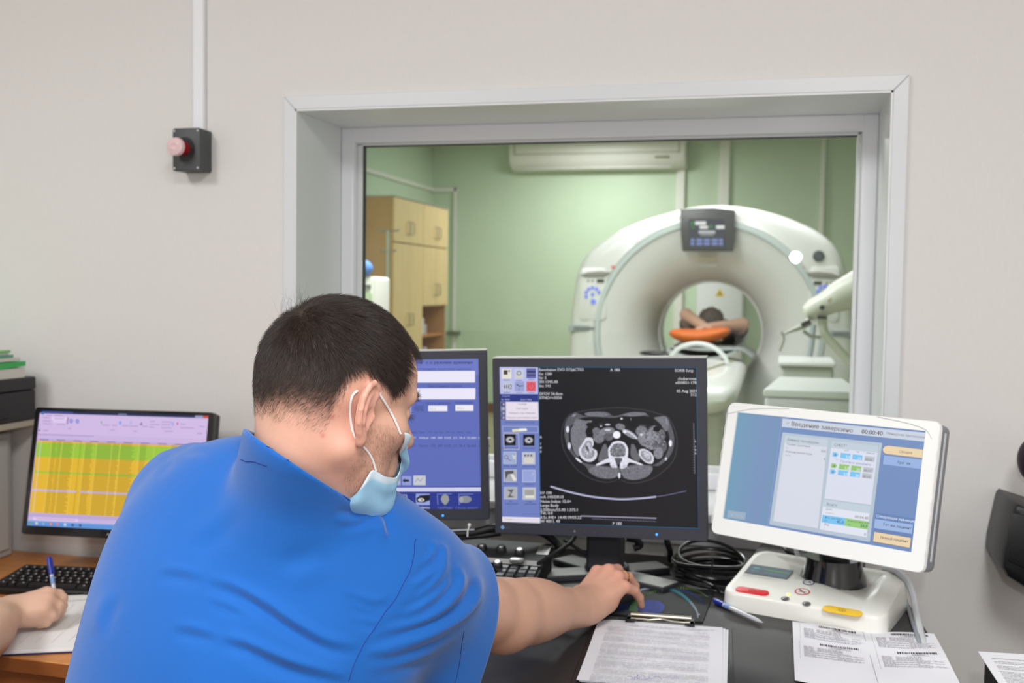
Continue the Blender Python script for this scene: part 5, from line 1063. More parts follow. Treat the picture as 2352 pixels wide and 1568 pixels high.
MB().cyl((-0.052, yc+0.020, 0.0120), (0.052, yc+0.020, 0.0120), 0.0042, seg=14).build('clip_bar', mat('nickel_clip', (206, 200, 184), 0.3, 0.9), cbd, smooth=True)
MB().tube([(-0.05, yc-0.002, 0.012), (-0.03, yc-0.001, 0.0125), (-0.02, yc-0.005, 0.0125), (-0.004, yc+0.001, 0.013), (0.006, yc+0.001, 0.0135), (0.022, yc-0.005, 0.0130), (0.05, yc-0.004, 0.012)], 0.0014, 8).build('clip_wire', mat('nickel_clip', (206, 200, 184), 0.3, 0.9), cbd, smooth=True)
# --- folded sheet with barcodes
fs = thing('barcode_sheet', 'creased white sheet with four barcodes in front of injector base', 'paper', (0.152, 1.72, DZ), (0, 0, R(0)))
V = []; F = []; NXs, NYs = 24, 24
def fold_z(u, v): return 0.002+0.006*abs(2*u-1)**1.5*(0.4+0.6*v)+0.0022*math.sin(6*u+5*v)**2*0.6
def fold_xy(u, v): return (-0.116+0.232*u+0.004*v*(u-0.0), 0.150-0.300*v+0.006*math.cos(2*PI*u)*(1-v)*1.0-0.005*(1-v))
for j in range(NYs+1):
    for i in range(NXs+1): u, v = i/NXs, j/NYs; x, y = fold_xy(u, v); V.append((x, y, fold_z(u, v)))
for j in range(NYs):
    for i in range(NXs): a = j*(NXs+1)+i; F.append((a, a+1, a+NXs+2, a+NXs+1))
MB().add(V, F).build('sheet', M_PAP, fs, smooth=True)
Fb = Flat(None, 0.0001); r_ = random.Random(12)
def bc(x, y, w, h, num):
    xx = x
    while xx < x+w: ww = r_.uniform(0.0006, 0.0024); Fb.rect(xx, y, min(xx+ww, x+w), y+h, (64, 64, 70), 2); xx += ww+r_.uniform(0.0005, 0.0016)
    Fb.text(num, x+w/2, y-0.006, 0.0055, (90, 90, 96), 'c', 2, up=(0, 1))
quad_ = [(-0.098, 0.139, '3358872'), (0.018, 0.139, '3358877'), (-0.100, 0.045, '3358875'), (0.018, 0.045, '3358879')]
for bx, by, num in quad_:
    bc(bx+0.026, by-0.009, 0.060, 0.0100, num)
    Fb.text('НАПРАВЛЕНИЕ', bx+0.056, by-0.0195, 0.0045, (110, 110, 116), 'c', 2, up=(0, 1))
    for k in range(15):
        yy = by-0.024-0.0036*k
        for (xa, xb) in ([(0, 0.016), (0.021, 0.060)] if k < 5 else ([(0, 0.018), (0.050, 0.072), (0.076, 0.090)] if k % 3 == 0 else [(0, 0.094*r_.uniform(0.5, 1))])):
            x = bx+xa
            while x < bx+xb: w = min(r_.uniform(0.003, 0.010), bx+xb-x); Fb.rect(x, yy, x+w, yy+0.0010, (150, 150, 156), 1); x += w+0.0012
    Fb.line([(bx-0.006, by), (bx-0.006, by-0.088)], 0.0004, (176, 176, 180), 1)
scrib(Fb, -0.024, 0.122, 0.018, 5, (170, 170, 214)); Fb.line([(-0.014+0.014*math.cos(t), 0.122+0.005*math.sin(t)) for t in np.linspace(0, 6.28, 18)], 0.0004, (170, 170, 214), 2)
for k in range(6): scrib(Fb, -0.098+0.016*k, 0.083-0.001*k, 0.012, 20+k, (176, 176, 222))
Fb.line([(0.0, 0.145), (0.002, -0.145)], 0.0008, (176, 178, 184), 1)
def warp(p): 
    u = (p[0]+0.116)/0.232; v = (0.150-p[2])/0.300; u = min(1, max(0, u)); v = min(1, max(0, v)); x, y = fold_xy(u, v); return (x, y, fold_z(u, v)+0.0004-p[1])
Fb.v = [warp(p) for p in Fb.v]; Fb.build('printed_form', PRINT, fs)
# --- coiled black cable and little black power box
co = thing('cable_coil', 'coiled black cable bundle on the desk between the two right monitors', 'cable', (-0.118, 2.11, DZ))
rn = random.Random(2)
for k in range(7):
    a0 = rn.uniform(0, 6); P = []
    for i in range(36):
        t = 2*PI*i/36; rx, ry = 0.070+0.006*math.sin(k*1.7), 0.072+0.005*math.cos(k*2.3)
        P.append((0.003*math.sin(k*2.1)+rx*math.cos(t), 0.004*math.cos(k)+ry*math.sin(t), 0.0045+0.0075*k+0.0035*math.sin(t*2+a0)+(0.010*math.sin(t-0.6) if k == 6 else 0)))
    MB().tube(P, 0.0036, 8, closed=True).build('cable_loop', mat('gloss_black_cable', (20, 20, 24), 0.28), co, smooth=True)
MB().tube([(0.0, -0.066, 0.0), (0.003, -0.077, 0.03), (0.006, -0.066, 0.062)], 0.0016, 6).build('twist_tie', M_BLACK, co, smooth=True)
MB().tube(spline([(-0.02, -0.07, 0.02), (0.01, -0.08, 0.012), (0.03, -0.10, 0.005), (0.07, -0.075, 0.004), (0.10, -0.03, 0.005)], 6), 0.0032, 8).build('loose_end', mat('gloss_black_cable', (20, 20, 24), 0.28), co, smooth=True)
pb_ = thing('power_box', 'flat black adapter box with oval red label behind the injector base', 'adapter', (0.055, 2.165, DZ), (0, 0, R(-8)))
MB().prism([(-0.10, 0.0), (0.12, 0.0), (0.12, 0.050), (-0.085, 0.056)], -0.05, 0.055, 'y', bev=0.004).build('case', mat('matt_black_box', (30, 28, 28), 0.5, bump=0.06), pb_, smooth=True)
Fl = Flat(None, 0.0002); Fl.disc(0, 0, 0.016, 0.007, (150, 70, 66), 0, 28); Fl.disc(0, 0, 0.0135, 0.0052, (60, 40, 40), 1, 28); Fl.text('Power', 0, -0.0025, 0.006, (196, 150, 146), 'c', 2, up=(0, 1)); Fl.build('oval_label', GLOSSPRINT, pb_, M=Matrix.Translation((-0.032, -0.0506, 0.040)))
# --- white power leads looping off the desk's right end
def cable(name, label, px, r, m, n=6, world=None, seg=8):
    P = world or [atz(x, y, z) for x, y, z in px]
    return MB().tube(spline(P, n), r, seg).build(name, m, smooth=True, label=label, cat='cable')
M_WC = mat('light_grey_cable', (206, 210, 214), 0.4)
cable('power_lead', 'thick pale grey lead curving off the right end of the dark desk', [(2030, 1305, 0.86), (2060, 1312, 0.865), (2085, 1335, 0.855), (2098, 1370, 0.83), (2104, 1405, 0.812), (2113, 1445, 0.806), (2125, 1500, 0.79), (2150, 1580, 0.70)], 0.0062, M_WC)
cable('power_lead', 'thinner grey lead hugging the inner side of the thick pale lead', [(2040, 1330, 0.83), (2068, 1350, 0.825), (2084, 1390, 0.806), (2100, 1440, 0.804), (2112, 1475, 0.804), (2130, 1540, 0.76)], 0.0036, mat('mid_grey_cable', (150, 156, 164), 0.4))
cable('signal_lead', 'thin white lead dropping from touch monitor beside its black neck', None, 0.0042, M_WC, world=[atd(1828, 1258, 2.06), atd(1832, 1275, 2.05), atd(1842, 1293, 2.04), atd(1858, 1308, 2.03), atd(1878, 1316, 2.06), atd(1890, 1312, 2.10)])
cable('signal_lead', 'short black lead looping under the touch monitor', None, 0.0042, mat('gloss_black_cable', (20, 20, 24), 0.28), world=[atd(1800, 1258, 2.10), atd(1812, 1268, 2.08), atd(1850, 1284, 2.06), atd(1880, 1276, 2.07), atd(1900, 1262, 2.10)])
# --- black wiring under the monitors, held by small white ties
wr = thing('cable_loom', 'thick black cable loom with white zip ties beneath blue-screen monitor', 'cable', tuple(atd(1040, 1215, 2.12)))
w0 = wr.location.copy()
def wl(x, y, d=2.12): return atd(x, y, d)-w0
MB().tube(spline([wl(900, 1178), wl(955, 1192), wl(1000, 1210), wl(1040, 1224), wl(1090, 1222), wl(1135, 1212), wl(1200, 1212), wl(1245, 1222), wl(1275, 1243), wl(1290, 1266, 2.1)], 6), 0.0085, 10).build('loom', mat('matt_black_cable', (16, 16, 18), 0.55), wr, smooth=True)
MB().tube(spline([wl(930, 1190), wl(975, 1205), wl(1030, 1232), wl(1100, 1230), wl(1150, 1224)], 6), 0.0060, 10).build('loom', mat('matt_black_cable', (16, 16, 18), 0.55), wr, smooth=True)
MB().tube(spline([wl(985, 1228, 2.11), wl(1005, 1223, 2.11), wl(1040, 1218, 2.11), wl(1090, 1216, 2.11)], 6), 0.0022, 8).build('grey_lead', mat('mid_grey_cable', (150, 156, 164), 0.4), wr, smooth=True)
for x, y in ((986, 1197), (1013, 1217), (1079, 1218)):
    p = wl(x, y, 2.10); MB().tube([p+Vector((0, -0.002, 0.011)), p+Vector((-0.003, -0.004, 0)), p+Vector((-0.004, -0.002, -0.012))], 0.0016, 6).build('zip_tie', M_WHITE, wr, smooth=True)
    MB().box(-0.003, 0.003, -0.002, 0.002, -0.003, 0.003, M=Matrix.Translation(p+Vector((0, -0.003, 0.012)))).build('tie_head', M_WHITE, wr, bevel=0.0008)
cable('monitor_lead', 'black lead crossing down-left below the CT-slice monitor to the console', None, 0.0038, mat('matt_black_cable', (16, 16, 18), 0.55), world=[atd(1324, 1226, 2.09), atd(1312, 1244, 2.07), atd(1290, 1260, 2.04), atd(1262, 1278, 2.0), atd(1236, 1294, 1.965)])
cable('monitor_lead', 'black lead slanting right below the CT-slice monitor behind the hand', None, 0.0034, mat('matt_black_cable', (16, 16, 18), 0.55), world=[atd(1296, 1240, 2.11), atd(1312, 1250, 2.10), atd(1345, 1272, 2.09), atd(1372, 1294, 2.08)])
cable('monitor_lead', 'short dangling black cable right of the centre monitor neck', None, 0.0075, mat('matt_black_cable', (16, 16, 18), 0.55), world=[atd(1440, 1234, 2.16), atd(1462, 1240, 2.16), atd(1470, 1252, 2.16), atd(1455, 1259, 2.16)])
cable('monitor_lead', 'straight black lead hanging at the right corner of the CT monitor', None, 0.0062, mat('matt_black_cable', (16, 16, 18), 0.55), world=[atd(1531, 1236, 2.16), atd(1534, 1250, 2.16), atd(1539, 1266, 2.17), atz(1540, 1285, DZ+0.007)])
# --- wide black console keyboard with knobs
yaw_c = 1.0
kc = Vector((-0.431, 2.048))
ck = thing('console_keyboard', 'broad black scanner console keyboard with knobs, partly behind the shoulder', 'keyboard', (kc.x, kc.y, DZ), (0, 0, R(yaw_c)))
M_KC = mat('black_console_plastic', (27, 28, 31), 0.6, bump=0.05, spec=0.25)
b = MB(); b.prism([(0.0, 0.0), (0.0, 0.064), (-0.004, 0.067), (-0.084, 0.050), (-0.09, 0.040), (-0.205, 0.024), (-0.215, 0.018), (-0.215, 0.0)], -0.46, 0.0, 'x'); b.build('body', M_KC, ck, bevel=0.003, bseg=3)
for i in range(1): pass
zs = lambda y: 0.067+(y+0.004)*0.017/0.080     # rear deck height
MB().prism([(-0.0845, 0.0506), (-0.0895, 0.0430), (-0.0925, 0.0432), (-0.0865, 0.0510)], -0.455, -0.006, 'x').build('light_strip', mat('pale_grey_strip', (150, 150, 150), 0.4), ck)
def kpos(px, py, z): p = atz(px, py, z); v = Vector((p.x-kc.x, p.y-kc.y)); a = -R(yaw_c); return (v.x*math.cos(a)-v.y*math.sin(a), v.x*math.sin(a)+v.y*math.cos(a))
M_SAT = mat('satin_silver_knob', (150, 150, 148), 0.3, 0.7)
td = math.atan2(0.017, 0.080)
for px, py in ((1108, 1242), (1152, 1245), (1194, 1250), (1143, 1264)):
    x, y = kpos(px, py, DZ+0.074); zz = zs(y); M = Matrix.Translation((x, y, zz)) @ Matrix.Rotation(td, 4, 'X'); kb_ = MB().lathe([(0, 0.010), (0.0075, 0.010), (0.0095, 0.008), (0.0105, 0.0)], 20, M).build('knob', M_BLACK, ck, smooth=45)
    MB().lathe([(0, 0.0112), (0.005, 0.0112), (0.006, 0.0100)], 16, M).build('knob_cap', M_SAT, kb_, smooth=45)
for px, py in ((1100, 1262), (1188, 1269)):
    x, y = kpos(px, py, DZ+0.066); M = Matrix.Translation((x, y, zs(y))) @ Matrix.Rotation(td, 4, 'X'); MB().prism(rrect(0, 0, 0.030, 0.018, 0.0085, 6), 0, 0.006, 'z', M, bev=0.0025).build('silver_key', M_SAT, ck, smooth=True)
x, y = kpos(1249, 1266, DZ+0.058); M = Matrix.Translation((x, y, zs(y)+0.0002)) @ Matrix.Rotation(td, 4, 'X'); MB().box(-0.012, 0.012, -0.020, 0.020, 0, 0.0008, M=M).build('label_plate', M_FOOT, ck)
Fl = Flat(None, 0.0002); Fl.text('intercom', -0.016, -0.003, 0.008, (200, 200, 200), up=(0, 1)); Fl.build('plate_text', GLOSSPRINT, ck, M=M @ Matrix.Translation((0, 0, 0.0012)) @ Matrix.Rotation(R(90), 4, 'Z') @ LAY)
x, y = kpos(1040, 1262, DZ+0.056); MB().prism([(-0.005, 0.004), (0.005, 0.001), (0.008, 0.0), (-0.005, 0.0)], -0.10, 0.03, 'x', M=Matrix.Translation((x, y, zs(y))) @ Matrix.Rotation(td, 4, 'X')).build('slider_bar', M_BLACK, ck, bevel=0.001)
Fl = Flat(None, 0.0002)
for px, py in ((1008, 1240),): x, y = kpos(px, py, DZ+0.06); Fl.poly([(x-0.006, y-0.003), (x, y+0.004), (x+0.006, y-0.003)], (150, 150, 154)); 
Fl.v = [(p[0], p[2], zs(p[2])+0.0006) for p in Fl.v]; Fl.build('deck_mark', GLOSSPRINT, ck)
# ============================================================ KEYS (shared meshes)
def keymesh(name, w, d, h, mtop, mleg, leg=True):
    b = MB(); t = 0.0016
    V = [(-w/2, -d/2, 0), (w/2, -d/2, 0), (w/2, d/2, 0), (-w/2, d/2, 0), (-w/2+t, -d/2+t*0.8, h), (w/2-t, -d/2+t*0.8, h), (w/2-t, d/2-t*1.6, h), (-w/2+t, d/2-t*1.6, h)]
    b.add(V, [(0, 1, 5, 4), (1, 2, 6, 5), (2, 3, 7, 6), (3, 0, 4, 7), (4, 5, 6, 7)])
    if leg:
        b.mi = 1; q = 0.0016
        b.add([(-q*1.2, q*0.2, h+0.0002), (q*0.9, q*0.2, h+0.0002), (q*0.9, q*2.4, h+0.0002), (-q*1.2, q*2.4, h+0.0002)], [(0, 1, 2, 3)])
        b.add([(q*0.6, -q*2.2, h+0.0002), (q*2.0, -q*2.2, h+0.0002), (q*2.0, -q*0.9, h+0.0002), (q*0.6, -q*0.9, h+0.0002)], [(0, 1, 2, 3)])
    me_o = b.build(name, [mtop, mleg]); me = me_o.data; bpy.data.objects.remove(me_o); return me
M_KEY = mat('black_keycap', (26, 26, 28), 0.35, spec=0.5); M_LEG = mat('white_legend', (214, 214, 216), 0.5); M_LEG2 = mat('dim_legend', (90, 92, 96), 0.5)
KM = {w: keymesh('keycap', 0.019*w-0.0022, 0.0168, 0.0062, M_KEY, M_LEG) for w in (1, 1.5, 2, 6)}
KM2 = {w: keymesh('keycap', 0.019*w-0.0026, 0.0160, 0.0055, mat('charcoal_keycap', (52, 53, 56), 0.4), M_LEG2) for w in (1, 2)}
def put_key(me, parent, x, y, z, tl):
    o = bpy.data.objects.new('key', me); link(o, parent); o.location = (x, y, z); o.rotation_euler = (tl, 0, 0)
t2 = math.atan2(0.016, 0.115)
for r_i in range(5):
    y = -0.108-0.019*r_i; z = 0.0395+(y+0.09)*0.016/0.115+0.0008
    for c_i in range(22):
        x = -0.014-0.0192*c_i-0.004*(c_i > 3)-0.004*(c_i > 6)
        if c_i in (4,) and r_i in (0,): continue
        put_key(KM2[1], ck, x, y, z, t2)
# --- keyboard on the wooden desk
wk = thing('desktop_keyboard', 'black computer keyboard with white legends on the wooden desk', 'keyboard', (-1.255, 2.005, WZ), (0, 0, R(8.0)))
b = MB(); b.prism([(0.0, 0.002), (0.0, 0.014), (0.005, 0.017), (0.150, 0.028), (0.158, 0.026), (0.158, 0.004)], -0.44, 0.012, 'x'); b.build('tray', M_BLACK, wk, bevel=0.003, bseg=2)
tk = math.atan2(0.011, 0.145)
lay = [(0.018, [1.5, 1, 1.5, 6, 1.5, 1, 1.5]), (0.037, [2]+[1]*10+[2]), (0.056, [1.5]+[1]*11+[2]), (0.075, [1.5]+[1]*12+[1]), (0.094, [1]*13+[2]), (0.118, [1]*15)]
for y, ws in lay:
    xx = 0.0; tot = sum(ws)*0.019; x0 = -0.426
    for w in ws:
        key = min(KM, key=lambda q: abs(q-w)); put_key(KM[key], wk, x0+xx+0.0095*w, y, 0.0172+y*0.011/0.145, tk); xx += 0.019*w
    for c_i in range(7):
        if len(ws) < 20: put_key(KM[1], wk, x0+0.297+0.019*c_i, y, 0.0172+y*0.011/0.145, tk) if c_i < 7 else None
# --- notebook with ruled pages
cn = [atz(x, y, WZ+0.009) for x, y in ((-40, 1372), (212, 1364), (172, 1489), (13, 1496))]
nbk = thing('notebook', 'open lined notebook with dark blue cover on the wooden desk', 'notebook', (cn[2].x-0.10, cn[2].y+0.12, WZ)); n0 = nbk.location
A, B_, C_, D_ = [Vector((p.x-n0.x, p.y-n0.y)) for p in cn]
B2 = B_+(B_-A).normalized()*0.10; C2 = C_+(C_-D_).normalized()*0.10; D2 = D_-(C_-D_).normalized()*0.06
MB().prism([tuple(p) for p in (A, B2, C2, D2)][::-1], 0.0005, 0.0035, 'z').build('cover', mat('dark_blue_cover', (34, 32, 84), 0.5), nbk, bevel=0.0008)
ins = inset([tuple(p) for p in (A, B2, C2, D2)], 0.003)
for k in range(3): MB().prism(inset([tuple(p) for p in (A, B2, C2, D2)], 0.002+0.0012*k), 0.0036+0.0019*k, 0.0054+0.0019*k, 'z').build('page', mat('white_page', (236, 235, 236), 0.85, spec=0.15), nbk)
Fn = Flat(None, 0.0002); 
for px in ((300, 1364, 212, 1420), (170, 1387, 82, 1476), (212, 1390, 118, 1476), (130, 1392, 45, 1478), (240, 1400, 155, 1474), (112, 1388, 20, 1462)):
    a = atz(px[0], px[1], WZ+0.0095); c = atz(px[2], px[3], WZ+0.0095); Fn.line([(a.x-n0.x, a.y-n0.y), (c.x-n0.x, c.y-n0.y)], 0.0006, (190, 190, 204), 0)
for k in range(9):
    a = atz(150+7*k, 1380-0.6*k, WZ+0.0095); scrib(Fn, a.x-n0.x, a.y-n0.y, 0.010, 40+k, (150, 150, 196))
Fn.build('ruled_lines', PRINT, nbk, M=Matrix.Translation((0, 0, 0.0096)) @ LAY)
# ============================================================ LEFT EDGE: tower, printer, papers
M_PCG = mat('aged_light_grey_case', (186, 186, 182), 0.5, bump=0.03)
pc = thing('computer_tower', 'light grey computer tower standing at the left edge of the wooden desk', 'computer', (-1.975, 1.98, WZ))
MB().box(-0.105, 0.098, -0.03, 0.27, 0, 0.315).build('case', M_PCG, pc, bevel=0.004)
MB().box(-0.10, 0.080, -0.052, -0.03, 0.003, 0.315).build('front_bezel', mat('light_grey_bezel', (200, 200, 196), 0.45), pc, bevel=0.005)
MB().box(0.099, 0.105, 0.06, 0.25, 0.02, 0.30).build('side_cover', mat('light_grey_bezel', (200, 200, 196), 0.45), pc, bevel=0.002)
pt = thing('printer', 'black office printer on a beige shelf at the left edge', 'printer', (-1.98, 1.80, 1.0335))
M_PRT = mat('black_printer_plastic', (40, 40, 43), 0.5, bump=0.05)
MB().box(-0.30, 0.168, -0.10, 0.46, 0.0, 0.075).build('lower_body', M_PRT, pt, bevel=0.004)
MB().box(-0.30, 0.170, -0.10, 0.46, 0.0765, 0.108).build('lid', M_PRT, pt, bevel=0.004)
MB().box(0.168, 0.172, 0.0, 0.36, 0.012, 0.068).build('side_panel', mat('black_printer_panel', (33, 33, 36), 0.4), pt, bevel=0.002)
MB().box(0.170, 0.1705, 0.20, 0.203, 0.078, 0.106).build('lid_seam', M_BLACK, pt)
sh = MB().box(-2.28, -1.815, 1.68, 2.28, 1.016, 1.033).build('wall_shelf', mat('dusty_beige_board', (190, 182, 164), 0.6), bevel=0.003, label='beige wall shelf carrying the black printer, left edge', cat='shelf')
def sheetpile(name, label, x1, z, th, m, rz=0.0, wave=0.0, yb=0.42):
    t = thing(name, label, 'paper' if name != 'green_folder' else 'folder', (-1.98, 1.80, z)); t.rotation_euler = (0, 0, R(rz))
    V = []; F = []; n = 20
    for i in range(n+1):
        u = i/n; y = -0.08+(yb+0.08)*u; dz = wave*(-math.sin(PI*(u-0.35)/0.65) if u > 0.35 else 0); dx = 0.004*math.sin(9*u+x1*60)
        V += [(-0.2, y, 0), (x1+dx, y, dz), (x1+dx, y, th+dz*0.3), (-0.2, y, th)]
    for i in range(n):
        for k in range(4): k2 = (k+1) % 4; F.append((i*4+k, i*4+k2, (i+1)*4+k2, (i+1)*4+k))
    F += [(0, 1, 2, 3), (n*4+3, n*4+2, n*4+1, n*4)]
    MB().add(V, F).build('sheets' if name != 'green_folder' else 'sleeve', m, t, smooth=30); return t
M_PW = mat('off_white_paper_edges', (214, 212, 203), 0.85, noise=0.10, scale=3, stretch=(0.2, 0.2, 260)); M_GF = mat('green_plastic_folder', (50, 176, 88), 0.3, coat=0.2); M_GF2 = mat('teal_green_folder', (96, 150, 130), 0.35)
zt_ = 1.0335+0.1085
sheetpile('paper_stack', 'thick off-white paper pile directly on top of the printer', 0.168, zt_, 0.024, M_PW, wave=0.0)
sheetpile('green_folder', 'bright green plastic folder bulging out above the thick paper pile', 0.170, zt_+0.0285, 0.012, M_GF, wave=0.006)
sheetpile('paper_stack', 'thin white paper layer lying on the bright green folder', 0.164, zt_+0.0415, 0.008, M_PW, yb=0.41)
sheetpile('green_folder', 'teal green folder in the upper part of the left pile', 0.155, zt_+0.0500, 0.007, M_GF2, yb=0.40)
sheetpile('paper_stack', 'narrow white sheets between the two uppermost green folders', 0.150, zt_+0.0575, 0.004, M_PW, yb=0.39)
sheetpile('green_folder', 'topmost pale green folder of the pile on the printer', 0.152, zt_+0.0620, 0.006, mat('pale_green_folder', (120, 190, 110), 0.35), yb=0.395)
# ============================================================ RIGHT EDGE: dark wall devices, tray
P = [aty(x, y, 2.16) for x, y in ((2325, 1149), (2420, 1180), (2430, 1390), (2303, 1312), (2293, 1290), (2296, 1255), (2318, 1158))]
c0 = Vector((0.50, 2.2, P[0].z-0.06))
hs = thing('wall_device', 'angular black plastic device mounted on the wall at right edge', 'device', tuple(c0))
MB().prism([(p.x-c0.x, p.z-c0.z) for p in P], -0.085, 0.098, 'y', bev=0.010).build('housing', mat('blue_black_plastic', (9, 10, 14), 0.4, bump=0.04), hs, smooth=35)
Pq = [aty(x, y, 2.10) for x, y in ((2328, 1180), (2400, 1196), (2400, 1330), (2318, 1290))]
MB().prism([(p.x-c0.x, p.z-c0.z) for p in Pq], -0.090, -0.083, 'y', bev=0.002).build('front_face', mat('blue_black_face', (12, 13, 18), 0.45), hs, smooth=35)
pc2 = aty(2372, 1055, 2.2)
MB().ell(tuple(pc2), (0.028, 0.025, 0.042), 24, 14).build('wall_device', mat('plum_black_plastic', (48, 30, 44), 0.4), smooth=True, label='rounded dark plum device on the wall above the angular black one', cat='device')
tx0 = atz(2262, 1496, 0.80); 
tr_ = thing('document_tray', 'black box holding a printed sheet at the lower right corner', 'tray', (tx0.x+0.16, tx0.y-0.15, 0))
MB().box(-0.16, 0.18, -0.16, 0.15, 0.62, 0.7995).build('box', mat('matt_black_box', (26, 24, 26), 0.5), tr_, bevel=0.002)
MB().box(-0.14, 0.16, -0.14, 0.14, 0.0, 0.62).build('pedestal', mat('dark_grey_pedestal', (60, 60, 62), 0.5), tr_, bevel=0.002)
S1 = [atz(x, y, 0.803) for x, y in ((2246, 1496), (2440, 1508), (2500, 1640), (2330, 1625))]; t0 = tr_.location
pp = MB().prism([(p.x, p.y) for p in S1[::-1]], 0.8025, 0.8035, 'z').build('printed_page', M_PAP, label='white printed page lying skewed on the black box, lower right corner', cat='paper')
Ft = Flat(hom([(0, 0), (1, 0), (1, 1), (0, 1)], [(p.x, p.y) for p in S1]), 0.0002); r_ = random.Random(5)
for k in range(34):
    v = 0.10+0.024*k
    if k in (1, 4, 8): continue
    x = 0.12
    while x < 0.9: w = r_.uniform(0.02, 0.08); Ft.rect(x, v, x+w, v+0.007, (150, 150, 154), 0); x += w+0.008
o = Ft.build('page_text', PRINT, pp, M=Matrix.Translation((0, 0, 0.8038)) @ LAY)
# ============================================================ PEOPLE: smooth implicit bodies, meshed once
def cap(P, a, b, ra, rb=None):
    rb = ra if rb is None else rb; a = np.asarray(a, float); b = np.asarray(b, float); ab = b-a
    t = np.clip(((P-a)@ab)/(ab@ab), 0, 1); return np.linalg.norm(P-(a+t[:, None]*ab), axis=1)-(ra+(rb-ra)*t)
def elp(P, c, r, M=None):
    Q = P-np.asarray(c, float)
    if M is not None: Q = Q@M                      # columns of M = local axes
    r = np.asarray(r, float); k0 = np.linalg.norm(Q/r, axis=1); k1 = np.linalg.norm(Q/(r*r), axis=1)+1e-9
    return k0*(k0-1)/k1
def smin(a, b, k): h = np.clip(0.5+0.5*(b-a)/k, 0, 1); return b+(a-b)*h-k*h*(1-h)
def smax(a, b, k): return -smin(-a, -b, k)
def poly_cap(P, pts, rad, k=0.004):
    d = None
    for i in range(len(pts)-1):
        e = cap(P, pts[i], pts[i+1], rad[i], rad[i+1]); d = e if d is None else smin(d, e, k)
    return d
def sdf_mesh(f, lo, hi, h, B=8):
    """surface nets on the blocks the surface crosses"""
    lo = np.asarray(lo, float); nb = np.ceil((np.asarray(hi)-lo)/(h*B)).astype(int)
    I = np.stack(np.meshgrid(*[np.arange(n) for n in nb], indexing='ij'), -1).reshape(-1, 3)
    d = np.concatenate([f(lo+(I[i:i+200000]+0.5)*B*h) for i in range(0, len(I), 200000)]); I = I[np.abs(d) < B*h*1.25]
    g = np.stack(np.meshgrid(*[np.arange(B+1)]*3, indexing='ij'), -1).reshape(-1, 3)
    GK = (nb*B+2).astype(np.int64); key = lambda ijk: (ijk[..., 0]*GK[1]+ijk[..., 1])*GK[2]+ijk[..., 2]
    cells = []; verts = []; edges = {0: [], 1: [], 2: []}; sg = {0: [], 1: [], 2: []}
    for s in range(0, len(I), 400):
        Ib = I[s:s+400]; G = Ib[:, None, :]*B+g[None]; v = f((lo+G*h).reshape(-1, 3)).reshape(-1, B+1, B+1, B+1)
        c = [v[:, x:x+B, y:y+B, z:z+B] for x in (0, 1) for y in (0, 1) for z in (0, 1)]; C = np.stack(c, -1)
        m = (C.min(-1) < 0) & (C.max(-1) >= 0); bi, x, y, z = np.nonzero(m)
        if len(bi) == 0: continue
        cv = C[bi, x, y, z]; base = Ib[bi]*B+np.stack([x, y, z], -1); acc = np.zeros((len(bi), 3)); cnt = np.zeros(len(bi))
        off = np.array([(a, b_, c_) for a in (0, 1) for b_ in (0, 1) for c_ in (0, 1)], float)
        for p in range(8):
            for ax, bit in ((0, 4), (1, 2), (2, 1)):
                if p & bit: continue
                q = p | bit; a, b_ = cv[:, p], cv[:, q]; cr_s = (a < 0) != (b_ < 0); t = np.where(cr_s, a/(a-b_+1e-12), 0)
                acc += np.where(cr_s[:, None], off[p]+(off[q]-off[p])*t[:, None], 0); cnt += cr_s
        cells.append(base); verts.append(lo+(base+acc/cnt[:, None])*h)
        for ax, q in ((0, 4), (1, 2), (2, 1)):
            e = (cv[:, 0] < 0) != (cv[:, q] < 0); edges[ax].append(base[e]); sg[ax].append(cv[e, 0] < 0)
    cells = np.concatenate(cells); verts = np.concatenate(verts); k = key(cells); o = np.argsort(k); ks = k[o]; verts = verts[o]; F = []
    def idx(c):
        kk = key(c); j = np.searchsorted(ks, kk); j = np.minimum(j, len(ks)-1); return np.where(ks[j] == kk, j, -1)
    for ax in range(3):
        E_ = np.concatenate(edges[ax]); S_ = np.concatenate(sg[ax]); u = np.zeros(3, int); w = np.zeros(3, int); u[(ax+1) % 3] = 1; w[(ax+2) % 3] = 1
        q = np.stack([idx(E_), idx(E_-u), idx(E_-u-w), idx(E_-w)], -1); ok = (q >= 0).all(-1); q = q[ok]; S_ = S_[ok]; q[~S_] = q[~S_][:, ::-1]; F.append(q)
    return verts, np.concatenate(F)
def np_mesh(name, V, F, m, parent=None, col=None, **k):
    me = bpy.data.meshes.new(name); me.vertices.add(len(V)); me.vertices.foreach_set('co', np.asarray(V, 'f').ravel())
    n = F.shape[1]; me.loops.add(len(F)*n); me.loops.foreach_set('vertex_index', F.astype('i').ravel()); me.polygons.add(len(F))
    me.polygons.foreach_set('loop_start', np.arange(0, len(F)*n, n, dtype='i')); me.polygons.foreach_set('loop_total', np.full(len(F), n, 'i')); me.polygons.foreach_set('use_smooth', np.ones(len(F), bool))
    me.update(calc_edges=True)
    for mm_ in (m if isinstance(m, (list, tuple)) else [m]): me.materials.append(mm_)
    if col is not None: a = me.color_attributes.new('Col', 'FLOAT_COLOR', 'POINT'); a.data.foreach_set('color', np.asarray(col, 'f').ravel())
    o = bpy.data.objects.new(name, me); link(o, parent); return tag(o, **k)
def normals(V, F):
    a, b, c, d = V[F[:, 0]], V[F[:, 1]], V[F[:, 2]], V[F[:, 3]]; n = np.cross(c-a, d-b); N = np.zeros_like(V)
    for i in range(4): np.add.at(N, F[:, i], n)
    return N/(np.linalg.norm(N, axis=1)[:, None]+1e-12)
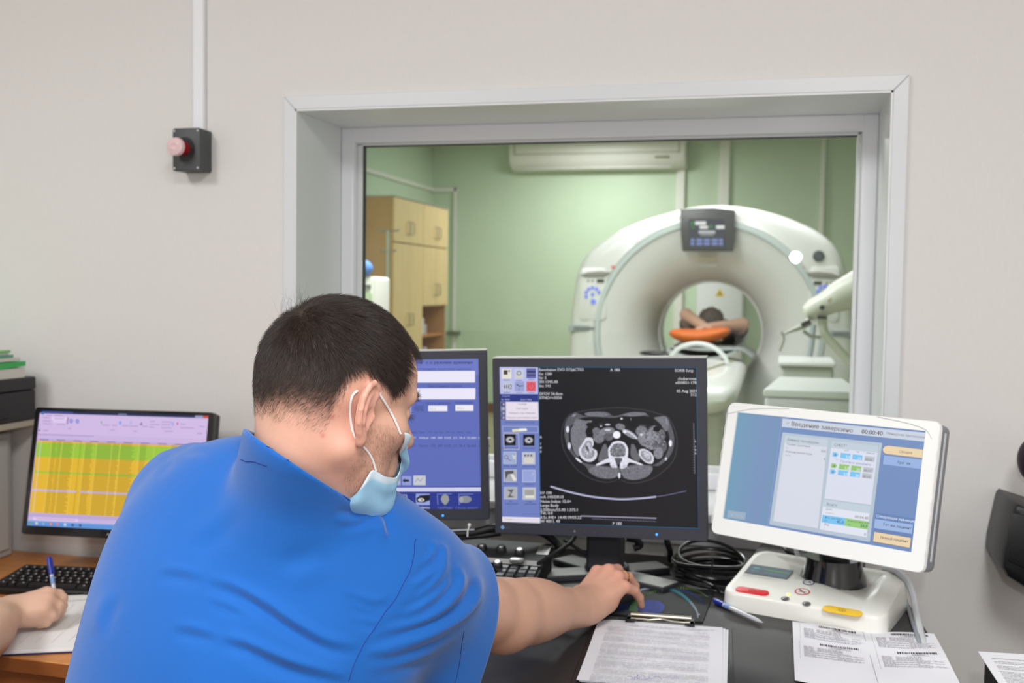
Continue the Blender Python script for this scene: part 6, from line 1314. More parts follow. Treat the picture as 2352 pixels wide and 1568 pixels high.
def trace(f, o, d, t0=0.0, t1=3.0, step=0.7):
    o = np.atleast_2d(o).astype(float); d = np.atleast_2d(d).astype(float); t = np.full(len(o), float(t0))
    for _ in range(90):
        v = f(o+d*t[:, None]); t += v*step
        if np.all(np.abs(v) < 1e-4): break
    return o+d*t[:, None], t < t1
def nrm(v): v = np.asarray(v, float); return v/np.linalg.norm(v)
def sst(a, b, x): t = np.clip((x-a)/(b-a), 0, 1); return t*t*(3-2*t)
def vnoise(P, s, seed=0):
    """cheap smooth 3-D value noise"""
    rs_ = np.random.RandomState(seed); T = rs_.rand(32, 32, 32); Q = P*s; i = np.floor(Q).astype(int); f = Q-i; f = f*f*(3-2*f); out = 0
    for a in (0, 1):
        for b in (0, 1):
            for c in (0, 1): out = out+T[(i[:, 0]+a) % 32, (i[:, 1]+b) % 32, (i[:, 2]+c) % 32]*(f[:, 0] if a else 1-f[:, 0])*(f[:, 1] if b else 1-f[:, 1])*(f[:, 2] if c else 1-f[:, 2])
    return out
SKIN = attr_mat('skin', rough=0.5, spec=0.4, sss=0.12, bump=0.10, bscale=900)
nA = lambda v: np.array(tuple(v), float)
# ---------------------------------------------------------------- generic head, neck frame
class Head:
    def __init__(s, origin, yaw, pitch, roll=0.0, scale=1.0, ears=True):
        """yaw: heading of the face in the room plane (radians, 0 = +x); pitch > 0 looks down"""
        F = np.array([math.cos(yaw)*math.cos(pitch), math.sin(yaw)*math.cos(pitch), -math.sin(pitch)]); S = np.array([math.sin(yaw), -math.cos(yaw), 0.0]); U = np.cross(S, F)
        if U[2] < 0: U = -U
        c, n = math.cos(roll), math.sin(roll); S, U = c*S+n*U, -n*S+c*U
        s.o = np.asarray(origin, float); s.M = np.stack([F, S, U], 1); s.k = scale; s.ears = ears; s.nose = True
    def loc(s, P): return ((P-s.o)@s.M)/s.k
    def wor(s, Q): return s.o+(np.asarray(Q, float)*s.k)@s.M.T
    def sdf(s, P):
        Q = s.loc(P); A = Q.copy(); A[:, 1] = np.abs(A[:, 1])
        d = elp(Q, (-0.001, 0, 0.043), (0.0865, 0.0745, 0.0785))
        d = smin(d, elp(Q, (-0.042, 0, 0.010), (0.045, 0.058, 0.055)), 0.03)
        d = smin(d, elp(Q, (0.036, 0, 0.040), (0.056, 0.060, 0.050)), 0.025)
        d = smin(d, elp(Q, (0.040, 0, -0.022), (0.050, 0.058, 0.062)), 0.02)
        d = smin(d, elp(A, (0.052, 0.044, -0.012), (0.026, 0.020, 0.018)), 0.018)
        d = smin(d, cap(A, (-0.006, 0.056, -0.040), (0.066, 0.020, -0.094), 0.016, 0.015), 0.022)
        d = smin(d, elp(Q, (0.036, 0, -0.068), (0.048, 0.048, 0.036)), 0.02)
        d = smin(d, elp(Q, (0.080, 0, -0.097), (0.020, 0.022, 0.017)), 0.015)
        d = smin(d, cap(A, (0.084, 0.012, 0.030), (0.072, 0.046, 0.030), 0.009, 0.008), 0.010)
        d = smax(d, -elp(A, (0.096, 0.033, 0.008), (0.018, 0.016, 0.012)), 0.010)
        d = smin(d, elp(A, (0.071, 0.033, 0.009), (0.0135, 0.0155, 0.0125)), 0.003)
        if not s.nose: return smin(d, elp(Q, (0.080, 0, -0.055), (0.022, 0.032, 0.034)), 0.014)*s.k
        d = smin(d, cap(Q, (0.088, 0, 0.022), (0.113, 0, -0.020), 0.007, 0.0095), 0.010)
        d = smin(d, elp(Q, (0.113, 0, -0.024), (0.0115, 0.0105, 0.0095)), 0.008)
        d = smin(d, elp(A, (0.101, 0.012, -0.028), (0.011, 0.0075, 0.0075)), 0.005)
        d = smin(d, elp(Q, (0.080, 0, -0.055), (0.022, 0.032, 0.034)), 0.014)
        if s.ears: d = smin(d, s.ear(A), 0.004)
        return d*s.k
    def ear(s, A):
        near = np.abs(A[:, 1]-0.078) < 0.045; near &= np.abs(A[:, 2]) < 0.07; near &= np.abs(A[:, 0]+0.01) < 0.07
        out = np.linalg.norm(A-np.array([-0.01, 0.078, 0.0]), axis=1)-0.03
        if not near.any(): return out
        q = A[near]; th = R(17); tilt = R(-6); q = (q-np.array([0.002, 0.072, 0.002]))/np.array([0.84, 0.88, 1.03])+np.array([0.002, 0.072, 0.002])
        ax = np.array([math.cos(th), -math.sin(th), 0.0]); bx = np.array([0.0, 0.0, 1.0]); nx_ = np.array([math.sin(th), math.cos(th), 0.0])
        ax, bx = ax*math.cos(tilt)-bx*math.sin(tilt), ax*math.sin(tilt)+bx*math.cos(tilt)
        o = np.array([0.004, 0.0735, 0.000]); E = np.stack([(q-o)@ax, (q-o)@bx, (q-o)@nx_], 1); k = 1.0
        hx = [(-0.006, 0.004, 0.000), (0.000, 0.012, 0.003), (0.004, 0.022, 0.004), (0.001, 0.031, 0.005), (-0.009, 0.036, 0.006), (-0.020, 0.033, 0.008), (-0.028, 0.022, 0.009), (-0.030, 0.008, 0.009), (-0.027, -0.006, 0.008), (-0.020, -0.017, 0.006), (-0.012, -0.026, 0.004)]
        rr_ = [0.0022, 0.0026, 0.0030, 0.0033, 0.0036, 0.0038, 0.0036, 0.0034, 0.0034, 0.0036, 0.0050]
        d = poly_cap(E, hx, rr_, 0.0015)
        ah = [(-0.006, 0.026, 0.003), (-0.015, 0.020, 0.006), (-0.020, 0.008, 0.0075), (-0.018, -0.005, 0.007), (-0.010, -0.013, 0.005), (-0.004, -0.013, 0.004)]
        d = smin(d, poly_cap(E, ah, [0.0022, 0.0028, 0.003, 0.003, 0.003, 0.0028], 0.0015), 0.002)
        d = smin(d, elp(E, (-0.013, 0.006, 0.0025), (0.0175, 0.030, 0.0050)), 0.003)
        d = smin(d, elp(E, (-0.009, -0.025, 0.0025), (0.0085, 0.0095, 0.0046)), 0.004)
        d = smin(d, elp(E, (0.001, -0.002, 0.004), (0.0038, 0.0065, 0.0045)), 0.003)
        d = smax(d, -elp(E, (-0.0065, -0.001, 0.0115), (0.0085, 0.0130, 0.0095)), 0.002)
        d = smin(d, cap(E, (-0.004, 0.030, -0.004), (-0.004, -0.020, -0.004), 0.007, 0.006), 0.004)
        res = out; res[near] = d*0.86; return res
# ---------------------------------------------------------------- THE TECHNICIAN
HO = nA(atd(760, 931, 1.20)); vr = ray(756, 931); vaz = math.atan2(vr[1], vr[0])           # direction of sight to the head
HD = Head(HO, vaz-R(90)+R(32), R(14), R(-3), 1.0)
NB = nA(atd(692, 1135, 1.235)); NH = HD.wor((-0.018, 0, -0.040))
SR = nA(atd(932, 1345, 1.30)); ER = nA(atd(1150, 1412, 1.53)); WR = nA(atd(1345, 1393, 1.775))
SL = nA(atd(438, 1160, 1.40))
LT = nrm(SR-SL); CH = nA(atd(585, 1420, 1.30)); LW = nA(atd(470, 1800, 1.27)); PV = nA(atd(450, 2200, 1.22))
UT = nrm(NB-LW); UT = nrm(UT-LT*(UT@LT)); FT = np.cross(UT, LT)
if FT@nrm(vr) < 0: FT = -FT
TM = np.stack([LT, FT, UT], 1)
def neck(P, g=0.0): return smin(cap(P, NH, NB, 0.060+g, 0.066+g), elp(P, NB-UT*0.02-FT*0.01, (0.070+g, 0.055+g, 0.045+g), TM), 0.04)
def torso(P, g=0.0):
    d = elp(P, CH, (0.205+g, 0.125+g, 0.214+g), TM)
    d = smin(d, elp(P, LW, (0.185+g, 0.130+g, 0.26+g), TM), 0.08)
    d = smin(d, elp(P, PV, (0.19+g, 0.14+g, 0.16+g)), 0.08)
    d = smin(d, cap(P, SR*0.80+SL*0.20+UT*0.015, SL*0.80+SR*0.20+UT*0.008, 0.062+g), 0.06)
    d = smin(d, cap(P, NB-UT*0.035, SR+UT*0.010, 0.050+g, 0.054+g), 0.05)
    d = smin(d, cap(P, NB-UT*0.05, SL+UT*0.0, 0.040+g, 0.058+g), 0.04)
    return d
# hand frame
HFw = nrm(nA(atd(1462, 1372, 1.92))-WR); HFw[2] = 0; HFw = nrm(HFw); HU = np.array([0, 0, 1.0]); HT = np.cross(HU, HFw)    # HT = thumb side (away from the camera)
def hp(f, t, u): return WR+HFw*f+HT*t+HU*u
fingers = [  # knuckle, pip, dip, tip, radii
    [(0.086, 0.030, 0.036), (0.118, 0.036, 0.030), (0.138, 0.037, 0.010), (0.148, 0.036, -0.010)],
    [(0.092, 0.010, 0.040), (0.128, 0.013, 0.034), (0.150, 0.012, 0.012), (0.160, 0.010, -0.010)],
    [(0.087, -0.011, 0.034), (0.122, -0.012, 0.026), (0.144, -0.014, 0.006), (0.152, -0.015, -0.016)],
    [(0.078, -0.030, 0.022), (0.106, -0.034, 0.010), (0.122, -0.036, -0.006), (0.130, -0.036, -0.022)]]
frad = [(0.0115, 0.0098, 0.0085, 0.0072), (0.0120, 0.0100, 0.0087, 0.0072), (0.0115, 0.0095, 0.0083, 0.0070), (0.0105, 0.0085, 0.0074, 0.0062)]
def arm(P):
    d = cap(P, SR, ER, 0.056, 0.047)
    a = ER+(WR-ER)*0.30; dr = nrm(WR-ER); up = nrm(HU-dr*(HU@dr)); sd = np.cross(dr, up)
    d = smin(d, cap(P, ER, WR, 0.046, 0.031), 0.02)
    d = smin(d, elp(P, a+up*0.003, (0.095, 0.042, 0.045), np.stack([dr, sd, up], 1)), 0.03)
    d = smin(d, elp(P, ER+dr*0.01-up*0.004, (0.052, 0.045, 0.048), np.stack([dr, sd, up], 1)), 0.02)
    d = smin(d, elp(P, WR-dr*0.01, (0.04, 0.030, 0.022), np.stack([HFw, HT, HU], 1)), 0.02)
    return d
def hand(P):
    HM = np.stack([HFw, HT, HU], 1)
    near = np.linalg.norm(P-hp(0.07, 0, 0.0), axis=1) < 0.17; out = np.linalg.norm(P-hp(0.07, 0, 0.0), axis=1)-0.10
    if not near.any(): return out
    p = P[near]
    d = elp(p, hp(0.045, 0.0, 0.014), (0.052, 0.034, 0.017), HM)
    for k, fg in enumerate(fingers):
        K = fg[0]; w0 = (0.005, 0.018-0.012*k, 0.006)
        d = smin(d, cap(p, hp(*w0), hp(*K), 0.0140, frad[k][0]), 0.010)
    for k, fg in enumerate(fingers):
        d = smin(d, poly_cap(p, [hp(*q) for q in fg], frad[k], 0.003), 0.0045)
    th = [(0.018, 0.024, 0.000), (0.050, 0.044, 0.004), (0.082, 0.050, -0.004), (0.104, 0.046, -0.012)]
    d = smin(d, poly_cap(p, [hp(*q) for q in th], (0.0165, 0.0135, 0.0110, 0.0085), 0.004), 0.008)
    d = smin(d, elp(p, hp(0.030, -0.022, -0.002), (0.036, 0.013, 0.015), HM), 0.012)
    # tendon ridges
    out[near] = d; return out
def local(P, c, r, f, ext):
    dist = np.linalg.norm(P-c, axis=1); out = dist-ext; m = dist < r
    if m.any(): out[m] = f(P[m])
    return out
def man(P):
    d = smin(local(P, HO, 0.21, HD.sdf, 0.15), neck(P), 0.022)
    d = smin(d, torso(P, -0.006), 0.04)
    return smin(d, smin(local(P, (SR+WR)/2, 0.42, arm, 0.34), hand(P), 0.012), 0.02)
def headneck(P): return smin(HD.sdf(P), neck(P), 0.022)
FINE = True
man_root = thing('person', 'man in blue scrubs with face mask leaning over the desk, right hand on mouse', 'person', (PV[0], PV[1], 0.0))
Rt = Matrix.Translation(-man_root.location); RTn = -nA(man_root.location)
def man_full(P):
    d = man(P)
    # thighs, shins and feet under the desk, left arm resting on his lap
    FH = FT.copy(); FH[2] = 0; FH = nrm(FH); LH = np.cross(np.array([0, 0, 1.0]), FH)
    lowm = P[:, 2] < PV[2]+0.16
    dl = np.full(len(P), 0.2); PP = P; P = P[lowm]; d0_ = d; d = d[lowm] if lowm.any() else d
    for s_ in ((-1, 1) if lowm.any() else ()):
        hip = PV+LH*0.095*s_; hip[2] = 0.56; kn = hip+FH*0.42+LH*0.05*s_; kn[2] = 0.50; an = kn+FH*0.02; an[2] = 0.09; toe = an+FH*0.19; toe[2] = 0.035
        d = smin(d, cap(P, hip, kn, 0.088, 0.060), 0.04); d = smin(d, cap(P, kn, an, 0.056, 0.036), 0.03); d = smin(d, cap(P, an-np.array([0, 0, 0.04]), toe, 0.038, 0.028), 0.02)
    P = PP
    if lowm.any(): d0_[lowm] = d
    d = d0_
    el = SL+np.array([0, 0, -0.27])+FT*0.02; wr = el+FH*0.19-LH*0.12*0; wr[2] = el[2]-0.08; hn = wr+FH*0.09-LH*0.0
    d = smin(d, cap(P, SL, el, 0.052, 0.042), 0.02); d = smin(d, cap(P, el, wr, 0.042, 0.027), 0.02); d = smin(d, elp(P, hn, (0.05, 0.05, 0.025)), 0.02)
    return d
lo = np.minimum(np.minimum(HO, SL)-0.30, PV-0.30); lo[2] = 0.0; hi = np.array([WR[0]+0.22, WR[1]+0.26, HO[2]+0.17])
V, F = sdf_mesh(man_full, lo, hi, 0.0022 if FINE else 0.0036)
N = normals(V, F)
if (N*(V-HO)).sum(1)[np.linalg.norm(V-HO, axis=1) < 0.1].mean() < 0: F = F[:, ::-1]; N = -N
Q = HD.loc(V); AZ = np.arctan2(np.abs(Q[:, 1]), Q[:, 0])
# ---- hairline read off on the head surface
def hit(pts, f=headneck):
    out = []
    for x, y in pts:                                  # first crossing of the sight line, else its nearest approach
        d = nrm(ray(x, y)); t = np.linspace(0.95, 1.6, 651); v = f(CO+d*t[:, None]); c = np.nonzero(v < 0)[0]; i = c[0] if len(c) else int(v.argmin()); out.append(CO+d*t[i])
    return np.array(out)
lo_px = [(952, 818), (941, 798), (932, 786), (927, 800), (934, 822), (938, 846), (927, 880), (917, 908), (908, 930), (898, 921), (882, 899), (868, 878)]
mid_px = [(846, 866), (825, 868), (808, 880), (795, 898), (785, 915), (777, 946), (770, 980), (747, 1003), (712, 996), (674, 980), (622, 968), (608, 960)]
hi_px = [(846, 842), (825, 842), (806, 848), (790, 862), (776, 885), (765, 893), (740, 893), (700, 886), (655, 886), (622, 896), (608, 905)]
def azu(px_): q = HD.loc(hit(px_)); a = np.arctan2(np.abs(q[:, 1]), q[:, 0]); o = np.argsort(a); return a[o], q[o, 2]
a_lo, u_lo = azu(lo_px+mid_px); a_hi, u_hi = azu(lo_px+hi_px)
HL_LO = lambda az: np.interp(az, np.r_[0, a_lo, PI], np.r_[u_lo[0], u_lo, u_lo[-1]]); HL_HI = lambda az: np.interp(az, np.r_[0, a_hi, PI], np.r_[u_hi[0], u_hi, u_hi[-1]])
def hair_density(Q):
    az = np.arctan2(np.abs(Q[:, 1]), Q[:, 0]); l = HL_LO(az); h = np.maximum(HL_HI(az), l+0.006); d = sst(l-0.003, h+0.004, Q[:, 2])
    far = np.linalg.norm(Q-np.array([0, 0, 0.04]), axis=1) > 0.135; d[far] = 0
    A_ = Q.copy(); A_[:, 1] = np.abs(A_[:, 1]); d[HD.ear(A_) < 0.0012] = 0
    return d
DEN = hair_density(Q)
# ---- skin colours: warm base, redder ear, rosy back of neck, shaven-hair shadow, stubble
def L3(c): return np.array(lin(c))
base = np.tile(L3((216, 170, 148)), (len(V), 1)); nz = vnoise(V, 38, 1)[:, None]; nz2 = vnoise(V, 160, 2)[:, None]
base = base*(0.94+0.12*nz)*(0.97+0.06*nz2)
def blend(base, w, c): w = np.clip(w, 0, 1)[:, None]; return base*(1-w)+L3(c)*w
arm_w = sst(0.0, 0.06, (V-ER)@nrm(WR-ER)+0.10)*(np.linalg.norm(V-HO, axis=1) > 0.3); base = blend(base, arm_w*0.75, (198, 154, 130))
hand_w = sst(0.10, 0.0, np.linalg.norm(V-hp(0.09, 0, 0.03), axis=1)-0.02)*arm_w; base = blend(base, hand_w*0.45, (226, 164, 144))
for fg in fingers:
    for kk_ in (0, 1): base = blend(base, np.exp(-(np.linalg.norm(V-hp(*fg[kk_]), axis=1)/0.013)**2)*0.35, (222, 140, 124))
e_w = (np.abs(Q[:, 1]) > 0.0735)*(np.linalg.norm(Q-np.array([0, 0, 0.0])*0, axis=1) < 0.11)*(np.abs(Q[:, 2]) < 0.045)*(np.abs(Q[:, 0]+0.008) < 0.032); base = blend(base, e_w*0.22, (222, 136, 122))
base = blend(base, np.exp(-(np.linalg.norm(Q-np.array([-0.035, 0.065, -0.01]), axis=1)/0.05)**2)*0.30, (230, 166, 154))
base = blend(base, np.exp(-(np.linalg.norm(Q-np.array([0.0, 0.055, -0.06]), axis=1)/0.045)**2)*0.25, (218, 156, 140))
st = sst(-0.005, 0.02, Q[:, 0])*sst(0.000, -0.025, Q[:, 2])*sst(0.085, 0.06, Q[:, 0]*0+np.abs(Q[:, 2]))*(np.linalg.norm(Q, axis=1) < 0.14); base = blend(base, st*(0.08+0.22*vnoise(V, 420, 5)), (132, 98, 84))
for c_, r_, w_ in (((0.012, 0.0, 0.0), 0, 0),): pass
sp = hit([(764, 957), (741, 1000), (935, 905)]); 
for p_ in sp: base = blend(base, np.exp(-(np.linalg.norm(V-p_, axis=1)/0.0028)**2)*0.5, (196, 84, 80))
base = blend(base, np.exp(-(np.linalg.norm(Q-np.array([0.093, 0.03, 0.004]), axis=1)/0.012)**2)*0.35, (150, 100, 88))
base = blend(base, DEN**1.6*0.93, (34, 25, 21))
trou = (V[:, 2] < PV[2]+0.10); base[trou] = L3((30, 30, 34))
col = np.c_[base, np.ones(len(V))]
body = np_mesh('body', V+RTn, F, SKIN, man_root, col)
# ---- scrubs
SE = ER*0.76+SR*0.24; An = nrm(ER-SR)
SEN = nrm(An*0.75+nrm(cr)*0.66)
HEM = nA(atd(1040, 1455, 1.43))
def shirt(P):
    d = torso(P, 0.014)
    up = nrm(HU-An*(HU@An)); sd = np.cross(An, up)
    s1 = cap(P, SR-An*0.02-UT*0.01, SR+An*0.30-np.array([0, 0, 0.010]), 0.078, 0.094)
    s2 = elp(P, SR+An*0.16-np.array([0, 0, 0.055]), (0.15, 0.080, 0.115), np.stack([An, sd, up], 1))
    sl = smin(s1, s2, 0.03); sl = smax(sl, (P-HEM)@SEN, 0.006); d = smin(d, sl, 0.045)
    d = smax(d, (P-HEM)@SEN, 0.006)
    # left sleeve
    el = SL+np.array([0, 0, -0.20])+FT*0.02; d = smin(d, smax(cap(P, SL, el, 0.064, 0.078), -(P[:, 2]-(SL[2]-0.17)), 0.006), 0.04)
    # sleeve opening around the arm, neck opening around the neck
    inner = np.maximum(cap(P, SR, ER+An*0.05, 0.070, 0.072), -((P-HEM)@SEN)-0.035); d = smax(d, -inner, 0.004)
    nk = smin(cap(P, NH, NB-UT*0.00, 0.064, 0.0705), cap(P, NB+UT*0.03, NB+FT*0.05+UT*0.02, 0.062, 0.050), 0.02); nk = np.maximum(nk, (NB-UT*0.012-P)@UT-0.03)
    col_ = np.maximum(smin(cap(P, NH, NB, 0.0705, 0.078), cap(P, NB+UT*0.03, NB+FT*0.05+UT*0.02, 0.070, 0.058), 0.02), (P-COLP)@COLN); d = smin(d, col_, 0.012)
    d = smin(d, np.maximum(smin(cap(P, NH, NB, 0.070, 0.076), elp(P, NB-UT*0.03-FT*0.01, (0.078, 0.066, 0.055), TM), 0.03), (P-COLP)@COLN), 0.012)
    d = smax(d, -nk, 0.002)
    cut = np.maximum(-((P-COLP)@COLN), cap(P, NB-UT*0.10, NH+UT*0.1, 0.088, 0.088)); d = smax(d, -cut, 0.002)
    d = smax(d, (PV[2]-0.02)-P[:, 2], 0.01)
    return d
COLP = nA(atd(600, 1006, 1.20)); _r = nA(atd(848, 1172, 1.20)); _f = nA(atd(760, 1100, 1.36))
COLN = nrm(np.cross(_r-COLP, _f-COLP)); COLN = COLN*np.sign(COLN@UT)
Vs, Fs = sdf_mesh(shirt, lo-0.05, [max(HEM[0], SR[0])+0.25, SR[1]+0.45, NB[2]+0.16], 0.0026 if FINE else 0.0042)
Ns = normals(Vs, Fs)
if (Ns*(Vs-CH)).sum(1)[(Vs-CH)@FT < -0.1].mean() < 0: Fs = Fs[:, ::-1]; Ns = -Ns
spx, spy, sdd = pix(Vs); front = ((CO-Vs)*Ns).sum(1) > -0.05
def cz(P): return [(140+x/2.352, 980+y/2.352) for x, y in P]
DISP = np.zeros(len(Vs))
def lap(X, n):
    """average over the faces round each vertex"""
    for _ in range(n):
        fm = X[Fs].mean(1); acc = np.zeros_like(X); cnt = np.zeros(len(X))
        for q in range(4): np.add.at(acc, Fs[:, q], fm); np.add.at(cnt, Fs[:, q], 1)
        X = acc/(cnt[:, None] if X.ndim > 1 else cnt)
    return X
def fold(P, A, w, two=True, ends=True):
    """raise a cloth ridge (and the furrow beside it) along a line surveyed on the back of the shirt"""
    global Vs
    P = [(p[0], p[1]) for p in spline([(x, y, 0) for x, y in P], 6)]; best = np.full(len(Vs), 1e9); sgn = np.zeros(len(Vs)); tt = np.zeros(len(Vs)); m = len(P)-1
    near = front & (spx > min(p[0] for p in P)-5*w) & (spx < max(p[0] for p in P)+5*w) & (spy > min(p[1] for p in P)-5*w) & (spy < max(p[1] for p in P)+5*w)
    X, Y = spx[near], spy[near]; b = np.full(len(X), 1e9); s_ = np.zeros(len(X)); t_ = np.zeros(len(X))
    for i in range(m):
        ax, ay = P[i]; bx, by = P[i+1]; dx, dy = bx-ax, by-ay; L2 = dx*dx+dy*dy+1e-9; t = np.clip(((X-ax)*dx+(Y-ay)*dy)/L2, 0, 1); ex, ey = X-(ax+t*dx), Y-(ay+t*dy); dd_ = np.hypot(ex, ey); u = dd_ < b
        b[u] = dd_[u]; s_[u] = np.sign(dx*ey-dy*ex)[u]; t_[u] = (i+t[u])/m
    q = s_*b; prof = np.exp(-((q-0.6*w)/w)**2)-(0.9*np.exp(-((q+0.7*w)/(0.8*w))**2) if two else 0)
    env = np.sin(PI*np.clip(t_, 0, 1))**0.8 if ends else 1.0
    np.add.at(DISP, np.nonzero(near)[0], A*prof*env)
folds = [([(770, 830), (900, 868), (1020, 925), (1120, 985), (1210, 1050), (1300, 1105), (1400, 1160), (1500, 1190), (1620, 1200)], -0.0055, 14), ([(860, 1150), (980, 1180), (1100, 1230), (1250, 1290), (1420, 1340), (1570, 1375)], -0.0055, 14),
         ([(1640, 1205), (1800, 1155), (1950, 1105), (2080, 1045), (2160, 990), (2220, 925), (2235, 850), (2215, 815)], 0.0060, 9), ([(1740, 1085), (1900, 1045), (2020, 985), (2100, 910), (2145, 830), (2120, 750)], 0.0060, 8),
         ([(1830, 1010), (1930, 965), (2040, 885), (2120, 805)], 0.0036, 8), ([(1890, 850), (1960, 800), (2030, 740), (2050, 680), (2025, 630)], 0.0050, 8), ([(1900, 930), (1990, 850), (2050, 770), (2080, 720)], 0.0036, 7), ([(1960, 720), (2000, 670), (1990, 620)], 0.0040, 7),
         ([(1480, 475), (1560, 490), (1620, 478), (1668, 452)], 0.0050, 8), ([(1700, 470), (1738, 500), (1750, 560), (1770, 600)], 0.0050, 9), ([(1500, 560), (1600, 545), (1680, 520), (1740, 540)], 0.003, 12),
         ([(1530, 900), (1640, 945), (1700, 958), (1790, 940)], -0.0022, 8), ([(1560, 960), (1640, 998), (1740, 1010)], -0.0020, 8), ([(1580, 1030), (1660, 1060), (1720, 1070)], -0.0016, 8), ([(520, 790), (640, 795), (780, 830)], -0.002, 14), ([(790, 930), (900, 975), (1010, 1010)], -0.0015, 12), ([(600, 1090), (720, 1110), (860, 1150)], -0.0022, 14),
         ([(980, 1240), (1200, 1310), (1400, 1375)], -0.002, 14), ([(960, 420), (820, 560), (700, 640)], 0.0016, 26), ([(600, 150), (560, 190), (500, 260)], 0.0018, 14), ([(640, 130), (720, 115), (800, 130)], -0.0018, 8), ([(2140, 1140), (2000, 1230), (1830, 1290), (1650, 1320)], 0.0026, 14), ([(1650, 1230), (1760, 1240), (1900, 1200), (2100, 1110)], -0.0030, 9), ([(300, 900), (240, 1000), (210, 1130)], 0.002, 18), ([(1180, 800), (1300, 760), (1430, 700)], 0.0016, 30)]
for P_, A_, w_ in folds: fold(cz(P_), A_*1.45, w_*1.25 if w_ <= 10 else w_)
DISP = lap(DISP, 4); Nsm = lap(Ns, 6); Nsm /= np.linalg.norm(Nsm, axis=1)[:, None]; Vs = lap(Vs, 1)+Nsm*DISP[:, None]
seam = [(1922, 590), (1915, 700), (1875, 825), (1795, 955), (1705, 1080), (1645, 1175), (1590, 1290), (1568, 1375)]
Ns = normals(Vs, Fs)
scol = np.tile(L3((20, 98, 184)), (len(Vs), 1)); scol *= (0.95+0.10*vnoise(Vs, 14, 7))[:, None]
def thread(name, P, rad, c, dash=False):
    P = [(p[0], p[1]) for p in spline([(x, y, 0) for x, y in P], 10)]; px_, py_, _d = pix(Vs); idx_ = np.nonzero(((CO-Vs)*Ns).sum(1) > 0)[0]; out = []
    for x, y in P:
        q = (px_[idx_]-x)**2+(py_[idx_]-y)**2; near_ = idx_[q < max(q.min()+1, 49)]; i = near_[np.argmin(_d[near_])]; out.append(Vs[i]+Ns[i]*0.0002)
    out = np.array(out)
    for _ in range(3): out[1:-1] = (out[:-2]+2*out[1:-1]+out[2:])/4
    MB().tube([tuple(p+RTn) for p in out], rad, 5).build(name, c, man_root, smooth=True)
M_THR = mat('navy_seam_thread', (24, 62, 140), 0.8)
SEAMS = [(cz(seam), 0.0006), (cz([(960, 182), (1030, 196), (1100, 215)]), 0.0006), (cz([(2190, 1110), (2175, 1200), (2155, 1330), (2140, 1390)]), 0.0004), ([(616, 1020), (660, 1042), (720, 1077), (780, 1123), (830, 1168)], 0.0005)]
# inward faces of the collar: its inner shadow is painted into the shirt colour
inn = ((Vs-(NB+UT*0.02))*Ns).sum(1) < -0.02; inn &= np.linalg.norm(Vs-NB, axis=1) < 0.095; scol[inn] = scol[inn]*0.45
SHIRT = attr_mat('blue_scrub_cloth', rough=0.75, spec=0.25, bump=0.22, bscale=1400); SHIRT.node_tree.nodes['Principled BSDF'].inputs['Sheen Weight'].default_value = 0.25
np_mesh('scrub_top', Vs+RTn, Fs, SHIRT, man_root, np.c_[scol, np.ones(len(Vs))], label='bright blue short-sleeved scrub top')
for P_, r_w in SEAMS: thread('seam', P_, r_w, M_THR)
# ---- hair as real strands
def strands(name, P0, D0, N0, length, lift, rad, m, parent, seg=5, wob=0.0, seed=0, **k):
    rs_ = np.random.RandomState(seed); n = len(P0); t = np.linspace(0, 1, seg); pts = P0[:, None, :]+D0[:, None, :]*(length[:, None, None]*t[None, :, None])+N0[:, None, :]*((lift*length)[:, None, None]*(t-0.55*t*t)[None, :, None])
    if wob: pts += rs_.normal(0, wob, (n, 1, 3))*(t[None, :, None]**1.5)
    hc = bpy.data.hair_curves.new(name); hc.add_curves([seg]*n); hc.attributes['position'].data.foreach_set('vector', pts.astype('f').ravel()) if 'position' in hc.attributes else hc.points.foreach_set('position', pts.astype('f').ravel())
    ra = hc.attributes.get('radius') or hc.attributes.new('radius', 'FLOAT', 'POINT'); ra.data.foreach_set('value', (np.broadcast_to(np.asarray(rad, float).reshape(-1, 1), (n, 1))*(1-0.75*t)[None]).astype('f').ravel())
    hc.materials.append(m); o = bpy.data.objects.new(name, hc); link(o, parent); return tag(o, **k)
def hairmat(name, c, rough=0.38):
    m = mat(name, c, rough, spec=0.5); nt = m.node_tree; hi_ = nt.nodes.new('ShaderNodeHairInfo'); rp = nt.nodes.new('ShaderNodeValToRGB'); l = lin(c)
    rp.color_ramp.elements[0].color = (*[x*0.45 for x in l], 1); rp.color_ramp.elements[1].color = (*[min(1, x*2.0) for x in l], 1); nt.links.new(hi_.outputs['Random'], rp.inputs[0]); nt.links.new(rp.outputs[0], nt.nodes['Principled BSDF'].inputs['Base Color']); return m
rs_ = np.random.RandomState(11)
NH_ = 34000 if FINE else 14000
fa = V[F]; area_ = np.linalg.norm(np.cross(fa[:, 2]-fa[:, 0], fa[:, 3]-fa[:, 1]), axis=1); fd = DEN[F].mean(1); w_ = area_*(0.16+0.84*fd)*(fd > 0.04); w_ /= w_.sum()
ix = rs_.choice(len(F), NH_, p=w_); u_, v_ = rs_.rand(2, NH_); q4 = V[F[ix]]; P0 = q4[:, 0]*((1-u_)*(1-v_))[:, None]+q4[:, 1]*(u_*(1-v_))[:, None]+q4[:, 2]*(u_*v_)[:, None]+q4[:, 3]*((1-u_)*v_)[:, None]
N0 = N[F[ix]].mean(1); N0 /= np.linalg.norm(N0, axis=1)[:, None]; q0 = HD.loc(P0); d0 = hair_density(q0)
crown = np.array([-0.068, 0.0, 0.095]); fl_ = q0-crown; fl_ /= np.linalg.norm(fl_, axis=1)[:, None]
low = sst(0.06, 0.0, q0[:, 2])[:, None]; side = np.tile(np.array([-0.35, 0, -1.0]), (len(q0), 1)); side[:, 0] = np.where(q0[:, 0] > 0.0, 0.25, -0.75); fl_ = fl_*(1-low)+side*low
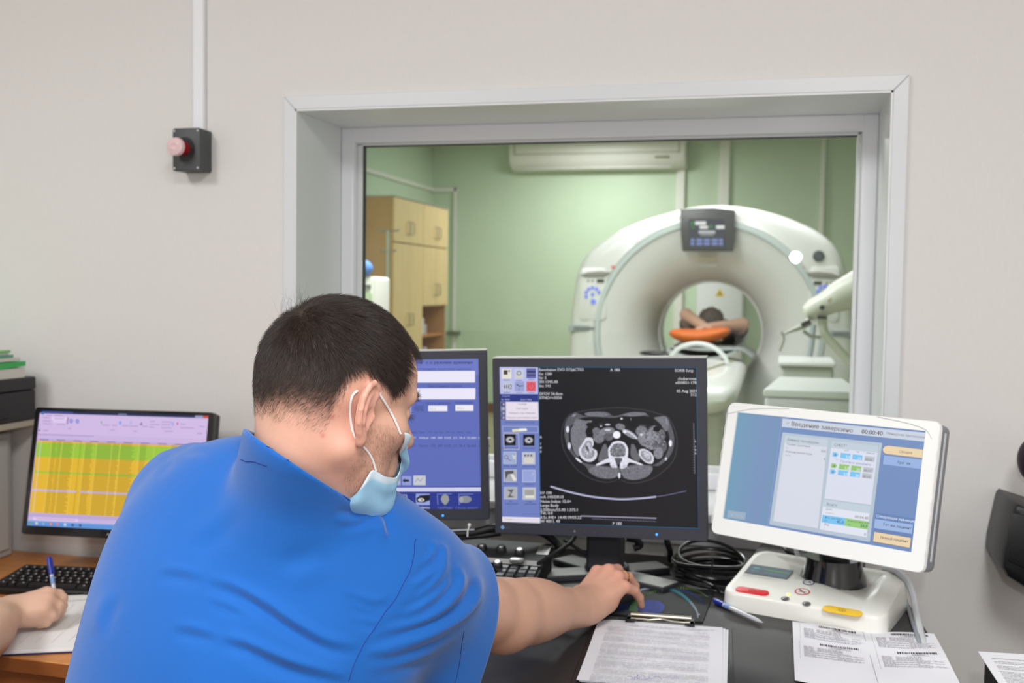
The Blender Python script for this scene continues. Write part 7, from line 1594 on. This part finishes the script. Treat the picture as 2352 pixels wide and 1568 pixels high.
cl_ = np.stack([vnoise(P0, 210, 31+k) for k in range(3)], 1)-0.5; cl2 = np.stack([vnoise(P0, 520, 41+k) for k in range(3)], 1)-0.5; fl_ += cl_*0.55+cl2*0.55+rs_.normal(0, 0.10, fl_.shape); fw_ = fl_@HD.M.T; fw_ -= N0*(fw_*N0).sum(1)[:, None]; fw_ /= np.linalg.norm(fw_, axis=1)[:, None]
ln = (0.0045+0.0125*sst(0.01, 0.075, q0[:, 2])*d0)*rs_.uniform(0.7, 1.15, NH_)+0.0015
fr_ = (q0[:, 0] > 0.055) & (q0[:, 2] > 0.06); ln[fr_] *= 1.25
HAIR = hairmat('dark_brown_hair', (44, 34, 30), 0.40)
strands('hair', P0+RTn, fw_, N0, ln*(0.75+0.25*d0), 0.62, 0.000050+0.000070*d0**2, HAIR, man_root, wob=0.0006, seed=3, kind='stuff', label='short dark brown hair fading at the nape')
# cowlick at the crown, brow, lashes, beard stubble
def patchhair(name, c, r, n, dirs, L0, rad, lift=0.4, m=HAIR, seed=1, cond=None, **k):
    dq = np.linalg.norm((Q-np.array(c))/np.array(r), axis=1); sel = np.nonzero((dq < 1) & ((cond(Q) if cond else True)))[0]
    if len(sel) == 0: return
    r2 = np.random.RandomState(seed); s = r2.choice(sel, n); p = V[s]+r2.normal(0, 0.0012, (n, 3)); nn = N[s]; d = np.tile(np.array(dirs, float), (n, 1))+r2.normal(0, 0.22, (n, 3)); d = d@HD.M.T; d -= nn*(d*nn).sum(1)[:, None]*0.8; d /= np.linalg.norm(d, axis=1)[:, None]
    strands(name, p+RTn, d, nn, np.full(n, L0)*r2.uniform(0.6, 1.2, n), lift, rad, m, man_root, wob=0.0005, seed=seed, kind='stuff', **k)
patchhair('cowlick', (-0.075, 0.0, 0.09), (0.02, 0.03, 0.02), 90, (-0.6, 0, 0.9), 0.022, 0.00006, 1.2)
patchhair('eyebrows', (0.087, 0.030, 0.032), (0.018, 0.026, 0.0065), 420, (-0.3, 0.9, 0.15), 0.008, 0.00008, 0.6, cond=None)
patchhair('eyelashes', (0.086, 0.036, 0.008), (0.010, 0.014, 0.004), 70, (0.9, 0.35, -0.1), 0.009, 0.00009, 0.5)
patchhair('beard_stubble', (0.036, 0.055, -0.050), (0.036, 0.030, 0.048), 1900 if FINE else 500, (0.25, 0.0, -1), 0.0040, 0.000045, 0.5, hairmat('brown_stubble', (84, 60, 50)), 7)
# ---- wedding ring on the ring finger
rp0, rp1 = hp(*fingers[2][0]), hp(*fingers[2][1]); rc_ = rp0*0.42+rp1*0.58; rd = nrm(rp1-rp0); M_ = Vector(rd).to_track_quat('Z', 'Y').to_matrix().to_4x4(); M_.translation = Vector(rc_)+Vector(RTn)
b = MB(); b.lathe([(0.0106, -0.0022), (0.0118, -0.0020), (0.0122, 0), (0.0118, 0.0020), (0.0106, 0.0022), (0.0104, 0), (0.0106, -0.0022)], 32, M_); b.build('ring', mat('gold_ring', (230, 180, 110), 0.2, 1.0), man_root, smooth=True)
# ---- surgical mask pulled under the chin: a cloth patch wrapped on the face
cm = np.array([0.050, 0, -0.045]); NONOSE = Head(HO, 0, 0); NONOSE.M = HD.M; NONOSE.nose = False
edge_px = [(921, 994), (915, 1030), (917, 1055), (914, 1078), (902, 1092), (882, 1090), (864, 1080), (851, 1077), (836, 1102), (820, 1132)]
eq = HD.loc(hit(edge_px)); eq = np.array([tuple(p) for p in spline([Vector(p) for p in eq], 4)]); ed = eq-cm; ed /= np.linalg.norm(ed, axis=1)[:, None]
m_e = len(ed); mid = []
for i in range(m_e):
    t = i/(m_e-1); a = R(-2)-R(110)*t; mid.append((math.cos(a), 0.0, math.sin(a)))
mid = np.array(mid); NU = 44; rows = []
for i in range(m_e):
    e1_, md_, e2_ = ed[i], mid[i], ed[i]*np.array([1, -1, 1]); row = []
    for j in range(NU+1):
        t = j/NU; d = (1-t)**2*e1_+2*t*(1-t)*md_*1.3+t*t*e2_; row.append(d/np.linalg.norm(d))
    rows.append(row)
DR = np.array(rows).reshape(-1, 3); o_ = HD.wor(cm)+(DR@HD.M.T)*0.14; Pm, ok = trace(lambda P: NONOSE.sdf(P), o_, -(DR@HD.M.T), 0.0, 0.3)
ii, jj = np.divmod(np.arange(len(DR)), NU+1); tv = ii/(m_e-1); tu = jj/NU; edge_f = np.sin(PI*tu)**0.35
off = 0.0035+edge_f*(0.011*np.sin(PI*tu)**1.5*sst(-0.1, 0.2, tv)*(1-0.4*tv)+0.003+0.0022*np.sin(tv*PI*5.0+tu*2)+0.0012*np.sin(tu*34+tv*9))+0.0016*np.sin(tv*23+tu*11)*edge_f
Pm = Pm+(DR@HD.M.T)*off[:, None]
Fm = np.array([[i*(NU+1)+j, i*(NU+1)+j+1, (i+1)*(NU+1)+j+1, (i+1)*(NU+1)+j] for i in range(m_e-1) for j in range(NU)])
mc_ = np.tile(L3((158, 208, 238)), (len(Pm), 1)); band = (tu < 0.06) | (tu > 0.94) | (tv < 0.05); mc_[band] = L3((208, 226, 240)); mc_ = mc_*(0.96+0.08*vnoise(Pm, 120, 3))[:, None]
mo = np_mesh('face_mask', Pm+RTn, Fm, attr_mat('mask_cloth', rough=0.7, spec=0.2, bump=0.15, bscale=900), man_root, np.c_[mc_, np.ones(len(Pm))], label='pale blue pleated surgical mask')
md = mo.modifiers.new('s', 'SOLIDIFY'); md.thickness = 0.0012; md.offset = 0; md2 = mo.modifiers.new('ss', 'SUBSURF'); md2.levels = 1; md2.render_levels = 1
NOEAR = Head(HO, 0, 0); NOEAR.M = HD.M; NOEAR.ears = False
def on(px_, py_, off_=0.0015):
    p = hit([(px_, py_)], lambda P: smin(NOEAR.sdf(P), neck(P), 0.022))[0]; return Vector(p-nrm(ray(px_, py_))*off_)+Vector(RTn)
M_STRAP = mat('white_elastic', (238, 238, 240), 0.6)
MB().tube(spline([on(x, y, 0.002) for x, y in ((920, 996), (910, 972), (897, 946), (884, 924), (872, 906), (868, 896))], 4), 0.0014, 8).build('ear_strap', M_STRAP, mo, smooth=True)
MB().tube(spline([on(x, y, 0.002) for x, y in ((822, 897), (812, 905), (806, 920), (804, 945), (806, 970), (811, 992), (820, 1010), (834, 1025), (848, 1042), (857, 1060), (863, 1080))], 4), 0.0014, 8).build('ear_strap', M_STRAP, mo, smooth=True)
# stitched inner band along the lower edge
# ---- office chair under him
ch = thing('office_chair', 'black office chair under the man, arm pad at the bottom edge', 'chair', (PV[0], PV[1], 0))
FHv = Vector(FT); FHv.z = 0; FHv.normalize(); cyaw = math.atan2(FHv.y, FHv.x)-PI/2; ch.rotation_euler = (0, 0, cyaw)
M_CHF = mat('black_chair_fabric', (24, 24, 26), 0.85, bump=0.2, bscale=500)
MB().rbox(0, 0, 0.48, 0.06, -0.24, 0.24, 0.025, bev=0.02).build('seat', M_CHF, ch, smooth=True).location = (0, 0.03, 0.425)
MB().cyl((0, 0, 0.09), (0, 0, 0.395), 0.028).build('gas_lift', M_BLACK, ch, smooth=40)
for k in range(5):
    a = 2*PI*k/5+0.3; leg = MB().tube([(0.03*math.cos(a), 0.03*math.sin(a), 0.11), (0.29*math.cos(a), 0.29*math.sin(a), 0.065)], [0.024, 0.014], 8).build('leg', M_BLACK, ch, smooth=True)
    MB().cyl((0.30*math.cos(a)-0.01, 0.30*math.sin(a), 0.026), (0.30*math.cos(a)+0.01, 0.30*math.sin(a), 0.026), 0.026, seg=20).build('castor', M_BLACK, leg, smooth=40)
MB().rbox(0, 0, 0.40, 0.36, -0.03, 0.02, 0.06, bev=0.015).build('backrest', M_CHF, ch, smooth=True).location = (0, -0.33, 0.66)
MB().tube([(0, -0.20, 0.40), (0, -0.33, 0.42), (0, -0.36, 0.60)], 0.018, 8).build('back_bar', M_BLACK, ch, smooth=True)
for s_ in (-1, 1):
    MB().tube(spline([(s_*0.20, 0.05, 0.40), (s_*0.30, 0.05, 0.42), (s_*0.315, 0.05, 0.55), (s_*0.315, 0.05, 0.655)], 5), 0.014, 8).build('arm_post', M_BLACK, ch, smooth=True)
    MB().rbox(0, 0, 0.075, 0.03, -0.13, 0.15, 0.012, bev=0.008).build('arm_pad', M_BLACK, ch, smooth=True).location = (s_*0.315, 0.05, 0.67)
# ---------------------------------------------------------------- the colleague writing at the wooden desk (only her forearm and hand reach into view)
W2_ = nA(atd(22, 1404, 2.05)); W2_[2] = max(W2_[2], WZ+0.045); E2_ = W2_+(nA(atz(-190, 1590, 0.76))-W2_)*0.56; S2_ = nA((-1.58, 1.38, 1.00)); PV2 = nA((-1.84, 1.08, 0.58)); NB2 = nA((-1.77, 1.28, 1.09)); SL2_ = nA((-1.97, 1.44, 1.00))
sh_ = W2_+0
H2f = nrm(np.array([0.72, 0.66, 0.0])); H2t = np.cross([0, 0, 1.0], H2f); HM2 = np.stack([H2f, H2t, [0, 0, 1.0]], 1)
def h2(f, t, u): return W2_+HM2@np.array([f, t, u])
HD2 = Head(NB2+np.array([0.03, 0.04, 0.17]), R(58), R(30), 0, 0.96)
fg2 = [[(0.068, 0.022, 0.022), (0.092, 0.030, 0.014), (0.098, 0.024, -0.008), (0.092, 0.018, -0.026)], [(0.072, 0.004, 0.024), (0.096, 0.008, 0.012), (0.094, 0.010, -0.012), (0.082, 0.010, -0.026)],
       [(0.068, -0.014, 0.018), (0.088, -0.014, 0.004), (0.080, -0.010, -0.018), (0.066, -0.006, -0.026)], [(0.060, -0.030, 0.006), (0.074, -0.032, -0.008), (0.064, -0.026, -0.024), (0.052, -0.020, -0.028)]]
def woman(P):
    d = cap(P, E2_, W2_, 0.044, 0.030); up = np.array([0, 0, 1.0])
    d = smin(d, elp(P, E2_*0.6+W2_*0.4, (0.10, 0.044, 0.042), np.stack([nrm(W2_-E2_), np.cross(up, nrm(W2_-E2_)), up], 1)), 0.03)
    d = smin(d, cap(P, S2_, E2_, 0.058, 0.046), 0.02)
    near = np.linalg.norm(P-h2(0.05, 0, 0), axis=1) < 0.14
    if near.any():
        p = P[near]; q = elp(p, h2(0.040, -0.004, 0.002), (0.048, 0.040, 0.026), HM2)
        q = smin(q, elp(p, h2(0.040, -0.022, -0.012), (0.042, 0.018, 0.018), HM2), 0.012)
        for k, fg in enumerate(fg2): q = smin(q, cap(p, h2(0.0, 0.012-0.010*k, 0.004), h2(*fg[0]), 0.016, 0.0130), 0.012)
        for k, fg in enumerate(fg2): q = smin(q, poly_cap(p, [h2(*c) for c in fg], [(0.0118, 0.0105, 0.0092, 0.0080), (0.0120, 0.0105, 0.0092, 0.0080), (0.0118, 0.0102, 0.0090, 0.0078), (0.0108, 0.0094, 0.0084, 0.0074)][k], 0.003), 0.005)
        q = smin(q, poly_cap(p, [h2(0.012, 0.026, -0.004), h2(0.045, 0.046, -0.002), h2(0.074, 0.042, -0.006), h2(0.092, 0.030, -0.014)], (0.017, 0.014, 0.012, 0.009), 0.004), 0.008)
        d[near] = smin(d[near], q, 0.014)
    d = smin(d, HD2.sdf(P), 0.02); d = smin(d, cap(P, HD2.wor((-0.015, 0, -0.04)), NB2, 0.048, 0.054), 0.02)
    d = smin(d, cap(P, S2_, SL2_, 0.062), 0.04); d = smin(d, cap(P, (NB2+[0, 0, -0.12]), PV2, 0.125, 0.135), 0.06)
    d = smin(d, cap(P, SL2_, (-2.00, 1.56, WZ+0.09), 0.05, 0.042), 0.02); d = smin(d, cap(P, (-2.00, 1.56, WZ+0.09), (-1.80, 1.74, WZ+0.06), 0.042, 0.028), 0.02)
    f2 = np.array([0.55, 0.83, 0]); s2 = np.array([0.83, -0.55, 0])
    for k in (-1, 1):
        hp_ = PV2+s2*0.09*k+[0, 0, -0.04]; kn = hp_+f2*0.40; kn[2] = 0.50; an = kn*1.0; an[2] = 0.09
        d = smin(d, cap(P, hp_, kn, 0.085, 0.058), 0.04); d = smin(d, cap(P, kn, an, 0.052, 0.035), 0.03); d = smin(d, cap(P, an-[0, 0, 0.045], an+f2*0.17-[0, 0, 0.05], 0.036, 0.028), 0.02)
    return d
wr_ = thing('person', 'colleague at the left edge, only writing forearm and hand in view', 'person', (PV2[0], PV2[1], 0))
V2, F2 = sdf_mesh(woman, [-2.3, 0.78, 0.0], [-1.15, 2.0, 1.56], 0.0032 if FINE else 0.005)
N2 = normals(V2, F2)
if (N2*(V2-HD2.o)).sum(1)[np.linalg.norm(V2-HD2.o, axis=1) < 0.1].mean() < 0: F2 = F2[:, ::-1]; N2 = -N2
c2 = np.tile(L3((224, 184, 160)), (len(V2), 1))*(0.95+0.1*vnoise(V2, 40, 4))[:, None]
for fg in fg2: c2 = c2*(1-0.3*np.exp(-(np.linalg.norm(V2-h2(*fg[0]), axis=1)/0.014)**2))[:, None]+L3((226, 150, 130))*(0.3*np.exp(-(np.linalg.norm(V2-h2(*fg[0]), axis=1)/0.014)**2))[:, None]
q2 = HD2.loc(V2); hr = (np.linalg.norm(q2-np.array([0, 0, 0.04]), axis=1) < 0.13) & (q2[:, 2] > 0.055-1.0*np.clip(0.03-q2[:, 0], 0, 0.09)); c2[hr] = L3((60, 44, 34)); c2[V2[:, 2] < 0.60] = L3((60, 62, 70))
R2 = -nA(wr_.location); np_mesh('body', V2+R2, F2, SKIN, wr_, np.c_[c2, np.ones(len(V2))])
def top2(P):
    d = smin(cap(P, S2_, SL2_, 0.076), cap(P, NB2+[0, 0, -0.12], PV2, 0.139, 0.150), 0.05)
    d = smin(d, np.maximum(cap(P, S2_, E2_, 0.074, 0.070), (P-(S2_*0.45+E2_*0.55))@nrm(E2_-S2_)), 0.03); d = smin(d, np.maximum(cap(P, SL2_, (-2.00, 1.56, WZ+0.09), 0.066, 0.064), 0.90-P[:, 2]), 0.03)
    d = smax(d, -cap(P, NB2+[0, 0, -0.02], NB2+[0.02, 0.03, 0.2], 0.066, 0.08), 0.003); return smax(d, 0.50-P[:, 2], 0.01)
Vt, Ft = sdf_mesh(top2, [-2.35, 0.78, 0.45], [-1.2, 1.95, 1.35], 0.006); Nt = normals(Vt, Ft)
if (Nt*(Vt-(NB2+[0, 0, -0.2]))).sum(1).mean() < 0: Ft = Ft[:, ::-1]
np_mesh('tunic', Vt+R2, Ft, mat('pale_blue_tunic', (190, 206, 222), 0.8, bump=0.1), wr_)
tipp = h2(0.088, 0.018, -0.020); up_ = nA(atd(112, 1278, 2.16)); tp2 = tipp+(tipp-up_)*0.10
pn = pen('ballpoint_pen', 'blue pen held upright in the writing hand at left', tuple(up_), tuple(up_+(tipp-up_)*1.12), 0.040)
# stool of the colleague
stl = thing('swivel_stool', 'stool of the colleague, outside the left edge', 'stool', (PV2[0], PV2[1], 0))
MB().lathe([(0, 0.0), (0.19, 0.0), (0.20, 0.02), (0.19, 0.045), (0, 0.05)], 32, Matrix.Translation((0, 0, 0.36))).build('seat', M_CHF, stl, smooth=35)
MB().cyl((0, 0, 0.04), (0, 0, 0.36), 0.025).build('column', M_BLACK, stl, smooth=40)
MB().lathe([(0, 0.0), (0.22, 0.0), (0.22, 0.02), (0.03, 0.05), (0, 0.05)], 32).build('base', M_BLACK, stl, smooth=35)
# ---------------------------------------------------------------- the patient lying in the bore
pr_ = thing('person', 'person lying in the scanner bore, dark hair towards us, arms crossed overhead', 'person', (GX, 8.1, 0.97))
HP = Head((GX+0.005, 7.56, 1.165), 0, 0, 0, 0.98, ears=True); HP.M = np.stack([[0, 0.30, 0.954], [1.0, 0, 0], [0, -0.954, 0.30]], 1)
eL, hL = nA(aty(1576, 722, 7.42)), nA(aty(1650, 773, 7.10)); eR, hR = nA(aty(1706, 744, 7.40)), nA(aty(1606, 752, 7.16)); sL_, sR_ = nA((GX-0.17, 7.80, 1.10)), nA((GX+0.18, 7.80, 1.09))
def lyer(P):
    d = smin(HP.sdf(P), cap(P, (GX, 7.60, 1.09), (GX, 7.80, 1.07), 0.055, 0.06), 0.03)
    d = smin(d, cap(P, sL_, eL, 0.052, 0.042), 0.03); d = smin(d, cap(P, eL, hL*0.72+eL*0.28, 0.042, 0.030), 0.012); d = smin(d, cap(P, sR_, eR, 0.052, 0.042), 0.03); d = smin(d, cap(P, eR, hR*0.75+eR*0.25, 0.042, 0.028), 0.012)
    for e, h_ in ((eL, hL), (eR, hR)):
        dr = nrm(h_-e); w = h_*0.78+e*0.22; sd = nrm(np.cross(dr, [0, 0, 1.0])); up = np.cross(sd, dr)
        d = smin(d, elp(P, w+dr*0.03, (0.042, 0.036, 0.018), np.stack([dr, sd, up], 1)), 0.012)
        for k in range(4): b0 = w+dr*0.055+sd*(0.024-0.016*k); d = smin(d, poly_cap(P, [b0, b0+dr*0.032-up*0.008, b0+dr*0.052-up*0.022], (0.0095, 0.0085, 0.0075)), 0.004)
        b0 = w+dr*0.01+sd*0.03; d = smin(d, poly_cap(P, [b0, b0+dr*0.03+sd*0.018-up*0.01, b0+dr*0.055+sd*0.016-up*0.02], (0.012, 0.010, 0.008)), 0.006)
    d = smin(d, elp(P, (GX, 8.05, 1.07), (0.19, 0.32, 0.095)), 0.05); d = smin(d, elp(P, (GX, 8.42, 1.06), (0.17, 0.20, 0.09)), 0.05)
    for k in (-1, 1): d = smin(d, cap(P, (GX+0.09*k, 8.45, 1.05), (GX+0.09*k, 8.85, 1.05), 0.08, 0.058), 0.04)
    return d
V3, F3 = sdf_mesh(lyer, [GX-0.55, 7.0, 0.9], [GX+0.55, 9.0, 1.42], 0.0085); N3 = normals(V3, F3)
if (N3*(V3-HP.o)).sum(1)[np.linalg.norm(V3-HP.o, axis=1) < 0.1].mean() < 0: F3 = F3[:, ::-1]; N3 = -N3
q3 = HP.loc(V3); c3 = np.tile(L3((214, 170, 146)), (len(V3), 1)); c3[(np.linalg.norm(q3-np.array([0, 0, 0.04]), axis=1) < 0.14) & (q3[:, 2] > 0.03)] = L3((82, 70, 62)); c3[V3[:, 1] > 7.80] = L3((60, 58, 56))
R3 = -nA(pr_.location); np_mesh('body', V3+R3, F3, SKIN, pr_, np.c_[c3, np.ones(len(V3))])
b = MB(); 
def hairlump(P):
    d = elp(P, HP.wor((0.0, 0, 0.052)), (0.092, 0.090, 0.084), HP.M)
    for x_, z_ in ((-0.13, -0.055), (0.14, -0.075)): d = smin(d, cap(P, (GX+x_*0.3, 7.56, 1.13), (GX+x_, 7.60, 1.13+z_*0.55), 0.06, 0.022), 0.03)
    return d+0.004*np.sin(P[:, 0]*160)*np.cos(P[:, 2]*90)
V4, F4 = sdf_mesh(hairlump, [GX-0.3, 7.35, 0.98], [GX+0.3, 7.75, 1.36], 0.006); N4 = normals(V4, F4)
if (N4*(V4-HP.wor((0, 0, 0.05)))).sum(1).mean() < 0: F4 = F4[:, ::-1]
np_mesh('hair', V4+R3, F4, mat('ash_brown_hair', (92, 80, 70), 0.55, noise=0.35, scale=60, bump=0.6, bscale=160), pr_)
def gown(P):
    d = smin(elp(P, (GX, 8.06, 1.075), (0.205, 0.31, 0.108)), elp(P, (GX, 8.45, 1.06), (0.185, 0.42, 0.10)), 0.04)
    d = smin(d, cap(P, sL_, sL_*0.6+eL*0.4, 0.066, 0.062), 0.03); d = smin(d, cap(P, sR_, sR_*0.6+eR*0.4, 0.066, 0.062), 0.03); return d
V5, F5 = sdf_mesh(gown, [GX-0.45, 7.5, 0.9], [GX+0.45, 9.05, 1.30], 0.011); N5 = normals(V5, F5)
if (N5*(V5-np.array([GX, 8.1, 1.07]))).sum(1).mean() < 0: F5 = F5[:, ::-1]
np_mesh('shirt', V5+R3, F5, mat('dark_grey_shirt', (66, 64, 62), 0.85), pr_)
